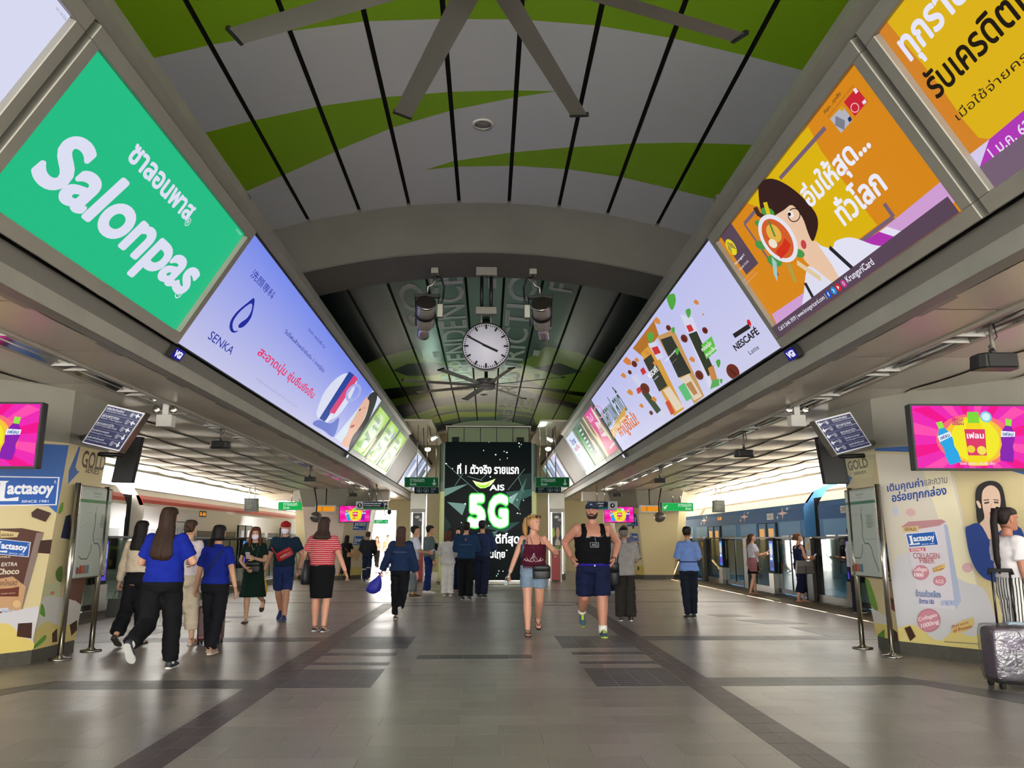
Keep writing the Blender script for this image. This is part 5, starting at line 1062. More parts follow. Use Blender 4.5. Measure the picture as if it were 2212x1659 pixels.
    for s, px in ((-1, 984), (1, 1124)):
        c = at_y(px, 947, YK + .1); w_ = thing('small_speaker', 'small black speaker on the %s end of the screen top' % NAMES[s], 'speaker', (c.x, YK + .1, z1), 0, 'pair of speakers on the tall screen'); MB().box((-.11, -.08, 0), (.11, .08, .16)).build('cabinet', M_BLACK, w_, bevel=.01); MB().box((-.09, -.084, .02), (.09, -.079, .14)).build('grille', mat('speaker_grille'), w_)
kiosk()
def arrow(p, c, d, k, col, wd, asp):
    """arrow centred on c pointing along d"""
    dx, dy = d; tip = (c[0] + dx * k, c[1] + dy * k * asp); tail = (c[0] - dx * k, c[1] - dy * k * asp); p.stroke([tail, tip], wd, col, False)
    for s in (-1, 1):
        ex, ey = -dx * .6 - s * dy * .6, -dy * .6 + s * dx * .6; p.stroke([(tip[0] + ex * k, tip[1] + ey * k * asp), tip], wd, col, False)
def exit_art(left_text, d, c=None, g='#0c6e38'):
    def f(p):
        asp = p.U.length / p.W.length; W = '#c9e6d2'
        p.rect(0, 0, 1, 1, '#9db8a4'); p.rect(.012, .035, .988, .965, g)
        x = .16 if left_text else .52
        p.words('ทางออก', x, .50, x + .42, .86, W, .02); p.words('Exit', x if left_text else x + .23, .16, (x if left_text else x + .23) + .19, .42, W, .03)
        arrow(p, (c or (.87 if left_text else .12), .5), d, .085 if abs(d[0]) < .1 else .07, W, .045 * p.W.length * 3, asp)
    return f
def hung(name, label, cat, quad, y, art, m, rods, zr, group=None, depth=.1, frame=None):
    root, A, U, W, N = slab_board(name, label, cat, quad, y, art, m, group, depth, frame or M_ALU, .006)
    for k in rods:
        a = A + U * k + W - N * depth * .5; MB().tube([a, V((a.x, a.y, zr if not callable(zr) else zr(a.x)))], .014, 8).build('rod', M_STEEL, root, True)
    return root
for s, q, q2 in ((-1, ((874, 1052), (947.5, 1052), (874, 1031)), ((895, 1066), (948, 1066), (895, 1052.5))), (1, ((1157, 1052), (1230, 1052), (1157, 1031)), ((1157, 1064), (1212, 1064), (1157, 1052.5)))):
    hung('exit_sign', 'dark green exit sign with a down arrow on the %s of the tall screen' % NAMES[s], 'sign', q, 24.2, exit_art(True, (0, -1)), M_PANEL if False else print_mat('dim_sign', .32, .4), (.36, .65, .92) if s < 0 else (.13, .34, .6), 4.86, 'exit signs')
    def lift(p, s=s):
        p.rect(0, 0, 1, 1, '#0e2a2c'); W = '#9fb2ae'
        for x in ((.08, .36) if s < 0 else (.45, .72)):
            p.ell(x + .12, .52, .11, .36, W, inner=.86); p.rect(x + .08, .34, x + .15, .6, W)
        p.words('ลิฟต์', .68 if s < 0 else .1, .52, .88 if s < 0 else .32, .9, W); p.words('Lift', .68 if s < 0 else .1, .15, .8 if s < 0 else .24, .42, W)
    hung('lift_sign', 'dark lift sign with a wheelchair symbol under the %s exit sign' % NAMES[s], 'sign', q2, 24.25, lift, print_mat('dim_sign', .32, .4), (), 0, 'lift signs')
hung('exit_sign', 'bright green exit sign with a slanting arrow over the left platform', 'sign', ((601, 1102), (672, 1102), (601, 1084)), 28.0, exit_art(True, (.7, -.7), None, '#1fae50'), print_mat('bright_sign', 1.0, .4), (.4, .64), 3.12, 'exit signs')
hung('exit_sign', 'bright green exit sign with a slanting arrow over the right platform', 'sign', ((1430, 1104), (1498, 1104), (1430, 1086)), 28.0, exit_art(False, (-.7, -.7), None, '#1fae50'), print_mat('bright_sign', 1.0, .4), (.36, .6), 3.12, 'exit signs')
hung('exit_sign', 'small far green exit sign in front of the bright opening on the left', 'sign', ((808, 1131), (838, 1131), (808, 1122.5)), 33.0, exit_art(True, (.7, -.7), None, '#2fae60'), print_mat('bright_sign', 1.0, .4), (.2, .8), 3.2, 'exit signs')
def plat(num, th, en, left):
    def f(p):
        p.rect(0, 0, 1, 1, '#b6b8b4'); a, b = (.22, .985) if left else (.015, .70); p.rect(a, .3, b, .96, '#262c3c'); p.rect(a, .05, b, .3, '#3f7a4a' if left else '#2a6a6a')
        c = .11 if left else .85; p.ell(c, .5, .075, .075 * p.U.length / p.W.length, '#1c1c1e'); p.words(num, c - .03, .36, c + .03, .68, '#e8e8e4', .05)
        p.words(th, a + .02, .66, a + .58 * (1 if left else .95), .88, '#d9dad4', .03); p.words(en, a + .02, .38, a + .54 * (1 if left else .98), .58, '#d9dad4', .03)
        if left: arrow(p, (.92, .62), (.7, .7), .045, '#d9dad4', .04, p.U.length / p.W.length)
    return f
hung('platform_sign', 'platform sign numbered 2 with an arrow, in front of the far pink screen', 'sign', ((769.5, 1101), (837.5, 1101), (769.5, 1083)), 26.2, plat('2', 'ไปมหาวิทยาลัยเกษตรศาสตร์', 'To Kasetsart University', True), print_mat('dim_sign2', .5, .4), (.4, .64), 3.14, 'platform number signs')
hung('platform_sign', 'platform sign numbered 4 behind the head of the big man', 'sign', ((1267, 1101), (1333, 1101), (1267, 1083)), 26.2, plat('4', 'ไปสนามกีฬา', 'To National Stadium', False), print_mat('dim_sign2', .5, .4), (.35, .6), 3.14, 'platform number signs')
for s, q in ((-1, ((527.5, 1104), (554, 1104.5), (528, 1076))), (1, ((1543, 1106), (1566, 1106), (1543, 1081)))):
    def disp(p):
        p.rect(0, 0, 1, 1, '#30342f'); 
        for i in range(4): p.rect(.15, .75 - .17 * i, .15 + .5 - .1 * (i % 2), .80 - .17 * i, '#7a8450' if i > 1 else '#5c625a')
    hung('train_display', 'dark hanging train time display over the %s platform' % NAMES[s], 'display', q, 26.0, disp, M_PANEL, (.3, .75), 3.1, 'train time displays', .25)
# floodlights, amber boards, cameras by the far columns
for s, px in ((-1, 683), (1, 1424)):
    c = at_y(px, 1117, 27.0); root = thing('floodlight', 'grey drum floodlight by the far column on the %s' % NAMES[s], 'floodlight', tuple(c), 0, 'drum floodlights')
    MB().lathe([(.10, -.2), (.17, -.18), (.18, .05), (.12, .2)], 20, 'y').build('drum', M_ALU, root); MB().lathe([(.15, -.205), (.15, -.19)], 20, 'y').build('lens', mat('flood_lens', '#55504a', .2), root); MB().tube([(0, 0, .15), (0, 0, .45), (s * .1, 0, 3.1 - c.z)], .025).build('bracket', M_DARK, root)
    a = at_y(px - 20 * s, 1100, 27.3); b = thing('train_board', 'amber lit train board behind the %s drum floodlight' % NAMES[s], 'display', tuple(a), 0, 'amber train boards'); MB().box((-.35, 0, -.12), (.35, .1, .14)).build('case', M_WHITE, b, bevel=.01)
    p = Print(a + V((-.3, -.004, -.07)), (.6, 0, 0), (0, 0, .16)); p.rect(0, 0, 1, 1, '#e08a1c'); p.rect(.3, 0, .34, 1, '#8a5a1c'); p.build('amber_face', print_mat('amber_glow', 1.1, .4), b); MB().tube([(0, .05, .14), (0, .05, 3.1 - a.z)], .02).build('rod', M_DARK, b, False)
c = at_y(841, 1106, 26.0); cc = thing('dome_camera', 'small dome camera on a hooked arm beside the sign numbered 2', 'camera', tuple(c)); MB().ell((0, 0, 0), .07, .07, .09).build('dome', M_DARK, cc); MB().tube([(0, 0, .07), (0, 0, .12)], .06, 10).build('collar', M_WHITE, cc); MB().tube([(-.02, 0, -.09), (-.1, 0, -.14), (-.16, 0, -.05), (-.16, 0, .25), (-.5, 0, 3.21 - c.z)], .015).build('arm', M_ALU, cc)
# small lamps round the kiosk (they are lit)
M_LAMP = mat('lit_lamp', '#ffffff', .3, emit='#f4ffe8', es=14)
for i, (px, py, y, lab) in enumerate(((938, 947, 24.6, 'small lit lamp high on the left of the tall screen'), (924, 971, 24.8, 'bright round lamp left of the tall screen'), (1187, 950, 24.6, 'small lit lamp high on the right of the tall screen'), (1184, 970, 24.8, 'bright round lamp right of the tall screen'))):
    c = at_y(px, py, y); root = thing('spot_lamp', lab, 'lamp', tuple(c), 0, 'lamps round the tall screen'); k = -1 if px < 1053 else 1
    if i % 2 == 0:      # these lamps throw their light up on to the vault
        ld = bpy.data.lights.new('uplight', 'SPOT'); ld.energy = 110; ld.color = (.62, 1, .78); ld.spot_size = 1.9; ld.spot_blend = .9; ld.shadow_soft_size = .05; lo = bpy.data.objects.new('uplight', ld); COL.objects.link(lo); lo.location = c + V((-k * .15, -.12, .08)); lo.rotation_euler = (V((-.5 * k, 22.8, 6.2)) - lo.location).to_track_quat('-Z', 'Y').to_euler()
    (MB().tube([(-.09, 0, -.05 * -k), (.09, 0, .05 * -k)], .035) if i % 2 == 0 else MB().ell((0, 0, 0), .09, .05, .06)).build('lamp_glass', M_LAMP, root); MB().tube([(0, .03, .02), (k * .12, .06, .10), (k * .16, .06, 4.87 - c.z)], .012).build('arm', M_DARK, root); MB().tube([(-.1, .02, .04), (.1, .02, .04)], .03, 8).build('hood', M_WHITE, root)
# poster pillars and red ticket stands past the kiosk
for s, x0, x1, lab in ((-1, 884, 918, 'black poster pillar of a man, left of the tall screen'), (1, 1187, 1221, 'black poster pillar of a woman, right of the tall screen')):
    y = 28.2; A, B, C = at_y(x0, 1200, y), at_y(x1, 1200, y), at_y(x0, 1099, y); root = thing('poster_pillar', lab, 'poster', ((A.x + B.x) / 2, y, 0), 0, 'poster pillars')
    MB().box((A.x, y, 0), (B.x, y + .4, 3.0)).build('pillar', M_ALU, root, True); MB().box((A.x, y - .04, 0), (B.x, y, .22)).build('foot', mat('grey_foot', '#5a574f', .6), root, True)
    for xx in (A.x + .05, B.x - .12): MB().box((xx, y - .05, .2), (xx + .05, y - .005, C.z - .1)).build('upright', M_STEEL, root, True)
    MB().box((A.x, y - .05, C.z - .12), (B.x, y - .0, C.z)).build('cap', M_WHITE, root, True)
    p = Print((A.x + .1, y - .01, .3), (B.x - A.x - .2, 0, 0), (0, 0, C.z - .45)); p.rect(0, 0, 1, 1, '#141216'); p.poly([(0, .55), (.3, .62), (.2, .75), (0, .72)], '#9cc42c', False); p.poly([(.85, .62), (1, .6), (1, .8), (.85, .78)], '#9cc42c', False)
    p.poly([(.15, .93), (.5, .96), (.75, .93), (.45, .9)], '#e9e9e4', False); p.words('AIS', .58, .86, .9, .91, '#e9e9e4', .03)
    p.poly([(.2, .25), (.3, .5), (.5, .58), (.8, .5), (.95, .25)], '#2c2a2e' if s < 0 else '#cfc3b6', False); p.ell(.55, .70, .26, .12, '#2a1d1a'); p.ell(.56, .66, .18, .095, '#d9a888'); p.rect(.0, .36, 1, .44, '#1c1b1c'); p.words('NEXT G', .1, .375, .9, .425, '#b9d040', .04); p.rect(0, 0, 1, .25, '#14100f'); p.rect(.7, .1, 1, .2, '#c98a6a'); p.build('poster', M_PANEL, root)
    xs = at_y(905 if s < 0 else 1200, 1210, 27.2).x
    r2 = thing('red_stand', 'red and white ticket stand by the %s poster pillar' % NAMES[s], 'stand', (xs, 27.2, 0), 0, 'red ticket stands'); MB().box((-.16, -.15, .05), (.16, .15, 1.02)).build('cabinet', mat('red_paint', '#a3181c', .4), r2, bevel=.01); MB().box((-.2, -.17, 0), (-.15, .17, 1.06)).build('side', M_WHITE, r2); MB().box((.15, -.17, 0), (.2, .17, 1.06)).build('side', M_WHITE, r2); MB().box((-.2, -.2, 1.02), (.2, .18, 1.06)).build('top', M_WHITE, r2)
M_CREAM = mat('cream_wall_paint', '#c9bd92', .6)
struct('wall_back', MB().box((-4.05, 36, 0), (-1.6, 36.3, 3.15)).box((-7.7, 36, 0), (-5.1, 36.3, 3.15)).box((-5.1, 36, 2.68), (-4.05, 36.3, 3.15)).box((1.6, 36, 0), (6.7, 36.3, 3.15)).box((-3.6, 36, 3.15), (3.6, 36.3, 6.6)), M_CREAM)
struct('beam', MB().box((-8.4, 29.5, 2.80), (-3.6, 29.9, 3.2)), M_SOFFIT); struct('beam', MB().box((3.6, 29.5, 2.80), (8.4, 29.9, 3.2)), M_SOFFIT)
struct('wall_3', MB().box((-1.6, 27.2, 0), (1.6, 27.4, 4.6)), M_DARK)

# ================================================================ PLATFORM GATES
M_GATE = mat('gate_post_paint', '#3b3833', .4, .3); M_GBOX = mat('gate_box_steel', '#8f8b83', .35, .5); M_GGL = glass('gate_glass', '#b9c9c4', .10)
def gate_ad(k):
    def f(p):
        p.rect(0, 0, 1, 1, ('#3a7ad0', '#4a3fc0', '#2a5ab8')[k % 3]); p.rect(.1, .55, .9, .92, '#9cc8ee'); p.ell(.5, .62, .22, .2, '#e6c8b0'); p.rect(.15, .1, .85, .3, '#7a3ac8' if k % 2 else '#1f2a6e'); p.rect(.2, .36, .8, .44, '#e6eef8')
    return f
def gate(s, y, k, label):
    root = thing('platform_gate', label, 'platform gate', (s * 7.6, y, 0), 0, 'half height platform gates'); X = lambda a: s * a
    def bx(n, m, xa, xb, ya, yb, za_, zb_, **kw): return MB().box((min(s * xa, s * xb) - s * 7.6, ya, za_), (max(s * xa, s * xb) - s * 7.6, yb, zb_)).build(n, m, root, **kw)
    bx('post', M_GATE, 7.46, 7.74, 0, .34, 0, 1.42, bevel=.01); bx('post', M_BLACK, 7.5, 7.72, .34, .52, 0, 1.42)
    o = bx('sticker', mat('yellow_sticker', '#c9a020', .5), 7.455, 7.461, .08, .24, 1.14, 1.3)
    for a, b in ((.54, 1.5), (1.52, 2.48)):
        bx('door_leaf', M_GGL, 7.585, 7.605, a, b, .14, 1.36)
        bx('door_frame', M_DARK, 7.57, 7.62, a, b, .04, .14); bx('door_frame', M_DARK, 7.57, 7.62, a, a + .03, .14, 1.36)
    bx('box', M_GBOX, 7.46, 7.74, 2.5, 2.86, 0, .52, bevel=.01); bx('pillar', M_BLACK, 7.5, 7.72, 2.5, 2.86, .52, 1.42)
    bx('fixed_pane', M_GGL, 7.59, 7.61, 2.88, 4.5, .16, 1.38); bx('kick_plate', M_GBOX, 7.56, 7.64, 2.88, 4.53, .0, .16); bx('top_rail', M_DARK, 7.54, 7.66, 0, 4.53, 1.40, 1.445); bx('end_post', M_DARK, 7.56, 7.64, 4.49, 4.53, .0, 1.42)
    O = V((X(7.496), y + (2.82 if s > 0 else 2.54), .58)); p = Print(O, V((0, -.28 * s, 0)), V((0, 0, .76))); gate_ad(k)(p); p.build('advert_display', M_SCR, root)
ORD = ('nearest', 'second', 'third', 'fourth', 'fifth', 'sixth', 'seventh')
for s in (-1, 1):
    for k in range(7): gate(s, (8.9 if s < 0 else 9.1) + 4.55 * k, k, '%s platform gate along the %s track, counted away from the camera' % (ORD[k], NAMES[s]))

# ================================================================ TRAINS
def car(s, y0, y1, label, body, cant, stripe, right):
    root = thing('train_car', label, 'train', (s * 9.5, (y0 + y1) / 2, 0), 0, '%s train' % ('white and red' if s < 0 else 'blue'))
    pr = [(8.0, -.95), (8.0, 2.15), (8.06, 2.3), (8.25, 2.55), (8.7, 2.75), (10.3, 2.75), (10.8, 2.5), (10.95, 2.1), (10.95, -.95)]
    MB().hexa([(s * a, y0, b) for a, b in pr], [(s * a, y1, b) for a, b in pr]).build('body', body, root, True)
    MB().hexa([(s * a, y0 + .01, b) for a, b in ((7.985, 1.86), (7.985, 2.15), (8.05, 2.29), (8.08, 2.29), (8.03, 1.86))], [(s * a, y1 - .01, b) for a, b in ((7.985, 1.86), (7.985, 2.15), (8.05, 2.29), (8.08, 2.29), (8.03, 1.86))]).build('cantrail', cant, root, True)
    if stripe: MB().hexa([(s * a, y0, b) for a, b in ((8.0, 2.17), (8.05, 2.31), (8.12, 2.40), (8.2, 2.40), (8.1, 2.17))], [(s * a, y1, b) for a, b in ((8.0, 2.17), (8.05, 2.31), (8.12, 2.40), (8.2, 2.40), (8.1, 2.17))]).build('roof_stripe', stripe, root, True)
    else: MB().hexa([(s * a, y0, b) for a, b in ((8.04, 2.28), (8.24, 2.555), (8.3, 2.55), (8.1, 2.28))], [(s * a, y1, b) for a, b in ((8.04, 2.28), (8.24, 2.555), (8.3, 2.55), (8.1, 2.28))]).build('roof_edge', M_WHITE, root, True)
    rf = [(8.24, 2.552), (8.7, 2.755), (10.3, 2.755), (10.8, 2.505)]; MB().hexa([(s * a, y0, b) for a, b in rf] + [(s * a, y0, b + .012) for a, b in rf[::-1]], [(s * a, y1, b) for a, b in rf] + [(s * a, y1, b + .012) for a, b in rf[::-1]]).build('roof', M_WHITE, root, True)
    def bx(n, m, xa, xb, ya, yb, a, b, par=root, **kw): return MB().box((min(s * xa, s * xb), ya, a), (max(s * xa, s * xb), yb, b)).build(n, m, par, True, **kw)
    nd = 4; L = (y1 - y0) / nd
    M_WIN = mat('train_window', '#23292a' if not right else '#5d7f93', .2, spec=.35); M_WARM = mat('warm_car_interior', '#d9a85c', .6, emit='#e0a24a', es=.55)
    for k in range(nd):
        c = y0 + L * (k + .5)
        fr = bx('door_frame', M_BLACK, 7.975, 8.02, c - .78, c + .78, .0, 1.84)
        for a, b in ((c - .72, c - .02), (c + .02, c + .72)):
            d = bx('door', body if right else M_WHITE, 7.965, 7.99, a + .06, b - .06, .0, 1.82)
            bx('door_pane', M_WARM if right else M_WIN, 7.955, 7.97, a + .16, b - .16, .85, 1.68, d)
        for a, b in ((c - L / 2 + .25, c - .95), (c + .95, c + L / 2 - .25)):
            if right:
                m = (a + b) / 2
                for p0, p1 in ((a + .12, m - .05), (m + .05, b - .12)): bx('window', M_WIN, 7.98, 8.02, p0, p1, .85, 1.5, bevel=.05)
                bx('blue_panel', mat('pale_blue_wrap', '#6d9fc8', .55, spec=.15), 7.988, 8.01, a, b, 0, 1.84)
            else: bx('window', M_WIN, 7.985, 8.02, a, b, .75, 1.62)
    for k in range(5): bx('roof_unit', M_WHITE, 8.75, 9.6, y0 + 2 + 4 * k, y0 + 3.4 + 4 * k, 2.75, 2.87)
    return root
M_BW = mat('white_train_paint', '#cfc9ba', .25, coat=.5); M_BB = mat('blue_train_wrap', '#4f86b8', .55, spec=.15); M_BC = mat('deep_blue_wrap', '#2f6299', .55, spec=.15)
M_RED = mat('red_train_stripe', '#c4412f', .35)
car(-1, -2.8, 18.0, 'near car of the white train with a red roof stripe, left track', M_BW, M_BW, M_RED, False); car(-1, 18.9, 40, 'far car of the white train with a red roof stripe, left track', M_BW, M_BW, M_RED, False)
tb1 = car(1, -2.0, 18.9, 'near car of the blue train behind the right map stand', M_BB, M_BC, None, True); tb2 = car(1, 19.8, 41, 'far car of the blue train with number 1851, right track', M_BB, M_BC, None, True)
for s, y in ((-1, 18.0), (1, 18.9)):
    root = thing('gangway', 'dark bellows between the two cars of the %s train' % NAMES[s], 'train', (s * 9.5, y + .45, 0), 0, 'train gangways')
    for k in range(7): MB().box((min(s * 8.25, s * 10.8), y + .03 + .12 * k, -.5), (max(s * 8.25, s * 10.8), y + .10 + .12 * k, 2.4)).build('fold', M_BLACK, root, True)
for root, quad, t in ((tb2, ((1657, 1123), (1671, 1122), (1657, 1110)), '1851'), (tb1, ((1816, 1108), (1832, 1106), (1816, 1093)), '2851')):
    A, B, C = (at_x(*q, 7.983) for q in quad); p = Print(A, V((0, B.y - A.y, 0)), V((0, 0, C.z - A.z))); p.rect(0, 0, 1, 1, '#cfcfc4'); p.words(t, .08, .15, .92, .85, '#3a3f3c', .02); p.build('number_plate', M_PANEL, root)
for yy in (21.2, 24.4, 29.0, 33.5, 12.5):
    p = Print((7.982, yy + .5, 1.9), (0, -1.0, 0), (0, 0, .34)); p.poly([(.1, .5), (.45, .62), (.5, 1), (.55, .62), (.9, .5), (.55, .38), (.5, 0), (.45, .38)], '#d9b7b0', False); p.ell(.85, .8, .05, .12, '#e6e2d0'); p.ell(.12, .2, .05, .12, '#e9cf9a'); p.build('wrap_print', M_PANEL, tb2 if yy > 19 else tb1)
for s, root, yy in ((-1, None, 22.5), (1, tb2, 27.3), (1, tb2, 33.5)):
    r = root or [o for o in bpy.data.objects if o.name.startswith('train_car') and o.location.x < 0 and o.location.y > 20][0]
    p = Print((s * 7.981, yy, 2.0), (0, .55 * -s, 0), (0, 0, .17)); p.rect(0, 0, 1, 1, '#3a3020'); p.words('S-10', .1, .2, .9, .8, '#ff9a30', .05); p.build('route_display', print_mat('amber_glow', 1.1, .4), r)
# pale building across the street on the right
bl = thing('building', 'pale panelled building seen over the blue train', 'building', (24, 50, 0)); M_BLD = mat('pale_cladding', '#b9c4c8', .5); bk = MB().box((24.1, 38, -6), (40, 80, 14)).build('block', M_WHITE, bl, True)
for i in range(14):
    for j in range(5): MB().box((24.0, 38.1 + 3 * i, -1 + 3 * j), (24.12, 40.9 + 3 * i, 1.9 + 3 * j)).build('cladding_panel', M_BLD, bl, True)

# ================================================================ PEOPLE
def skin(c): return mat('skin_' + c.lstrip('#'), c, .5, var=.05, vscale=30)
def cloth(c, rough=.85): return mat('cloth_' + (c if isinstance(c, str) else 'x').lstrip('#'), c, rough, bump=.35, bscale=22, var=.12, vscale=9, spec=.12)
def hairm(c): return mat('hair_' + c.lstrip('#'), c, .62, bump=.8, bscale=70, var=.40, vscale=40, stretch=(1, 1, .08), spec=.25)
def patterned(name, kind, a, b, k):
    """striped or checked cloth in the garment's own coordinates"""
    if name in MATS: return MATS[name]
    m = bpy.data.materials.new(name); m.use_nodes = True; MATS[name] = m; nt = m.node_tree; L = nt.links.new; bs = nt.nodes['Principled BSDF']; bs.inputs['Roughness'].default_value = .85
    tc = nt.nodes.new('ShaderNodeTexCoord'); sp = nt.nodes.new('ShaderNodeSeparateXYZ'); L(tc.outputs['Object'], sp.inputs[0])
    n = nt.nodes.new('ShaderNodeTexNoise'); n.inputs['Scale'].default_value = 5; L(tc.outputs['Object'], n.inputs['Vector'])
    def bars(src, k, duty):
        a1 = nt.nodes.new('ShaderNodeMath'); a1.operation = 'MULTIPLY_ADD'; L(n.outputs[0], a1.inputs[0]); a1.inputs[1].default_value = .035; L(src, a1.inputs[2])
        m1 = nt.nodes.new('ShaderNodeMath'); m1.operation = 'MULTIPLY'; m1.inputs[1].default_value = k; L(a1.outputs[0], m1.inputs[0])
        f = nt.nodes.new('ShaderNodeMath'); f.operation = 'FRACT'; L(m1.outputs[0], f.inputs[0]); g = nt.nodes.new('ShaderNodeMath'); g.operation = 'LESS_THAN'; g.inputs[1].default_value = duty; L(f.outputs[0], g.inputs[0]); return g.outputs[0]
    mx = nt.nodes.new('ShaderNodeMix'); mx.data_type = 'RGBA'; mx.inputs[6].default_value = (*lin(a), 1); mx.inputs[7].default_value = (*lin(b), 1)
    if kind == 'h': L(bars(sp.outputs[2], k, .28), mx.inputs[0])
    elif kind == 'v':
        ad = nt.nodes.new('ShaderNodeMath'); ad.operation = 'ADD'; L(sp.outputs[0], ad.inputs[0]); L(sp.outputs[1], ad.inputs[1]); L(bars(ad.outputs[0], k, .35), mx.inputs[0])
    else:
        ad = nt.nodes.new('ShaderNodeMath'); ad.operation = 'ADD'; L(sp.outputs[0], ad.inputs[0]); L(sp.outputs[1], ad.inputs[1]); o = nt.nodes.new('ShaderNodeMath'); o.operation = 'MAXIMUM'
        L(bars(sp.outputs[2], k, .25), o.inputs[0]); L(bars(ad.outputs[0], k, .25), o.inputs[1]); L(o.outputs[0], mx.inputs[0])
    L(mx.outputs[2], bs.inputs['Base Color']); return m
FUSE = []
def fused(mb, voxel, smooth, wrinkle, seed, name, m, parent, more=None):
    """one continuous surface out of overlapping closed forms; MORE (head, hands, feet) is joined on. The surfaces are all grown together at the end."""
    me = bpy.data.meshes.new('tmp'); me.from_pydata([tuple(p) for p in mb.v], [], mb.f)
    bm = bmesh.new(); bm.from_mesh(me); bmesh.ops.recalc_face_normals(bm, faces=bm.faces); bm.to_mesh(me); bm.free()
    o = bpy.data.objects.new('tmp', me); TMPC.objects.link(o)
    r = o.modifiers.new('r', 'REMESH'); r.mode = 'VOXEL'; r.voxel_size = voxel; r.adaptivity = 0
    s = o.modifiers.new('s', 'SMOOTH'); s.factor = .5; s.iterations = smooth
    t = link(name, bpy.data.meshes.new(name), parent); FUSE.append((o, t, m, wrinkle, seed, more)); return t
def grow_all():
    TMPV.update(); dg = TMPV.depsgraph
    for o, t, m, wrinkle, seed, more in FUSE:
        m2 = o.evaluated_get(dg).to_mesh()
        if wrinkle:
            vs = []
            for v in m2.vertices:
                c = v.co; q = V((c.x * 9 + seed, c.y * 9, c.z * 15)); vs.append(tuple(c + v.normal * (wrinkle * (noise.noise(q) + .5 * noise.noise(q * 2.3)))))
        else: vs = [tuple(v.co) for v in m2.vertices]
        fs = [tuple(p.vertices) for p in m2.polygons]
        if more: n = len(vs); vs += more.v; fs += [tuple(i + n for i in f) for f in more.f]
        me = bpy.data.meshes.new(t.name); me.from_pydata(vs, [], fs); me.materials.append(m); me.polygons.foreach_set('use_smooth', [True] * len(fs)); me.update()
        old = t.data; t.data = me; bpy.data.meshes.remove(old)
    bpy.data.scenes.remove(TMPS)
TMPS = bpy.data.scenes.new('workbench'); TMPC = TMPS.collection; TMPV = TMPS.view_layers[0]
HP = [(0, .020, .070, -.012), (.03, .036, .084, .0), (.09, .047, .090, -.012), (.16, .056, .092, -.045), (.25, .061, .093, -.062), (.31, .064, .092, -.072), (.38, .067, .092, -.082), (.44, .069, .090, -.09), (.50, .071, .087, -.095),
      (.56, .073, .089, -.098), (.62, .074, .093, -.101), (.70, .074, .091, -.102), (.78, .072, .084, -.098), (.86, .064, .068, -.086), (.93, .048, .045, -.065), (.975, .030, .025, -.042), (1.0, .010, .008, -.015)]
HH = .228
def hrow(z):
    for a, b in zip(HP, HP[1:]):
        if z <= b[0]: t = (z - a[0]) / (b[0] - a[0]); return [a[i] + (b[i] - a[i]) * t for i in range(1, 4)]
    return list(HP[-1][1:])
def hpt(t, z, off=0.):
    """point on the head at angle t (0 = face) and height fraction z"""
    w_, f, b = hrow(max(0, min(1, z))); s, c = math.sin(t), math.cos(t)
    x = (w_ + off) * math.copysign(abs(s) ** .9, s); y = ((f if c > 0 else -b) + off) * math.copysign(abs(c) ** .9, c)
    if c > 0:
        if .30 < z < .62:
            k = max(0, 1 - abs(x) / .020); h = (z - .36) / .04 if z < .40 else (.62 - z) / .22; y += .024 * k ** .7 * max(0, min(1, h))
        y -= .010 * math.exp(-((abs(x) - .031) / .014) ** 2 - ((z - .51) / .05) ** 2)
        y += .005 * math.exp(-(x / .022) ** 2 - ((z - .22) / .03) ** 2) + .006 * math.exp(-(x / .02) ** 2 - ((z - .06) / .05) ** 2)
    return V((x, y, z * HH))
def head_mesh(mb, M, k, beardless=True):
    zs = [0, .015, .03, .06, .09, .13, .17, .20, .22, .24, .27, .31, .34, .37, .40, .43, .47, .50, .53, .57, .62, .68, .74, .80, .86, .91, .95, .975, .99, 1.]
    n = 40; mb.loft([[M @ (hpt(2 * pi * j / n, z) * k) for j in range(n)] for z in zs])
    for s in (-1, 1): mb.ell((s * .073 * k, -.008 * k, .475 * HH * k), .010 * k, .020 * k, .033 * k, 10, 6, M=M)
def patch(M, k, t0, t1, z0, z1, off, th=.004, n=14, m=6, zf=None):
    """thin curved sheet lying on the head"""
    mb = MB(); rows = []
    for i in range(m + 1):
        r1, r2 = [], []
        for j in range(n + 1):
            t = t0 + (t1 - t0) * j / n; a, b = (z0, z1) if zf is None else zf(abs(t)); z = a + (b - a) * i / m
            r1.append(M @ (hpt(t, z, off + th) * k)); r2.append(M @ (hpt(t, z, off) * k))
        rows.append(r1 + r2[::-1])
    return mb.loft(rows)
def lerp(a, b, t): return a + (b - a) * t
class Pose: pass
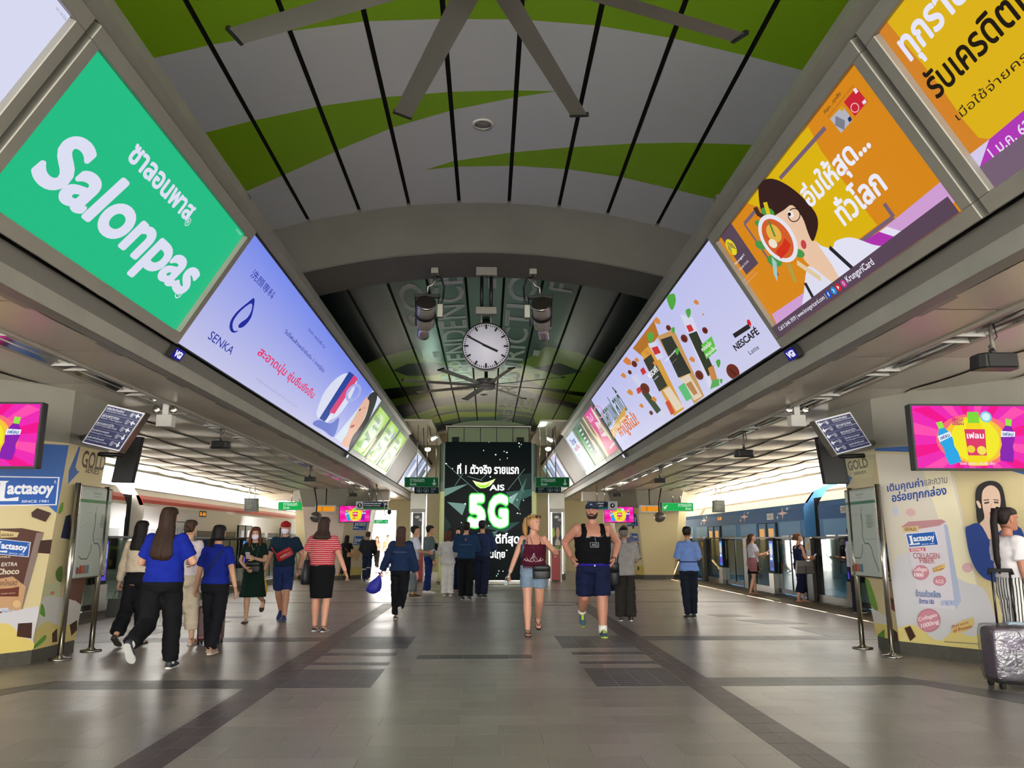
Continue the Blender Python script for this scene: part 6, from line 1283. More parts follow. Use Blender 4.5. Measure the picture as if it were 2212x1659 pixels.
def hand(mb, wrist, d, side, k, curl=.5, palm=None, point=False):
    """palm, four unequal fingers and a thumb; d = direction of the hand, palm = direction the palm faces"""
    d = d.normalized(); pn = V(palm) if palm else V((-side, 0, 0)); pn = (pn - d * pn.dot(d)); pn = pn.normalized() if pn.length > .05 else V((0, 1, 0)); wv = d.cross(pn).normalized()
    if wv.dot(V((0, 1, 0))) < 0: wv = -wv            # towards the thumb side
    kn = wrist + d * .088 * k
    mb.loft([[p + wv * a * w_ * k + pn * b * h * k for a, b in ((-1, -.6), (-.5, -1), (.5, -1), (1, -.6), (1, .6), (.5, 1), (-.5, 1), (-1, .6))] for p, w_, h in ((wrist - d * .012 * k, .024, .018), (wrist + d * .03 * k, .034, .016), (wrist + d * .065 * k, .041, .014), (kn, .040, .011), (kn + d * .008 * k, .034, .007))])
    for i, (o, ln) in enumerate(((.030, .072), (.011, .080), (-.010, .074), (-.029, .058))):
        c = curl if not (point and i == 0) else .05; p = kn + wv * o * k; pts = [p - d * .01 * k]; a = 0.
        for j, f in enumerate((.42, .33, .25)):
            a += c * (.6, 1.0, .8)[j]; pts.append(pts[-1] + (d * math.cos(a) + pn * math.sin(a)) * ln * f * k)
        mb.tube(pts, [.0095 * k, .0088 * k, .008 * k, .0062 * k], 7)
    t0 = wrist + d * .022 * k + wv * .026 * k; t1 = t0 + (d * .7 + wv * .65 + pn * .25).normalized() * .040 * k; t2 = t1 + (d * .9 + wv * (.35 - .4 * curl) + pn * (.2 + .5 * curl)).normalized() * .032 * k; t3 = t2 + (d * .9 + wv * (.1 - .3 * curl) + pn * (.2 + .5 * curl)).normalized() * .024 * k
    mb.tube([t0 - d * .01 * k, t1, t2, t3], [.013 * k, .0115 * k, .0098 * k, .007 * k], 7)
FEM = dict(sw=.158, hip=(.172, .112), waist=(.134, .092), chest=(.150, .112), bust=.018, arm=(.044, .037, .027), leg=(.088, .056, .037), hipx=.085)
MAN = dict(sw=.185, hip=(.160, .110), waist=(.148, .105), chest=(.176, .122), bust=.0, arm=(.052, .043, .031), leg=(.087, .060, .042), hipx=.088)
PEOPLE = {}
def person(label, at, H, yaw, sex=FEM, fat=1., legs=((0, 0), (0, 0)), feet=(None, None), arms=((0, 8, 10), (0, 8, 10)), lean=0., head=(0, 0, 0), tone='#c99a7c', hair=None, shirt=None, bottom=None, shoes=('#1b1b1d', '#d8d6d0'), face=False, extras=None, group='people on the platform', curl=(.5, .5), palms=(None, None), hands_to=(None, None), point=None):
    """legs = (thigh swing, knee bend) in degrees for left, right; arms = (swing, abduction, elbow bend[, inward turn]). Local +y is forward, yaw 0 walks away from the camera."""
    k = H / 1.7; S = sex; D = math.radians; seed = len(PEOPLE) * 7.3
    root = thing('person', label, 'person', (at[0], at[1], 0), D(yaw), group)
    R = Pose(); R.k = k; R.root = root; R.S = S
    hz = .525 * 1.7
    # legs
    hips, knees, ankles, fd = [], [], [], []
    for i, sx in enumerate((-1, 1)):
        a, b = D(legs[i][0]), D(legs[i][1]); h = V((sx * S['hipx'] * (1 + (fat - 1) * .85), 0, hz)); kn = h + V((sx * -.008, math.sin(a), -math.cos(a))) * .415; an = kn + V((sx * -.004, math.sin(a - b), -math.cos(a - b))) * .40
        fp = feet[i] if feet[i] is not None else max(0, (legs[i][1] - legs[i][0]) * .75 if legs[i][1] > 25 else (20 if legs[i][0] < -14 else -12 if legs[i][0] > 16 else 0))
        f = V((0, math.cos(D(fp)), -math.sin(D(fp)))); hips.append(h); knees.append(kn); ankles.append(an); fd.append(f)
    lows = []
    for an, f in zip(ankles, fd):
        up = V((0, -f.z, f.y)) if True else None; lows.append(min((an - up * .078 + f * t).z for t in (-.06, .09, .19)))
    dz = -min(lows)
    def sh(p): return (p + V((0, 0, dz))) * k
    hips = [sh(p) for p in hips]; knees = [sh(p) for p in knees]; ankles = [sh(p) for p in ankles]
    z0 = dz
    ln = D(lean); pz = hz
    def tor(p):   # torso point (unscaled, standing) -> leaned
        q = V(p); r = q.z - pz; 
        if r > 0: q = V((q.x, q.y + math.sin(ln) * r, pz + math.cos(ln) * r))
        return sh(q)
    fw = fat; hw, hd = S['hip'][0] * fw, S['hip'][1] * fw; ww, wd = S['waist'][0] * (1 + (fw - 1) * 1.5), S['waist'][1] * (1 + (fw - 1) * 1.9); cw, cdp = S['chest'][0] * (1 + (fw - 1) * .9), S['chest'][1] * (1 + (fw - 1) * 1.1); bu = S['bust'] * fw
    sw = S['sw'] * (1 + (fw - 1) * .5)
    TR_ = [(.80, hw * .62, hd * .70, -.005), (.83, hw * .92, hd * .95, -.012), (.89, hw, hd, -.012), (.95, lerp(hw, ww, .35), lerp(hd, wd, .3), -.006), (1.04, ww, wd, 0), (1.12, lerp(ww, cw, .45), lerp(wd, cdp, .5), .004), (1.20, cw * .98, cdp * .96 + bu * .5, bu * .7), (1.27, cw * 1.02, cdp + bu * .4, bu * .6), (1.33, cw * 1.04, cdp * .9, 0), (1.38, sw * .93, cdp * .72, -.006), (1.415, sw * .72, cdp * .52, -.012), (1.435, sw * .45, cdp * .42, -.012)]
    def ring(z, w_, d_, y, off=0., n=28):
        out = []
        for j in range(n):
            t = 2 * pi * j / n; c, s = math.cos(t), math.sin(t); out.append(tor((math.copysign(abs(c) ** .85, c) * (w_ + off), math.copysign(abs(s) ** .9, s) * (d_ + off) + y, z)))
        return out
    def tz(z):
        for a, b in zip(TR_, TR_[1:]):
            if z <= b[0]: t = (z - a[0]) / (b[0] - a[0]); return [lerp(a[i], b[i], t) for i in range(1, 4)]
        return list(TR_[-1][1:])
    def torso_rings(za_, zb_, off, n=12): return [ring(z, *tz(z), off) for z in [lerp(za_, zb_, i / n) for i in range(n + 1)]]
    # arms
    sho, elb, wri, adir = [], [], [], []
    for i, sx in enumerate((-1, 1)):
        A = arms[i]; sg, ab, fl = D(A[0]), D(A[1]), D(A[2]); tw = D(A[3]) if len(A) > 3 else D(10)
        s0 = tor((sx * (sw - .012), -.008, 1.375))
        u = V((sx * math.sin(ab), math.sin(sg) * math.cos(ab), -math.cos(sg) * math.cos(ab)))
        e = s0 + u * .288 * k
        fwd = V((0, math.cos(sg), math.sin(sg))); inn = V((-sx, 0, 0)); v = (fwd * math.cos(tw) + inn * math.sin(tw)); v = (v - u * v.dot(u)).normalized()
        f = u * math.cos(fl) + v * math.sin(fl); wr = e + f * .248 * k
        if hands_to[i] is not None:   # reach for a point: bend the elbow to suit
            tgt = V(hands_to[i]) * k; dvec = tgt - s0; dist = min(dvec.length, .53 * k); dn = dvec.normalized(); a_, b_ = .288 * k, .248 * k
            ca = (a_ * a_ + dist * dist - b_ * b_) / (2 * a_ * dist); ca = max(-1, min(1, ca)); pole = V((sx * .55, -.5, -.7)); pole = (pole - dn * pole.dot(dn)).normalized()
            e = s0 + dn * a_ * ca + pole * a_ * math.sqrt(max(0, 1 - ca * ca)); wr = s0 + dn * dist; f = (wr - e).normalized()
        sho.append(s0); elb.append(e); wri.append(wr); adir.append(f)
    R.sho, R.elb, R.wri, R.adir, R.hips, R.knees, R.ankles, R.tor, R.ring, R.tz, R.torso_rings = sho, elb, wri, adir, hips, knees, ankles, tor, ring, tz, torso_rings
    ar = [r * k * (1 + (fw - 1) * .8) for r in S['arm']]; lr = [r * k * (1 + (fw - 1) * .7) for r in S['leg']]
    R.ar, R.lr = ar, lr
    nb = tor((0, -.012, 1.405)); nh = nb + V((0, .022 + .04 * math.sin(ln), .115)) * k
    # body
    mb = MB(); mb.loft(torso_rings(.80, 1.435, 0, 16))
    mb.tube([nb - V((0, 0, .03)) * k, lerp(nb, nh, .5), nh], [.062 * k * (1 + (fw - 1) * .5), .052 * k * (1 + (fw - 1) * .5), .050 * k * (1 + (fw - 1) * .5)], 14)
    def legtube(m_, i, add=(0, 0, 0), end=1., off0=0.):
        h, kn, an = hips[i], knees[i], ankles[i]
        pts = [h + V((0, 0, .03)) * k, lerp(h, kn, .35), lerp(h, kn, .75), kn, lerp(kn, an, .3), lerp(kn, an, .65), an]
        rr = [lr[0] * .98, lr[0] * .93, lr[1] * 1.12, lr[1], lr[1] * 1.04, lerp(lr[1], lr[2], .6), lr[2]]
        return pts, rr
    for i in (0, 1):
        p, r = legtube(mb, i); mb.tube(p, r, 14)
        s0, e, wr = sho[i], elb[i], wri[i]; mb.ell(tuple(s0), ar[0] * 1.12, ar[0] * 1.12, ar[0] * 1.1)
        mb.tube([s0, lerp(s0, e, .4), e, lerp(e, wr, .3), wr], [ar[0] * 1.05, ar[0], ar[1], ar[1] * .98, ar[2]], 12)
    base = mb; body = MB()
    hy, hp_, hr = (D(x) for x in head)
    HM = Matrix.Translation(nh) @ Matrix.Rotation(hy, 4, 'Z') @ Matrix.Rotation(-hp_, 4, 'X') @ Matrix.Rotation(hr, 4, 'Y') @ Matrix.Translation(V((0, .012, -.028)) * k)
    R.HM = HM; head_mesh(body, HM, k)
    for i, sx in enumerate((-1, 1)): hand(body, wri[i], adir[i], sx, k * (1.0 if S is FEM else 1.1), curl[i], palms[i], point == i)
    for i in (0, 1):   # feet
        f = fd[i]; up = V((0, -f.z, f.y)); sd = V((1, 0, 0)); rr = []
        for y, w_, z1 in ((-.055, .022, .05), (-.03, .030, .075), (.02, .034, .085), (.07, .038, .058), (.12, .042, .038), (.165, .038, .026), (.185, .020, .016)):
            c = ankles[i] - up * .078 * k; rr.append([c + f * y * k + sd * (math.cos(q) * w_ * k) + up * ((.018 + max(0, math.sin(q)) * (z1 - .018)) if math.sin(q) > 0 else .012) * k for q in [2 * pi * j / 12 for j in range(12)]])
        body.loft(rr)
    R.fd = fd
    R.body = fused(base, .0135 * k, 3, 0, 0, 'body', skin(tone), root, body)
    # clothes
    def garment(name, mb2, c, vox=.014, wr=.010, par=root, sm=3):
        m_ = c if not isinstance(c, str) else cloth(c); return fused(mb2, vox * k, sm, wr * k, seed, name, m_, par)
    R.garment = garment
    def sleeves(mb2, frac, add):
        for i in (0, 1):
            s0, e, wr = sho[i], elb[i], wri[i]; mb2.ell(tuple(s0), ar[0] * 1.12 + add * k, ar[0] * 1.12 + add * k, ar[0] * 1.1 + add * k)
            L1, L2 = (e - s0).length, (wr - e).length; end = frac * (L1 + L2); pts, rr = [s0], [ar[0] * 1.08 + add * k]
            if end > L1: pts += [lerp(s0, e, .5), e]; rr += [ar[0] * 1.02 + add * k, ar[1] * 1.05 + add * k]; pts.append(lerp(e, wr, (end - L1) / L2)); rr.append(lerp(ar[1], ar[2], (end - L1) / L2) + add * 1.1 * k)
            else: pts.append(lerp(s0, e, end / L1)); rr.append(lerp(ar[0], ar[1], end / L1) + add * 1.5 * k)
            mb2.tube(pts, rr, 14)
    R.sleeves = sleeves
    if shirt:
        c, hem, slv, add = shirt[:4]; mb2 = MB()
        if slv is None:   # sleeveless: body panel and two shoulder straps
            top = shirt[4] if len(shirt) > 4 else 1.27; mb2.loft(torso_rings(hem, top, add, 10)); wd_ = shirt[5] if len(shirt) > 5 else .03
            for sx in (-1, 1):
                w1, d1, y1 = tz(top); x0 = sx * sw * .58; mb2.tube([tor((x0 * 1.05, y1 + d1 * .80, top - .04)), tor((x0, y1 + d1 * .72 + .012, top + .06)), tor((x0 * .95, .02, 1.425)), tor((x0, y1 - d1 * .72 - .012, top + .06)), tor((x0 * 1.05, y1 - d1 * .8, top - .04))], [wd_ * k] * 5, 8, flat=.45 if wd_ < .025 else .6, up=(1, 0, 0))
        else: mb2.loft(torso_rings(hem, 1.43, add, 14)); sleeves(mb2, slv, add)
        R.shirt = garment('shirt', mb2, c)
    if bottom:
        kind, c = bottom[0], bottom[1]
        if kind in ('trousers', 'shorts'):
            end, hemr, wz = bottom[2], bottom[3], bottom[4] if len(bottom) > 4 else 1.0; mb2 = MB(); mb2.loft(torso_rings(.80, wz, .010, 8))
            for i in (0, 1):
                p, r = legtube(mb2, i); cut = end * 6; n_ = int(cut); P_, Q_ = p[:n_ + 1], [x + .012 * k for x in r[:n_ + 1]]
                if cut > n_ and n_ + 1 < len(p): P_.append(lerp(p[n_], p[n_ + 1], cut - n_)); Q_.append(lerp(r[n_], r[n_ + 1], cut - n_) + .012 * k)
                for j in range(len(Q_)):
                    t = j / (len(Q_) - 1); Q_[j] = max(Q_[j], lerp(Q_[0], hemr * k, t) if t > .3 else Q_[j])
                mb2.tube(P_, Q_, 16)
            R.bottom = garment(kind, mb2, c, wr=.011)
        else:
            hem, hemw, wz = bottom[2], bottom[3], bottom[4] if len(bottom) > 4 else 1.04; rr = []
            yk = (knees[0].y + knees[1].y) / (2 * k)
            for j in range(15):
                z = lerp(wz, hem, j / 14)
                if z > .86: w_, d_, y_ = tz(z); rr.append(ring(z, w_, d_, y_, .013, 36))
                else:
                    t = (.86 - z) / (.86 - hem); w0, d0, y0 = tz(.86); spread = abs(knees[0].y - knees[1].y) / k * .35 * t
                    g = []
                    for q in range(36):
                        a = 2 * pi * q / 36; rip = 1 + (.05 * t * math.sin(a * (9 if kind == 'full_skirt' else 3) + seed) if kind == 'full_skirt' else .0)
                        g.append(sh(V((math.cos(a) * (lerp(w0 + .013, hemw, t)) * rip, math.sin(a) * (lerp(d0 + .013, hemw * .8, t) + spread) * rip + lerp(y0, yk * .6, t), z))))
                    rr.append(g)
            R.bottom = MB().loft(rr).build('skirt', c if not isinstance(c, str) else cloth(c), root)
    if shoes:
        for i in (0, 1):
            f = fd[i]; up = V((0, -f.z, f.y)); sd = V((1, 0, 0)); c = ankles[i] - up * .078 * k
            kind = shoes[2] if len(shoes) > 2 else 'shoe'
            def so(y, x, z): return c + f * y * k + sd * x * k + up * z * k
            sole = [[so(y, math.cos(q) * w_, .012 if math.sin(q) > 0 else -.004) if False else so(y, sx * w_, z) for sx, z in ((-1, -.0), (1, -.0), (1, .018), (-1, .018))] for y, w_ in ((-.066, .018), (-.05, .034), (0, .036), (.06, .038), (.12, .047), (.165, .044), (.195, .026), (.204, .010))]
            if kind in ('shoe', 'sneaker', 'flat'):
                rr = []
                top = {'shoe': (.075, .088, .09, .068, .052, .042, .03), 'sneaker': (.085, .105, .105, .078, .06, .05, .036), 'flat': (.055, .06, .034, .03, .036, .036, .026)}[kind]
                for (y, w_), z1 in zip(((-.062, .028), (-.04, .036), (.02, .039), (.07, .041), (.12, .047), (.165, .043), (.197, .024)), top):
                    rr.append([so(y, math.cos(q) * w_, .012 + max(0, math.sin(q)) ** .8 * (z1 - .012)) for q in [2 * pi * j / 14 for j in range(14)]])
                sho_ = MB().loft(rr).build('shoe', shoes[0] if not isinstance(shoes[0], str) else mat('shoe_' + shoes[0].lstrip('#'), shoes[0], .55), root); MB().loft(sole, smooth=False).build('sole', mat('sole_' + shoes[1].lstrip('#'), shoes[1], .6), sho_)
                if len(shoes) > 3: 
                    p, r = legtube(None, i); MB().tube([lerp(p[5], p[6], .55), ankles[i] - up * .03 * k], [lr[2] * 1.12, lr[2] * 1.1], 12).build('sock', cloth(shoes[3]), root)
                if kind == 'sneaker' and len(shoes) > 4: MB().loft([[so(y, x, z + .004) for x in (-.016, .016)] + [so(y, x, z - .002) for x in (.016, -.016)] for y, z in ((.045, .094), (.07, .081), (.10, .069), (.13, .06))], smooth=False).build('laces', cloth(shoes[4]), sho_)
            else:   # sandals
                so_ = MB().loft([[p + up * 0 for p in r_] for r_ in sole], smooth=False).build('sandal', mat('sole_' + shoes[1].lstrip('#'), shoes[1], .6), root); sb = MB()
                if kind == 'thong':
                    for sx in (-1, 1): sb.tube([so(.145, .0, .02), so(.12, sx * .02, .052), so(.06, sx * .04, .04), so(.03, sx * .04, .012)], .006 * k, 6)
                else:
                    for y in (.03, .11): sb.tube([so(y, -.045, .012), so(y, -.03, .062 if y < .1 else .046), so(y, .03, .062 if y < .1 else .046), so(y, .045, .012)], .011 * k, 6)
                sb.build('strap', mat('strap_' + shoes[0].lstrip('#'), shoes[0], .6), so_)
    if hair: make_hair(R, hair)
    if face: make_face(R, tone, face)
    PEOPLE[label] = R
    if extras: extras(R)
    return R
def shell(R, rows, n=64, wav=.05, seed=0):
    """hair as a closed form round the head: rows of (height fraction, half width, front, back)"""
    k, M = R.k, R.HM; rr = []
    for z, w_, f, b in rows:
        g = []
        for j in range(n):
            t = 2 * pi * j / n; s, c = math.sin(t), math.cos(t); yc, d_ = (f + b) / 2, (f - b) / 2
            rp = 1 + wav * (noise.noise(V((math.sin(t) * 4 + seed, math.cos(t) * 4, z * .5))) + .35 * math.sin(17 * t + seed) + .25 * math.sin(29 * t + 2 * seed)) * (1 if z < .8 else .3)
            g.append(M @ V((s * w_ * rp * k, (yc + c * d_ * rp) * k, z * HH * k)))
        rr.append(g)
    return MB().loft(rr)
def make_hair(R, h):
    kind, col = h[0], h[1]; L = h[2] if len(h) > 2 else 0; seed = len(PEOPLE) * 3.1; m = hairm(col); root = R.root
    top = [(1.055, .012, .015, -.03), (1.045, .038, .038, -.065), (1.01, .060, .060, -.092), (.95, .075, .078, -.108), (.86, .083, .092, -.118), (.78, .086, .094, -.122)]
    if kind == 'short':
        rows = top + [(.74, .085, .088, -.122), (.70, .084, .030, -.120), (.58, .081, .004, -.116), (.46, .076, -.010, -.108), (.34, .066, -.03, -.095), (.25, .05, -.045, -.08)]
        shell(R, rows, wav=.03, seed=seed).build('hair', m, root)
    elif kind == 'nape':
        shell(R, [(.80, .082, .06, -.112), (.74, .083, .05, -.118), (.66, .081, .012, -.118), (.56, .079, .0, -.114), (.46, .075, -.012, -.108), (.34, .065, -.03, -.095), (.25, .05, -.045, -.08)], wav=.02, seed=seed).build('hair', m, root)
    elif kind in ('long', 'bob'):
        # straight past the nape, hanging in front of the back of the clothes
        back = h[3] if len(h) > 3 else .155; wd = h[4] if len(h) > 4 else .105
        rows = top + [(.73, .087, .086, -.123), (.66, .087, .022, -.124), (.5, .087, .005, -.126), (.3, .088, -.005, -.128), (.1, .090, -.012, -.13)]
        z = .1
        if kind == 'bob': rows += [(L + .1, .098, -.01, -.135), (L, .088, -.02, -.12)]
        else:
            n = 6
            for i in range(1, n + 1):
                t = i / n; rows.append((lerp(.1, L, t), lerp(.092, wd, t ** .7) * (1 if i < n else .62), lerp(-.015, -back + .05, min(1, t * 1.6)), lerp(-.132, -back, min(1, t * 1.6)) + (0 if i < n else .015)))
        shell(R, rows, wav=.06, seed=seed).build('hair', m, root)
    else:
        rows = top + [(.73, .084, .086, -.12), (.66, .081, .02, -.118), (.5, .077, .0, -.114), (.36, .066, -.02, -.10), (.27, .05, -.04, -.08)]
        hr = shell(R, rows, wav=.03, seed=seed).build('hair', m, root); k, M = R.k, R.HM
        if kind == 'bun': b = L or (0, -.135, .55); MB().ell((b[0] * k, b[1] * k, b[2] * HH * k), .046 * k, .04 * k, .046 * k, M=M).build('bun', m, hr)
        if kind == 'pony':
            b = h[2]; pts = [M @ (V(p) * k) for p in b]; MB().tube(pts, [.022 * k] + [.040 * k] * (len(pts) - 2) + [.012 * k], 12, flat=.8).build('ponytail', m, hr); MB().tube([lerp(pts[0], pts[1], .25), lerp(pts[0], pts[1], .4)], .032 * k, 10).build('hair_tie', mat('hair_tie_dark', '#1a1416', .6), hr)
    if len(h) > 5 and h[5]:   # locks beside the face
        k, M = R.k, R.HM
        for sx in (-1, 1):
            pts = [M @ (V((sx * a, b, z * HH)) * k) for a, b, z in ((.03, .085, .88), (.074, .05, .66), (.086, .035, .4), (.088, .035, .1), (.092, .05, -.25), (.09, .06, h[5]))]
            MB().tube(pts, [.014 * k, .024 * k, .026 * k, .028 * k, .026 * k, .010 * k], 10).build('lock', m, root)
def make_face(R, tone, f):
    k, M, root = R.k, R.HM, R.root
    for sx in (-1, 1):
        c = hpt(sx * .40, .51); e = MB(); e.ell((c.x * k, (c.y - .001) * k, c.z * k), .0135 * k, .006 * k, .0062 * k, M=M); eo = e.build('eye', mat('eye_white', '#d9d3cb', .3), root)
        MB().ell((c.x * k, (c.y + .0035) * k, c.z * k), .0058 * k, .0025 * k, .0058 * k, M=M).build('iris', mat('dark_iris', '#1d120d', .2), eo)
        pts = [M @ ((hpt(sx * a, z, .002)) * k) for a, z in ((.18, .585), (.34, .60), (.52, .592), (.66, .572))]
        MB().tube(pts, [.003 * k, .004 * k, .0038 * k, .002 * k], 6).build('eyebrow', hairm(f.get('brow', '#2a1c16')), root)
    if 'mask' in f:
        pm = patch(M, k, -1.25, 1.25, .02, .42, .006, .004, zf=lambda t: (lerp(.0, .16, (t / 1.25) ** 2), lerp(.44, .33, (t / 1.25) ** 2))).build('face_mask', mat('white_mask', f['mask'], .8, bump=.2, bscale=40), root)
        for sx in (-1, 1): MB().tube([M @ (hpt(sx * 1.2, .3, .008) * k), M @ (hpt(sx * 1.6, .42, .008) * k), M @ (hpt(sx * 1.75, .5, .012) * k)], .0018 * k, 5).build('ear_loop', mat('white_mask'), pm)
    else:
        MB().tube([M @ (hpt(a, .222 + .006 * math.cos(a * 5), .002) * k) for a in (-.27, -.14, 0, .14, .27)], [.002 * k, .0055 * k, .006 * k, .0055 * k, .002 * k], 8).build('mouth', mat('lips_' + f.get('lips', '#a05a50').lstrip('#'), f.get('lips', '#a05a50'), .4), root)
    if 'beard' in f:
        patch(M, k, -1.55, 1.55, 0, .3, .003, .009, n=24, m=7, zf=lambda t: (.0, lerp(.155, .44, min(1, t / 1.5) ** 1.6))).build('beard', hairm(f['beard']), root); patch(M, k, -.42, .42, .25, .33, .002, .006, m=3, zf=lambda t: (.255 - .10 * t, .325 - .12 * t)).build('moustache', hairm(f['beard']), root)
def cap(R, col, brim=True, back=False, logo_col=None):
    k, M, root = R.k, R.HM, R.root; s = -1 if back else 1; rows = []
    for z, o in ((.66, .016), (.74, .018), (.84, .02), (.93, .022), (.99, .022), (1.04, .012)):
        w_, f, b = hrow(min(z, .99)); rows.append([M @ V((math.sin(t) * (w_ + o) * k, ((f + o) if math.cos(t) > 0 else (-b + o)) * math.cos(t) * k, z * HH * k)) for t in [2 * pi * j / 28 for j in range(28)]])
    c = MB().loft(rows).build('cap', cloth(col), root)
    pts, lo = [], []
    for i in range(13):
        t = -1.15 + 2.3 * i / 12; w_, f, b = hrow(.68); d = f if s > 0 else -b; x = math.sin(t) * (w_ + .014); y = s * math.cos(t) * (d + .012); pts.append((x, y)); lo.append((x * 1.02, y + s * .062 * (math.cos(t * 1.1)) ** .6))
    hi_z, lo_z = .675 * HH, .62 * HH
    ring_ = [M @ V((x * k, y * k, hi_z * k)) for x, y in pts] + [M @ V((x * k, y * k, (lo_z - .012 * abs(x) / .08) * k)) for x, y in lo[::-1]]
    MB().hexa(ring_, [p - V((0, 0, .004 * k)) for p in ring_]).build('brim', cloth(col), c)
    MB().ell((0, 0, 1.045 * HH * k), .008 * k, .008 * k, .005 * k, M=M).build('button', cloth(col), c)
    if logo_col: patch(M, k, -.14, .14, .80, .88, .021, .003, n=6, m=2).build('cap_mark', mat('mark_' + logo_col.lstrip('#'), logo_col, .6), c)
    return c
def strap(R, pts, col, r=.011, name='strap', flat=.35, parent=None, up=(1, 0, 0)):
    par = parent or R.root; Mw = WM[R.root]; W = [Mw @ p for p in pts]; return MB().tube(W, r * R.k, 8, flat=flat, up=up).build(name, mat('strap_' + col.lstrip('#'), col, .6), par, True)
def collar(R, col):
    c = R.tor((0, -.012, 1.405)); k = R.k; rr = []
    for z, o in ((.0, .020), (.022, .012), (.040, .010), (.040, .002), (.0, .006)):
        rr.append([c + V((math.cos(t) * (.060 + o), math.sin(t) * (.060 + o) + .006 + z * .3, z + .012 - .012 * math.sin(t))) * k for t in [2 * pi * j / 24 for j in range(24)]])
    return MB().loft(rr, 0, True, False).build('collar', cloth(col), R.shirt)
def sash(R, a, b, off, back, col, r=.009, name='strap', n=10):
    return strap(R, [front(R, lerp(a[0], b[0], i / n), lerp(a[1], b[1], i / n), off, back) for i in range(n + 1)], col, r, name)
def front(R, x, z, off=.012, back=False):
    """point on the clothes at sideways x and height z (standing, 1.7 m figure)"""
    w_, d_, y_ = R.tz(z); q = max(0, 1 - min(1, abs(x) / (w_ + off)) ** 2) ** .5; return R.tor((x, y_ + (-1 if back else 1) * ((d_ + off) * q), z))

def gp(px, py): q = at_z(px, py); return (q.x, q.y)
BK = '#141416'
def both(R, i): return WM[R.root] @ R.wri[i], (WM[R.root].to_3x3() @ R.adir[i]).normalized()
# ---- left group walking away
blue = person('long-haired woman in a royal blue polo and black trousers, nearest on the left', gp(338, 1447), 1.70, 0, FEM, 1.20, ((-15, 52), (10, 4)), arms=((12, 24, 95, 30), (12, 26, 92, 30)), tone='#c08f74',
    hair=('long', '#2b190e', -1.5, .185, .125), shirt=('#16268a', .92, .40, .020), bottom=('trousers', BK, 1.0, .085, 1.0), shoes=('#2d2f38', '#c9c7c2', 'sneaker', '#d9d6d2'))
beige = person('woman in a cream blouse and black overalls holding a paper bag, far left', gp(284, 1394), 1.60, 0, FEM, 1.0, ((-10, 30), (8, 4)), arms=((2, 14, 10), (0, 8, 20)), tone='#b98a70',
    hair=('long', '#17120f', -.9, .16, .10), shirt=('#c9b8a2', 1.0, .95, .024), bottom=('trousers', '#15161a', .96, .10, 1.22), shoes=('#1d1a1a', '#33302e', 'flat'), curl=(1.1, .5))
cream = person('woman in a white top and cropped cream trousers pulling a red case', gp(392, 1394), 1.61, -8, FEM, 1.0, ((-8, 20), (10, 5)), arms=((6, 12, 20), (-6, 14, 15)), tone='#d0a488',
    hair=('bun', '#3a2a20', (0, -.125, .45)), shirt=('#ddd0d6', .95, .85, .024), bottom=('trousers', '#c9bba4', .84, .105, 1.02), shoes=('#a8705c', '#d9d3ca', 'sandal'), curl=(.5, 1.1),
    extras=lambda R: sash(R, (.12, 1.37), (-.17, 1.0), .040, True, '#2a2226'))
polo = person('short woman in a royal blue polo with a thin strap across her back', gp(455, 1412), 1.54, -3, FEM, 1.06, ((14, 4), (-8, 16)), arms=((6, 18, 12), (-20, 20, 14)), tone='#b5866a',
    hair=('bob', '#120f10', .12), shirt=('#16247f', .93, .40, .020), bottom=('trousers', '#15151a', 1.0, .072, 1.0), shoes=('#8f8070', '#b5a894', 'flat'),
    extras=lambda R: sash(R, (.11, 1.38), (-.16, 1.0), .036, True, '#101014', .009))
collar(blue, '#16268a'); collar(polo, '#16247f')
# ---- left group facing the camera
def green_extra(R):
    sash(R, (-.10, 1.38), (-.06, 1.05), .036, False, '#2a3036', .007)
    strap(R, [front(R, -.05, 1.40, .02), front(R, 0, 1.30, .026), front(R, .05, 1.40, .02)], '#d9c9a0', .004, 'necklace')
green = person('woman in a dark green dress and white mask looking at a phone', gp(541, 1345), 1.56, 183, FEM, 1.03, ((-20, 48), (3, 3)), arms=((12, 14, 105, 45), (4, 20, 72, 55)), tone='#c69a7c', head=(6, 4, 0),
    hair=('long', '#5a2d1c', -.75, .15, .11, -.75), shirt=('#13241e', .95, .34, .020), bottom=('full_skirt', '#12251f', .46, .235, 1.06), shoes=('#241a1c', '#2a2020', 'flat'), face={'mask': '#dcd6e2'}, extras=green_extra)
def capman_extra(R):
    collar(R, '#22384e')
    cap(R, '#9c1f26')
    MB().tube([front(R, 0, 1.42, .01), front(R, .01, 1.30, .018)], .010 * R.k, 6).build('placket', cloth('#182738'), R.shirt)
    MB().box((-.022, 0, -.008), (.022, .004, .008), 0, Matrix.Translation(front(R, -.09, 1.26, .024))).build('chest_mark', mat('mark_white', '#d6d6d6', .6), R.shirt)
    MB().lathe([(.03 * R.k, -.008), (.036 * R.k, 0), (.03 * R.k, .008)], 12, o=(0, 0, 0)).build('watch', mat('watch_dark', '#1a1a1c', .3, .4), R.root).location = R.wri[0]
capman = person('bearded man in a red cap, white mask and navy shorts with a red sling bag', gp(607, 1340), 1.67, 181, MAN, 1.05, ((14, 6), (-10, 26)), arms=((-8, 26, 40, 50), (4, 16, 10)), tone='#b98468',
    hair=('nape', '#2a2018'), shirt=('#1c2f40', .93, .36, .022), bottom=('shorts', '#26325e', .44, .094, 1.0), shoes=('#1d2c62', '#3a4258', 'sneaker'), face={'mask': '#dcd8e4', 'brow': '#2a1c14'}, extras=capman_extra, curl=(.5, 1.1))
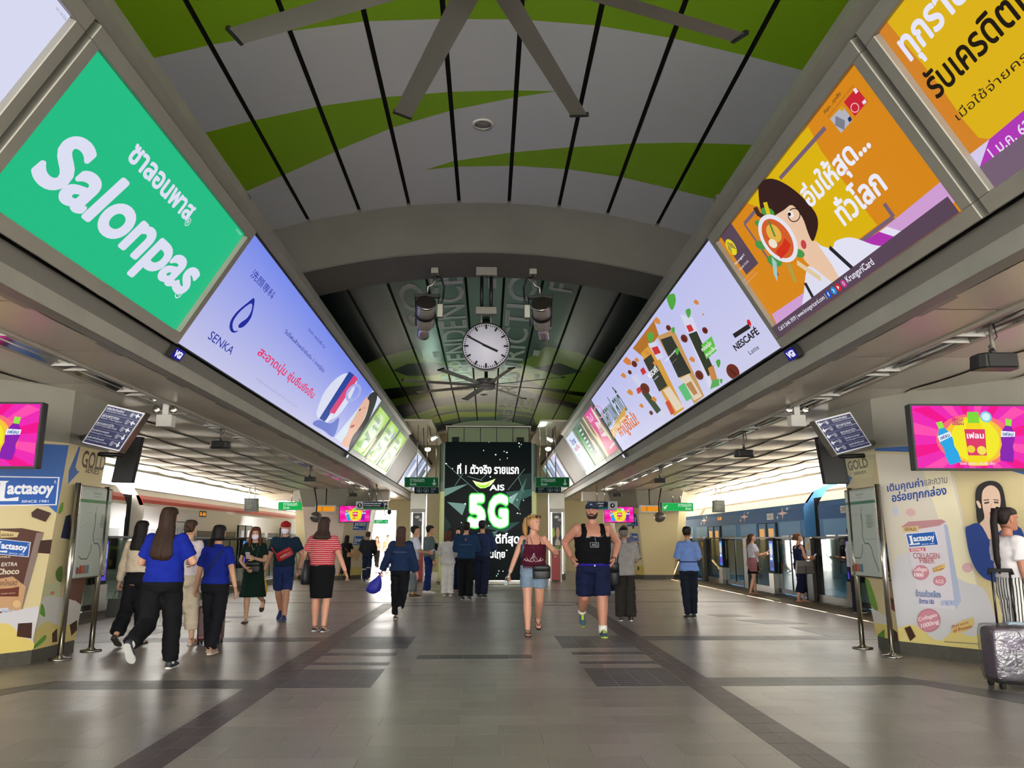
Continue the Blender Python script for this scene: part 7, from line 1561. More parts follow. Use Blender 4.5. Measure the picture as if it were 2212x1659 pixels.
red = person('woman in a red and white striped top and black pencil skirt with a black tote', gp(690, 1364), 1.69, -4, FEM, 1.14, ((5, 3), (-4, 8)), arms=((8, 26, 78, 30), (-14, 26, 12)), tone='#c79076',
    hair=('long', '#33221a', -.5, .165, .15), shirt=(patterned('red_stripe', 'h', '#b32233', '#d9b0ac', 34), .99, .36, .026), bottom=('pencil_skirt', '#131315', .50, .165, 1.08), shoes=('#19191b', '#d0cdc8', 'flat'))
def far_bag(R, x, z, col, sz=(.24, .1, .18), back=True, name='shoulder_bag', label='', cat='bag', st=None):
    p = WM[R.root] @ front(R, x, z, .06, back); b = thing(name, label, cat, tuple(p), R.root.rotation_euler.z, 'bags carried by people')
    k = R.k; a, c, d = (v * k for v in sz); m = mat('bag_' + col.lstrip('#'), col, .5, bump=.2, bscale=40)
    MB().loft([[V((math.cos(t) * a / 2 * f, math.copysign(abs(math.sin(t)) ** .7, math.sin(t)) * c / 2 * f, z_)) for t in [2 * pi * j / 20 for j in range(20)]] for z_, f in ((-d / 2, .90), (-d / 2 + .01, .98), (0, 1.), (d / 2 - .02, .93), (d / 2, .80))]).build('pouch', m, b)
    MB().loft([[V((math.cos(t) * a / 2 * f, math.copysign(abs(math.sin(t)) ** .7, math.sin(t)) * c / 2 * f * 1.03, z_)) for t in [2 * pi * j / 20 for j in range(20)]] for z_, f in ((d * .05, 1.01), (d / 2 - .02, .96), (d / 2 + .006, .84))]).build('flap', m, b)
    if st:
        I = WM[b].inverted() @ WM[R.root]; MB().tube([I @ q for q in st], .010 * k, 8, flat=.4).build('strap', mat('strap_' + col.lstrip('#'), col, .6), b)
    return b
blackw = person('woman in black with a tan shoulder bag, walking by the far left column', gp(746, 1257), 1.50, -5, FEM, .98, ((-16, 40), (6, 3)), arms=((2, 10, 14), (-8, 18, 12)), tone='#b98a6c',
    hair=('long', '#121011', -.35, .14, .10), shirt=('#161618', .98, .34, .022), bottom=('trousers', '#1f1e20', .95, .068, 1.0), shoes=('#8a8078', '#6a625c', 'flat'))
guard = person('man in a dark jacket and navy trousers with white calf bands', gp(792, 1256), 1.62, -4, MAN, 1.04, ((4, 4), (-14, 16)), arms=((10, 16, 60, 40), (8, 18, 55, 40)), tone='#a87a5e', hair=('short', '#38322e'),
    shirt=('#2b2c30', .95, .98, .034), bottom=('trousers', '#232b40', 1.0, .088, 1.02), shoes=('#141414', '#1c1c1c', 'shoe'),
    extras=lambda R: [MB().tube([lerp(R.knees[i], R.ankles[i], .10), lerp(R.knees[i], R.ankles[i], .18)], R.lr[1] + .036 * R.k, 16).build('reflective_band', mat('reflective_tape', '#d0d2d0', .3), R.root) for i in (0, 1)])
person('far woman in a pink top and black trousers in front of the bright opening', gp(813, 1229), 1.53, 176, FEM, 1.0, ((8, 4), (-10, 22)), arms=((8, 10, 80, 30), (6, 12, 60, 30)), tone='#d0a488', hair=('long', '#6a4428', -.6, .14, .1, -.6), shirt=('#d3a49c', .98, .8, .024), bottom=('trousers', '#1c1c1e', 1.0, .062, 1.0), shoes=(BK, BK, 'flat'), face={'mask': '#dcd8e0'})
person('far man in a pale pink shirt before the bright opening', gp(836, 1230), 1.58, 178, MAN, .98, ((3, 2), (-4, 8)), arms=((2, 10, 14), (2, 10, 14)), tone='#c99a80', hair=('short', '#4a3428'), shirt=('#d9b4b0', .92, .42, .024), bottom=('trousers', '#2a3046', 1.0, .072, 1.0), face={})
navy = person('long-haired woman in a navy jacket and black trousers carrying a blue bundle', gp(862, 1338), 1.58, -2, FEM, 1.06, ((8, 3), (-20, 36)), arms=((4, 24, 10), (-2, 18, 10)), tone='#c0917a',
    hair=('long', '#3a261c', -.72, .175, .10), shirt=('#1d2c4a', .90, .96, .040), bottom=('trousers', '#131418', 1.0, .070, 1.0), shoes=('#17171a', '#b9b5ae', 'flat'), curl=(1.1, .5),
    extras=lambda R: sash(R, (-.13, 1.25), (.13, 1.25), .056, True, '#aeb2be', .005, 'print_line'))
# ---- the circle of people before the tall screen
wshirt = person('young man in a white shirt and grey trousers holding a tablet, left of the group', gp(893, 1291), 1.68, -72, MAN, .96, ((3, 3), (-3, 3)), arms=((22, 10, 62, 20), (20, 8, 66, 20)), tone='#c09070', hair=('short', '#141214'), shirt=('#c9ccd8', .90, .45, .024), bottom=('trousers', '#6a7276', .92, .075, 1.0), shoes=('#4a3a24', '#c9c2b4', 'sneaker'), head=(0, -6, 0), face={})
denim = person('young man in a grey denim shirt and blue jeans with white sneakers', gp(925, 1283), 1.71, -68, MAN, .96, ((2, 2), (-5, 5)), arms=((0, 8, 12), (2, 8, 10)), tone='#b98a6a', hair=('short', '#15110f'), shirt=('#566468', .93, .95, .030), bottom=('trousers', '#1d2a5e', 1.0, .070, 1.0), shoes=('#d6cfce', '#cfc9c6', 'sneaker'), face={},
    extras=lambda R: MB().lathe([(.034 * R.k, -.01), (.04 * R.k, 0), (.034 * R.k, .01)], 12).build('watch', mat('watch_dark', '#1a1a1c'), R.root).__setattr__('location', R.wri[1]))
person('woman in a white suit with short reddish hair, seen from behind', gp(966, 1288), 1.57, -6, FEM, 1.05, ((2, 2), (-2, 4)), arms=((22, 22, 66, 30), (16, 14, 60, 30)), tone='#c99a7c', hair=('bob', '#4d2418', -.12), shirt=('#c8c5c2', .84, .72, .034), bottom=('trousers', '#cfccc6', 1.0, .085, 1.0), shoes=('#cfcac4', '#b9b4ae', 'flat'))
person('dark-haired woman facing the group beside the white suit', gp(988, 1280), 1.66, 168, FEM, .98, ((2, 2), (-2, 2)), arms=((10, 8, 50), (10, 8, 60)), tone='#d6ab90', hair=('long', '#131012', -.6, .14, .1, -.5), shirt=('#1f2a48', .92, .9, .026), bottom=('trousers', '#1c2848', 1.0, .07, 1.0), shoes=(BK, '#c9c9c9', 'flat'), face={}, head=(14, -8, 0))
jk = person('man in a navy jacket with a thin white line across the back', gp(1006, 1295), 1.76, -3, MAN, 1.04, ((4, 3), (-5, 5)), arms=((18, 14, 82, 45), (16, 16, 82, 45)), tone='#b08468', hair=('short', '#141112'), shirt=('#1c3350', .90, .97, .040), bottom=('trousers', '#101114', 1.0, .085, 1.02), shoes=('#1a1a1c', '#a8a4a0', 'shoe'), head=(0, -8, 0),
    extras=lambda R: [sash(R, (-.14, 1.21), (.14, 1.21), .056, True, '#b4bac6', .005, 'print_line'), MB().ell((0, 0, 0), .026, .006, .036, M=Matrix.Translation(front(R, 0, 1.33, .048, True))).build('back_emblem', mat('emblem_red', '#6a3a40', .6), R.shirt)])
person('tall man in a dark blue pullover facing the tall screen', gp(1041, 1291), 1.81, -16, MAN, 1.06, ((4, 2), (-8, 6)), arms=((16, 12, 86, 40), (20, 16, 84, 30)), tone='#b08468', hair=('short', '#121011'), shirt=('#242f4c', .92, .97, .034), bottom=('trousers', '#1a2032', 1.0, .085, 1.02), shoes=('#1a1a1c', '#8f8c88', 'shoe'), head=(0, -6, 0))
# ---- the couple walking towards the camera
def blonde_extra(R):
    k, M = R.k, R.HM; g = MB()
    for sx in (-1, 1): g.ell((sx * .036 * k, .080 * k, .905 * HH * k), .030 * k, .010 * k, .021 * k, M=M); g.tube([M @ (V((sx * .064, .076, .9 * HH)) * k), M @ (V((sx * .088, .0, .83 * HH)) * k), M @ (V((sx * .086, -.05, .74 * HH)) * k)], .004 * k, 6)
    g.tube([M @ (V((-.012, .094, .9 * HH)) * k), M @ (V((.012, .094, .9 * HH)) * k)], .004 * k, 6); g.build('sunglasses', mat('tortoise_plastic', '#2a1914', .2), R.root)
    strap(R, [front(R, .13, 1.36, .02), front(R, .155, 1.25, .030), front(R, .175, 1.1, .03)], '#1d4a56', .022, 'backpack_strap')
    strap(R, [front(R, .05, 1.40, .012), front(R, .02, 1.30, .030), front(R, 0, 1.22, .034)], '#5a1626', .004, 'cord')
    # lace pattern along the hem of the top
    lace = mat('white_lace', '#d6c6c6', .7)
    def lp(pts, r=.0045): MB().tube([front(R, x, z, .030) for x, z in pts], r, 6, flat=.5).build('lace_motif', lace, R.shirt)
    lp([(0, 1.17), (.018, 1.12), (.045, 1.085), (.05, 1.055), (.02, 1.045), (0, 1.07), (-.02, 1.045), (-.05, 1.055), (-.045, 1.085), (-.018, 1.12), (0, 1.17)]); lp([(0, 1.125), (.015, 1.09), (0, 1.06), (-.015, 1.09), (0, 1.125)], .004)
    for s in (-1, 1): lp([(s * .06, 1.045), (s * .085, 1.075), (s * .11, 1.055), (s * .135, 1.085), (s * .15, 1.06)]); lp([(s * .09, 1.05), (s * .1, 1.1), (s * .12, 1.09)], .0035)
    fr = MB()
    for i in range(17): x = -.15 + .3 * i / 16; fr.tube([front(R, x, 1.0, .03), front(R, x + .004, .955 - .014 * (i % 2), .036)], [.010, .003], 6)
    fr.build('fringe', cloth('#4c1528'), R.shirt)
blonde = person('blonde woman in a maroon tank top and denim shorts, walking towards the camera', gp(1153, 1372), 1.71, 180, FEM, 1.13, ((-14, 34), (5, 3)), arms=((20, 16, 90, -40), (3, 22, 8)), tone='#c58e76', head=(48, 2, 0), hands_to=((-.33, .17, 1.17), None),
    hair=('pony', '#a87f4a', [(0, -.105, .20), (0, -.15, .17), (.01, -.165, .08), (.02, -.15, -.02), (.02, -.13, -.10)]), shirt=('#4a1426', .99, None, .020, 1.29, .016), bottom=('shorts', '#75879a', .24, .104, 1.02), shoes=('#1c1212', '#1d1516', 'thong'), face={'brow': '#8a6238', 'lips': '#a85a54'}, extras=blonde_extra, curl=(.7, 1.0), point=0)
def big_extra(R):
    cap(R, '#2b3345', logo_col='#aab0ba'); W = mat('mark_grey', '#a8adb0', .6); sp = R.shirt
    def box_at(x, z, w_, h_, n, m=W):
        q = front(R, x, z, .030); return MB().box((-w_, -.004, -h_), (w_, .006, h_), 0, Matrix.Translation(q)).build(n, m, sp)
    for s, a, b in ((1, .098, .03),): pass
    def fr(x0, x1, z0, z1): MB().tube([front(R, x, z, .028) for x, z in ((x0, z0), ((x0 + x1) / 2, z0), (x1, z0), (x1, z1), ((x0 + x1) / 2, z1), (x0, z1), (x0, z0))], .0035, 6).build('badge_frame', W, sp)
    fr(-.055, .055, 1.135, 1.195)
    q = front(R, 0, 1.165, .034); vs, fs, _ = text_mesh('AIG'); MB().add([q + V((-(a - .5) * .085, .004, (b - .5) * .040)) for a, b in vs], fs).build('lettering', W, sp)
    for i in range(3): q = front(R, .10 - .018 * i, 1.27, .03); MB().hexa([q + V((-.009, .004, -.014)), q + V((.006, .004, -.014)), q + V((-.002, .004, -.004 + .008 * (2 - i))), q + V((-.012, .004, -.010 + .008 * (2 - i)))], [q + V((-.009, -.004, -.014)), q + V((.006, -.004, -.014)), q + V((-.002, -.004, -.004 + .008 * (2 - i))), q + V((-.012, -.004, -.010 + .008 * (2 - i)))]).build('chest_stripe', W, sp)
    q = front(R, -.10, 1.275, .03); MB().tube([q + V((.03, .004, -.016)), q + V((0, .006, -.002)), q + V((-.03, .004, .016))], [.002, .007, .002], 6, flat=.4).build('fern_mark', W, sp)
    q = front(R, -.012, 1.27, .034); MB().tube([q, q + V((.006, .008, -.03)), q + V((-.006, .010, -.07)), q + V((.004, .008, -.10))], [.008, .007, .006, .007], 8).build('hanging_glasses', mat('blue_lens', '#2f5a8a', .1), sp)
    MB().loft([R.ring(z, *R.tz(z), .022, 30) for z in (.895, .925)]).build('undershirt_hem', cloth('#2a1f8a'), R.root)
    p = front(R, 0, .90, .036); MB().ell(tuple(p), .012, .006, .014).build('button', mat('mark_white', '#d6d6d6', .6), R.bottom)
    MB().lathe([(.035, -.012), (.042, 0), (.035, .012)], 14).build('wristband', mat('watch_dark', '#1a1a1c'), R.root).location = R.wri[0]
big = person('big bearded man in a black tank top, navy shorts and a cap, hands on hips', gp(1284, 1374), 1.89, 180, MAN, 1.30, ((5, 3), (-16, 40)), tone='#b47c66', head=(-14, -6, 0), hair=('nape', '#3a2418'), hands_to=((-.285, -.03, .99), (.285, -.02, 1.0)), palms=((1, 0, 0), (-1, 0, 0)),
    shirt=('#0d0d0f', .90, None, .018, 1.27, .045), bottom=('shorts', '#171d3a', .45, .118, .96), shoes=('#2b4c5c', '#a9b93a', 'sneaker', '#d9d6d2', '#b5c43c'), face={'beard': '#33201a', 'brow': '#2a1a14', 'lips': '#8a4a44'}, extras=big_extra)
person('person in a teal top behind the blonde woman, by the poster pillar', gp(1199, 1240), 1.45, -50, MAN, 1.0, ((14, 10), (-10, 30)), arms=((6, 12, 30), (20, 10, 60)), tone='#b98a6c', hair=('short', '#161314'), shirt=('#1f5868', .93, .42, .024), bottom=('shorts', '#1d2440', .45, .10, 1.0), shoes=('#2a1c1a', '#2a1c1a', 'sandal'))
def grey_extra(R):
    collar(R, '#96928f');     cap(R, '#17161a', back=False); 
grey = person('man in a grey short-sleeved shirt and black cap, seen from behind with a black bag', gp(1352, 1341), 1.56, -4, MAN, 1.06, ((3, 3), (-4, 6)), arms=((2, 14, 18), (14, 10, 70, 30)), tone='#a87a60', hair=('nape', '#6a625c'), shirt=('#8b8785', .83, .46, .036), bottom=('trousers', '#2c2926', 1.0, .105, 1.0), shoes=('#2f2c2c', '#cfccc8', 'sneaker'), extras=grey_extra)
person('taller man in a brown cap hidden behind the grey-shirted man', gp(1352, 1292), 1.69, 6, MAN, 1.05, ((3, 3), (-3, 3)), arms=((4, 12, 20), (4, 14, 30)), tone='#a87a60', hair=('nape', '#2a211d'), shirt=('#55597c', .88, .5, .03), bottom=('trousers', '#2a2c3c', 1.0, .09, 1.0), shoes=(BK, '#c9c9c9', 'sneaker'), extras=lambda R: cap(R, '#5a4842'))
person('person in black half hidden behind the big man on his right', gp(1319, 1283), 1.58, 10, FEM, 1.0, ((3, 3), (-3, 3)), arms=((4, 10, 20), (4, 10, 20)), tone='#b08468', hair=('bob', '#171314', .1), shirt=('#141317', .92, .45, .026), bottom=('trousers', '#1d2240', 1.0, .08, 1.0), shoes=('#d0cdd0', '#d0cdd0', 'sneaker'))
person('far person with brown hair beside the right platform gates', gp(1402, 1236), 1.55, 180, FEM, 1.0, ((3, 3), (-3, 3)), tone='#b98a70', hair=('bob', '#4a2a1c', .0), shirt=('#8a6a5c', .92, .45, .024), bottom=('trousers', '#3a3230', 1.0, .08, 1.0), face={})
blueR = person('woman in a pale blue short-sleeved shirt and black trousers, alone on the right', gp(1492, 1335), 1.58, 3, FEM, 1.02, ((-3, 8), (4, 2)), arms=((6, 14, 88, 30), (6, 14, 88, 30)), tone='#a87a60', head=(-26, 4, 0), hair=('bun', '#17120f', (-.03, -.13, .62)), shirt=('#657fb6', .88, .50, .028), bottom=('trousers', '#161b26', 1.0, .066, 1.0), shoes=('#1a1a1c', '#8f8c88', 'shoe'),
    extras=lambda R: (collar(R, '#6f89be'), MB().loft([R.ring(z, *R.tz(z), .036, 30) for z in (1.045, 1.065)]).build('belt', cloth('#20264a'), R.shirt)))
# ---- waiting by the right gates
def plaid_extra(R):
    pl = patterned('red_check', 'c', '#6a2430', '#c08a90', 26); rr = []
    for z, o in ((1.05, .030), (.98, .045), (.88, .055), (.76, .062), (.66, .066)):
        g = R.ring(max(.81, z), *R.tz(max(.81, z)), o, 28); dz_ = (min(0, z - .81)) * R.k; rr.append([V((p.x, min(p.y, .035), p.z + dz_)) for p in g])
    MB().loft(rr).build('tied_jumper', pl, R.root); sash(R, (-.12, 1.36), (.12, 1.05), .036, False, '#6a3a3a', .008)
plaid = person('woman in a white shirt with a red checked jumper tied at her waist', (6.86, at_z(1655, 1285).y), 1.50, -88, FEM, 1.06, ((4, 3), (-6, 12)), arms=((22, 8, 82, 20), (20, 8, 84, 20)), tone='#c99a80', head=(0, -14, 0), hair=('pony', '#4d3222', [(0, -.11, .15), (0, -.15, .12), (0, -.16, .03), (0, -.14, -.06)]), shirt=('#d4d1dc', .92, .34, .026), bottom=('mini_skirt', '#141416', .60, .195, 1.04), shoes=('#5a4030', '#6a5040', 'sandal'), extras=plaid_extra, face={})
sleeveless = person('woman in a sleeveless navy top and white mask with a grey handbag, by the gates', (7.05, at_z(1773, 1302).y), 1.50, -84, FEM, 1.06, ((8, 4), (-6, 10)), arms=((16, 8, 80, 20), (14, 8, 82, 20)), tone='#c59278', head=(0, -16, 0), hair=('bun', '#6a4428', (0, -.125, .55)), shirt=('#1c2440', .92, None, .024, 1.33, .045), bottom=('trousers', '#1a2038', .80, .11, 1.04), shoes=('#9a7258', '#8a6850', 'flat'), face={'mask': '#e0dce4'})
person('person in a white shirt at the gate behind the right map stand', (7.15, 15.4), 1.58, -100, MAN, .98, ((2, 2), (-2, 2)), arms=((6, 10, 40), (6, 10, 40)), tone='#b08468', hair=('short', '#1a1614'), shirt=('#d0d2da', .92, .42, .024), bottom=('trousers', '#2a2c34', 1.0, .08, 1.0), face={})
q = ray(2193, 1300); yr = 7.95
suit = person('dark-haired woman in a white tee and striped trousers holding a suitcase handle', (EYE.x + q.x * (yr - EYE.y), yr), 1.66, -88, FEM, 1.02, ((4, 3), (-6, 8)), arms=((2, 8, 14), (-2, 10, 16)), tone='#a87058', head=(0, 2, 0),
    hair=('pony', '#1d1312', [(0, -.085, .21), (0, -.135, .21), (.0, -.155, .08), (.0, -.15, -.10), (.0, -.145, -.30), (0, -.135, -.44)]), shirt=('#d8d2d4', 1.02, .36, .026), bottom=('trousers', patterned('black_white_stripe', 'v', '#d9d5d2', '#17161a', 26), .98, .125, 1.06), shoes=('#d0cbc6', '#bdb8b2', 'sneaker'), face={'brow': '#20140f', 'lips': '#a0605a'}, curl=(.5, 1.1))

# ================================================================ THINGS CARRIED
GRP = 'bags and things carried by people'
def carried(name, label, cat, p, rz=0.): return thing(name, label, cat, tuple(p), rz, GRP)
def wp(R, i, d=.09): return WM[R.root] @ (R.wri[i] + R.adir[i] * d * R.k)
def wl(R, q): return WM[R.root] @ q
def M_(c, r=.5, **k): return mat('prop_' + c.lstrip('#'), c, r, **k)
# black paper bag
p = wp(beige, 0, .10); b = carried('paper_bag', 'black paper bag with rope handles hanging from the hand of the woman in overalls', 'bag', (p.x, p.y, p.z - .36), .1)
MB().hexa([(-.115, -.05, 0), (.115, -.05, 0), (.115, .05, 0), (-.115, .05, 0)], [(-.105, -.045, .24), (.105, -.045, .24), (.105, .045, .24), (-.105, .045, .24)]).build('bag_body', M_('#151413', .6), b, bevel=.004)
for y in (-.043, .043): MB().tube([(-.05, y, .235), (-.04, y * .6, .31), (0, 0, .36), (.04, y * .6, .31), (.05, y, .235)], .004, 6).build('handle', M_('#2a2622'), b)
# red case behind the cream trousers
g = wp(cream, 1, .09); b = carried('suitcase', 'small dark red cabin case pulled by the woman in cream trousers', 'suitcase', (g.x + .06, g.y + .16, 0), .1)
MB().box((-.16, -.10, .05), (.16, .10, .50)).build('shell', M_('#4a1416', .45, bump=.3), b, bevel=.03, seg=2); MB().box((-.14, -.112, .12), (.14, -.10, .42)).build('pocket', M_('#38100f'), b, bevel=.01)
for s in (-1, 1):
    MB().tube([(s * .07, -.06, .48), (s * .07, -.10, g.z)], .008, 6).build('handle_rod', M_STEEL, b)
    for y in (-.08, .08): MB().lathe([(.012, -.012), (.028, -.012), (.028, .012), (.012, .012)], 12, 'x', (s * .13, y, .028)).build('wheel', M_BLACK, b)
MB().tube([(-.075, -.10, g.z), (.075, -.10, g.z)], .014, 8).build('grip', M_BLACK, b)
def phone(R, i, label, col='#16161a', d=.12, tilt_=50):
    q = wl(R, R.wri[i] + R.adir[i] * d * R.k + V((0, .02, .02))); b = carried('phone', label, 'phone', q, R.root.rotation_euler.z); M2 = Matrix.Rotation(math.radians(tilt_), 4, 'X')
    MB().box((-.037, -.075, -.005), (.037, .075, .004), 0, M2).build('case', M_(col, .3), b, bevel=.004); MB().box((-.033, -.07, .004), (.033, .07, .0055), 0, M2).build('display', mat('phone_glow', '#101014', .1, emit='#b9c8e6', es=.5), b)
phone(green, 0, 'pale phone in the raised hand of the woman in the green dress', '#c9b8c0'); phone(plaid, 0, 'phone held by the woman with the checked jumper', '#5a2a30'); phone(sleeveless, 0, 'white phone held by the masked woman by the gates', '#d9d9dc')
# handbags
far_bag(green, -.02, 1.00, '#131517', (.26, .07, .18), False, 'shoulder_bag', 'black shoulder bag against the dark green dress', 'bag')
rb = far_bag(capman, -.04, 1.14, '#b01c22', (.30, .09, .15), False, 'sling_bag', 'red sling bag with white lettering across the chest of the man in the red cap', 'bag', [front(capman, .13, 1.39, .02), front(capman, .11, 1.28, .034), front(capman, .06, 1.18, .045)])
rb.rotation_euler.y += .5
vs, fs, _ = text_mesh('anello'); MB().add([V((-(a - .6) * .12, .050, (c_ - .8) * .035)) for a, c_ in vs], fs).build('lettering', M_('#e6d6d6'), rb)
p = wp(capman, 1, .10); b = carried('shopping_bag', 'yellow plastic bag held between the woman in green and the man in the red cap', 'bag', p)
MB().loft([[V((math.cos(t) * w_, math.sin(t) * w_ * .45 + o_, z)) for t in [2 * pi * j / 14 for j in range(14)]] for z, w_, o_ in ((.02, .018, 0), (-.06, .05, 0), (-.14, .085, .01), (-.25, .095, .0), (-.34, .08, 0), (-.37, .03, 0))]).build('sack', M_('#d9a81c', .35, bump=.5, bscale=25), b); MB().box((-.05, -.05, -.26), (.05, -.043, -.18)).build('print_mark', M_('#3f7a34'), b)
p = wl(red, red.tor((-.235, -.02, .90))); b = carried('tote_bag', 'big black tote hanging from the left shoulder of the woman in stripes', 'bag', p)
MB().loft([[V((math.cos(t) * .085 * f, math.sin(t) * .17 * f, z)) for t in [2 * pi * j / 20 for j in range(20)]] for z, f in ((-.20, .72), (-.19, .9), (-.10, 1.0), (.02, .95), (.12, .72), (.17, .45))]).build('sack', M_('#15161c', .55, bump=.5, bscale=18), b)
for dy in (-.06, .06):
    I = WM[b].inverted(); MB().tube([I @ wl(red, red.tor((-.24, -.02 + dy, 1.05))), I @ wl(red, red.tor((-.215, dy * .6, 1.25))), I @ wl(red, red.tor((-.165, dy * .3 - .01, 1.452)))], .014, 8, flat=.4, up=(0, 1, 0)).build('strap', M_('#121217'), b)
far_bag(blackw, .15, 1.00, '#a5754a', (.20, .08, .15), True, 'shoulder_bag', 'tan shoulder bag on the hip of the woman in black, far left', 'bag', [front(blackw, -.12, 1.37, .03, True), front(blackw, .0, 1.22, .034, True), front(blackw, .14, 1.06, .045, True)])
p = wp(navy, 0, .10); b = carried('cloth_bundle', 'royal blue drawstring bundle swinging from the hand of the woman in the navy jacket', 'bag', p, 0)
MB().loft([[V((math.cos(t) * w_ * (1 + .08 * math.sin(5 * t)) - o_, math.sin(t) * w_ * .6, z)) for t in [2 * pi * j / 24 for j in range(24)]] for z, w_, o_ in ((.06, .045, 0), (.02, .018, 0), (-.04, .05, .03), (-.12, .11, .08), (-.20, .135, .11), (-.26, .12, .12), (-.30, .06, .12), (-.31, .02, .12))]).build('sack', M_('#1d2296', .6, bump=.5, bscale=16), b); MB().tube([(0, 0, .05), (.02, 0, .0), (-.02, 0, -.02)], .008, 6).build('cord', M_('#141870'), b)
q = lerp(wl(wshirt, wshirt.wri[0]), wl(wshirt, wshirt.wri[1]), .5); b = carried('tablet', 'dark tablet in the hands of the young man in the white shirt', 'tablet', q + V((.10, .02, .03)), wshirt.root.rotation_euler.z); MB().box((-.12, -.08, -.006), (.12, .09, .006), 0, Matrix.Rotation(.5, 4, 'X')).build('case', M_('#17171a', .3), b, bevel=.006); MB().box((-.11, -.07, .006), (.11, .08, .008), 0, Matrix.Rotation(.5, 4, 'X')).build('display', mat('phone_glow'), b)
far_bag(denim, .05, 1.18, '#17181c', (.26, .08, .18), False, 'sling_bag', 'black sling bag across the chest of the man in denim', 'bag', [front(denim, -.14, 1.37, .035), front(denim, -.05, 1.28, .05), front(denim, .06, 1.2, .06)])
# the couple
p = wp(blonde, 1, .085); b = carried('water_bottle', 'clear plastic water bottle in the hand of the blonde woman', 'bottle', p, 0); b.rotation_euler = (.2, .35, 0)
MB().lathe([(.004, -.11), (.030, -.11), (.033, -.10), (.033, -.04), (.030, -.03), (.033, -.02), (.033, .05), (.014, .09), (.013, .10)], 18).build('bottle_body', glass('clear_plastic', '#e9eeee', .12, .1), b); MB().lathe([(.004, .10), (.016, .10), (.016, .118), (.004, .118)], 14).build('bottle_cap', M_('#d9dcdc'), b); MB().lathe([(.002, -.108), (.029, -.108), (.031, -.098), (.031, -.03), (.002, -.03)], 16).build('water', M_('#c9d2d0', .1), b)
far_bag(blonde, -.11, .90, '#121214', (.26, .09, .19), False, 'waist_bag', 'black zip bag on the hip of the blonde woman', 'bag', [front(blonde, .16, 1.0, .03), front(blonde, 0, .98, .036), front(blonde, -.10, .96, .05)])
far_bag(grey, -.205, .86, '#14151a', (.22, .20, .40), True, 'shoulder_bag', 'large black bag hanging at the left side of the grey-shirted man', 'bag', [front(grey, -.10, 1.40, .04, True), front(grey, -.12, 1.25, .05, True), front(grey, -.15, 1.02, .05, True)])
p = wl(sleeveless, sleeveless.tor((.17, .03, .90))); b = carried('handbag', 'grey handbag with a long strap on the masked woman by the gates', 'bag', p, 0.)
MB().hexa([(-.20, -.06, -.16), (.20, -.06, -.16), (.20, .06, -.16), (-.20, .06, -.16)], [(-.17, -.05, .12), (.17, -.05, .12), (.17, .05, .12), (-.17, .05, .12)]).build('bag_body', M_('#5c5855', .45), b, bevel=.015); MB().hexa([(-.185, -.068, 0), (.185, -.068, 0), (.185, -.06, 0), (-.185, -.06, 0)], [(-.172, -.06, .125), (.172, -.06, .125), (.172, .05, .125), (-.172, .05, .125)]).build('flap', M_('#66625f', .45), b, bevel=.006); MB().box((-.012, -.074, -.15), (.012, -.066, .02)).build('buckle_strap', M_('#3a3634'), b)
I = WM[b].inverted(); MB().tube([I @ wl(sleeveless, sleeveless.tor((.16, .0, 1.02))), I @ wl(sleeveless, sleeveless.tor((.17, -.02, 1.2))), I @ wl(sleeveless, sleeveless.tor((.12, -.02, 1.43)))], .008, 6).build('strap', M_('#8a7a70'), b)
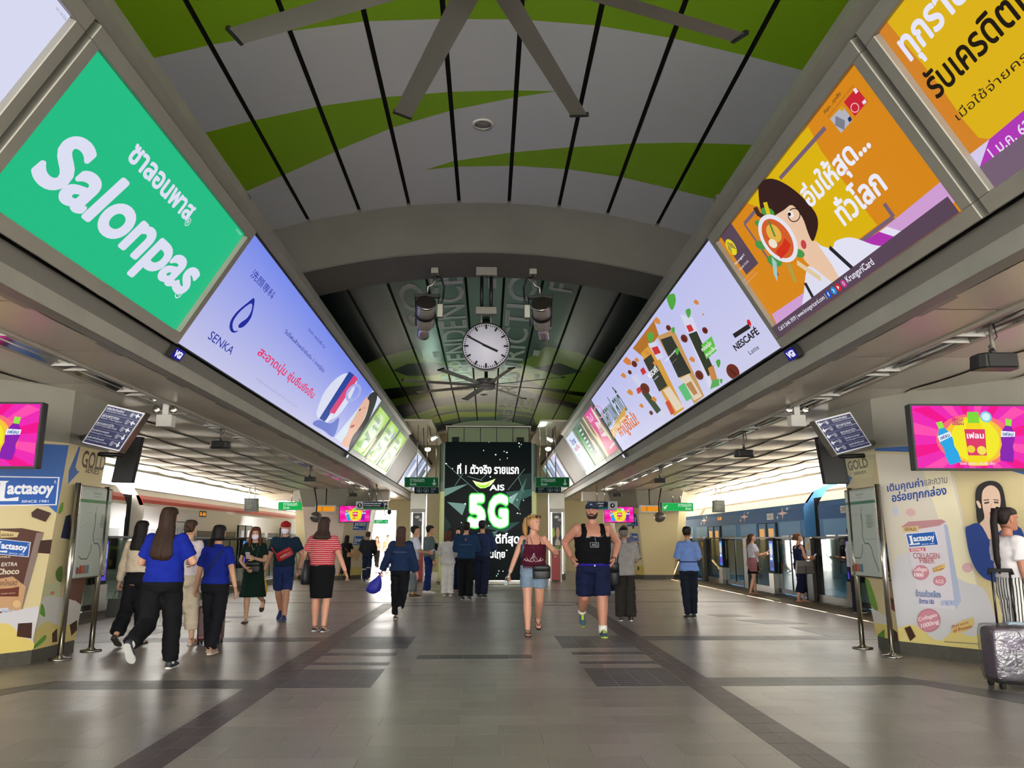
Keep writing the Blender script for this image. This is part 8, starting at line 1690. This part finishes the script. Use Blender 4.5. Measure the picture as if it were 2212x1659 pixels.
# wrapped suitcase in the right corner
A = at_z(2156, 1490); cx, cy = A.x + .27, A.y + .10
b = carried('suitcase', 'large suitcase wrapped in clear film at the right edge of the picture', 'suitcase', (cx, cy, 0), -.12)
MB().box((-.25, -.15, .07), (.25, .15, .55)).build('shell', mat('purple_shell', '#5d4a60', .4, var=.35, vscale=5), b, bevel=.05, seg=3); MB().box((-.215, -.165, .10), (.215, -.145, .34)).build('front_pocket', mat('dark_purple_shell', '#3a3140', .5, var=.3, vscale=6), b, bevel=.03, seg=2); MB().box((-.245, -.145, .05), (.245, .145, .12)).build('bumper', M_('#16171f', .5), b, bevel=.03)
wr = bmesh.new(); bmesh.ops.create_cube(wr, size=1); bmesh.ops.subdivide_edges(wr, edges=wr.edges, cuts=14, use_grid_fill=True)
for v in wr.verts:
    c = v.co; sgn = V((c.x * .535, c.y * .36, .31 + c.z * .53)); r2 = V((abs(c.x) * 2, abs(c.y) * 2, abs(c.z) * 2)); 
    sgn.x *= 1 - .06 * (r2.z ** 8 + r2.y ** 8); sgn.y *= 1 - .10 * (r2.x ** 8 + r2.z ** 8); sgn.z = .31 + (sgn.z - .31) * (1 - .03 * (r2.x ** 8 + r2.y ** 8))
    q = V((c.x * 3 + c.z * 5, c.y * 4, c.z * 4 + c.x * 6)); v.co = sgn + c.normalized() * .012 * noise.noise(q * 2.2)
me = bpy.data.meshes.new('film_wrap'); wr.to_mesh(me); wr.free(); fm = glass('cling_film', '#eceeef', .10, .28); nt = fm.node_tree
if not any(n.type == 'BUMP' for n in nt.nodes):
    tc = nt.nodes.new('ShaderNodeTexCoord'); nz = nt.nodes.new('ShaderNodeTexNoise'); nz.inputs['Scale'].default_value = 14; nz.inputs['Distortion'].default_value = 2; bp = nt.nodes.new('ShaderNodeBump'); bp.inputs['Strength'].default_value = .35; bp.inputs['Distance'].default_value = .02
    nt.links.new(tc.outputs['Object'], nz.inputs['Vector']); nt.links.new(nz.outputs[0], bp.inputs['Height']); nt.links.new(bp.outputs[0], [n for n in nt.nodes if n.type == 'BSDF_GLOSSY'][0].inputs['Normal'])
me.materials.append(fm); me.polygons.foreach_set('use_smooth', [True] * len(me.polygons)); link('film_wrap', me, b)
for s in (-1, 1):
    MB().tube([(s * .085, .10, .54), (s * .085, .10, 1.06)], .011, 8).build('handle_rod', M_('#1a1a1d', .35), b)
    for y in (-.11, .11): MB().lathe([(.012, -.018), (.033, -.018), (.033, .018), (.012, .018)], 14, 'x', (s * .2, y, .033)).build('wheel', M_BLACK, b)
MB().tube([(-.11, .10, 1.03), (-.105, .10, 1.07), (.105, .10, 1.07), (.11, .10, 1.03)], .019, 8).build('grip', M_BLACK, b); MB().box((.02, -.195, .42), (.09, -.19, .45)).build('tag_label', M_('#e3e3e3'), b)
MB().hexa([(-.06, -.05, .57), (.10, -.05, .57), (.10, .05, .57), (-.06, .05, .57)], [(-.04, -.03, .595), (.08, -.03, .595), (.08, .03, .595), (-.04, .03, .595)]).build('top_handle', M_('#8fa0b0', .4), b)

grow_all()
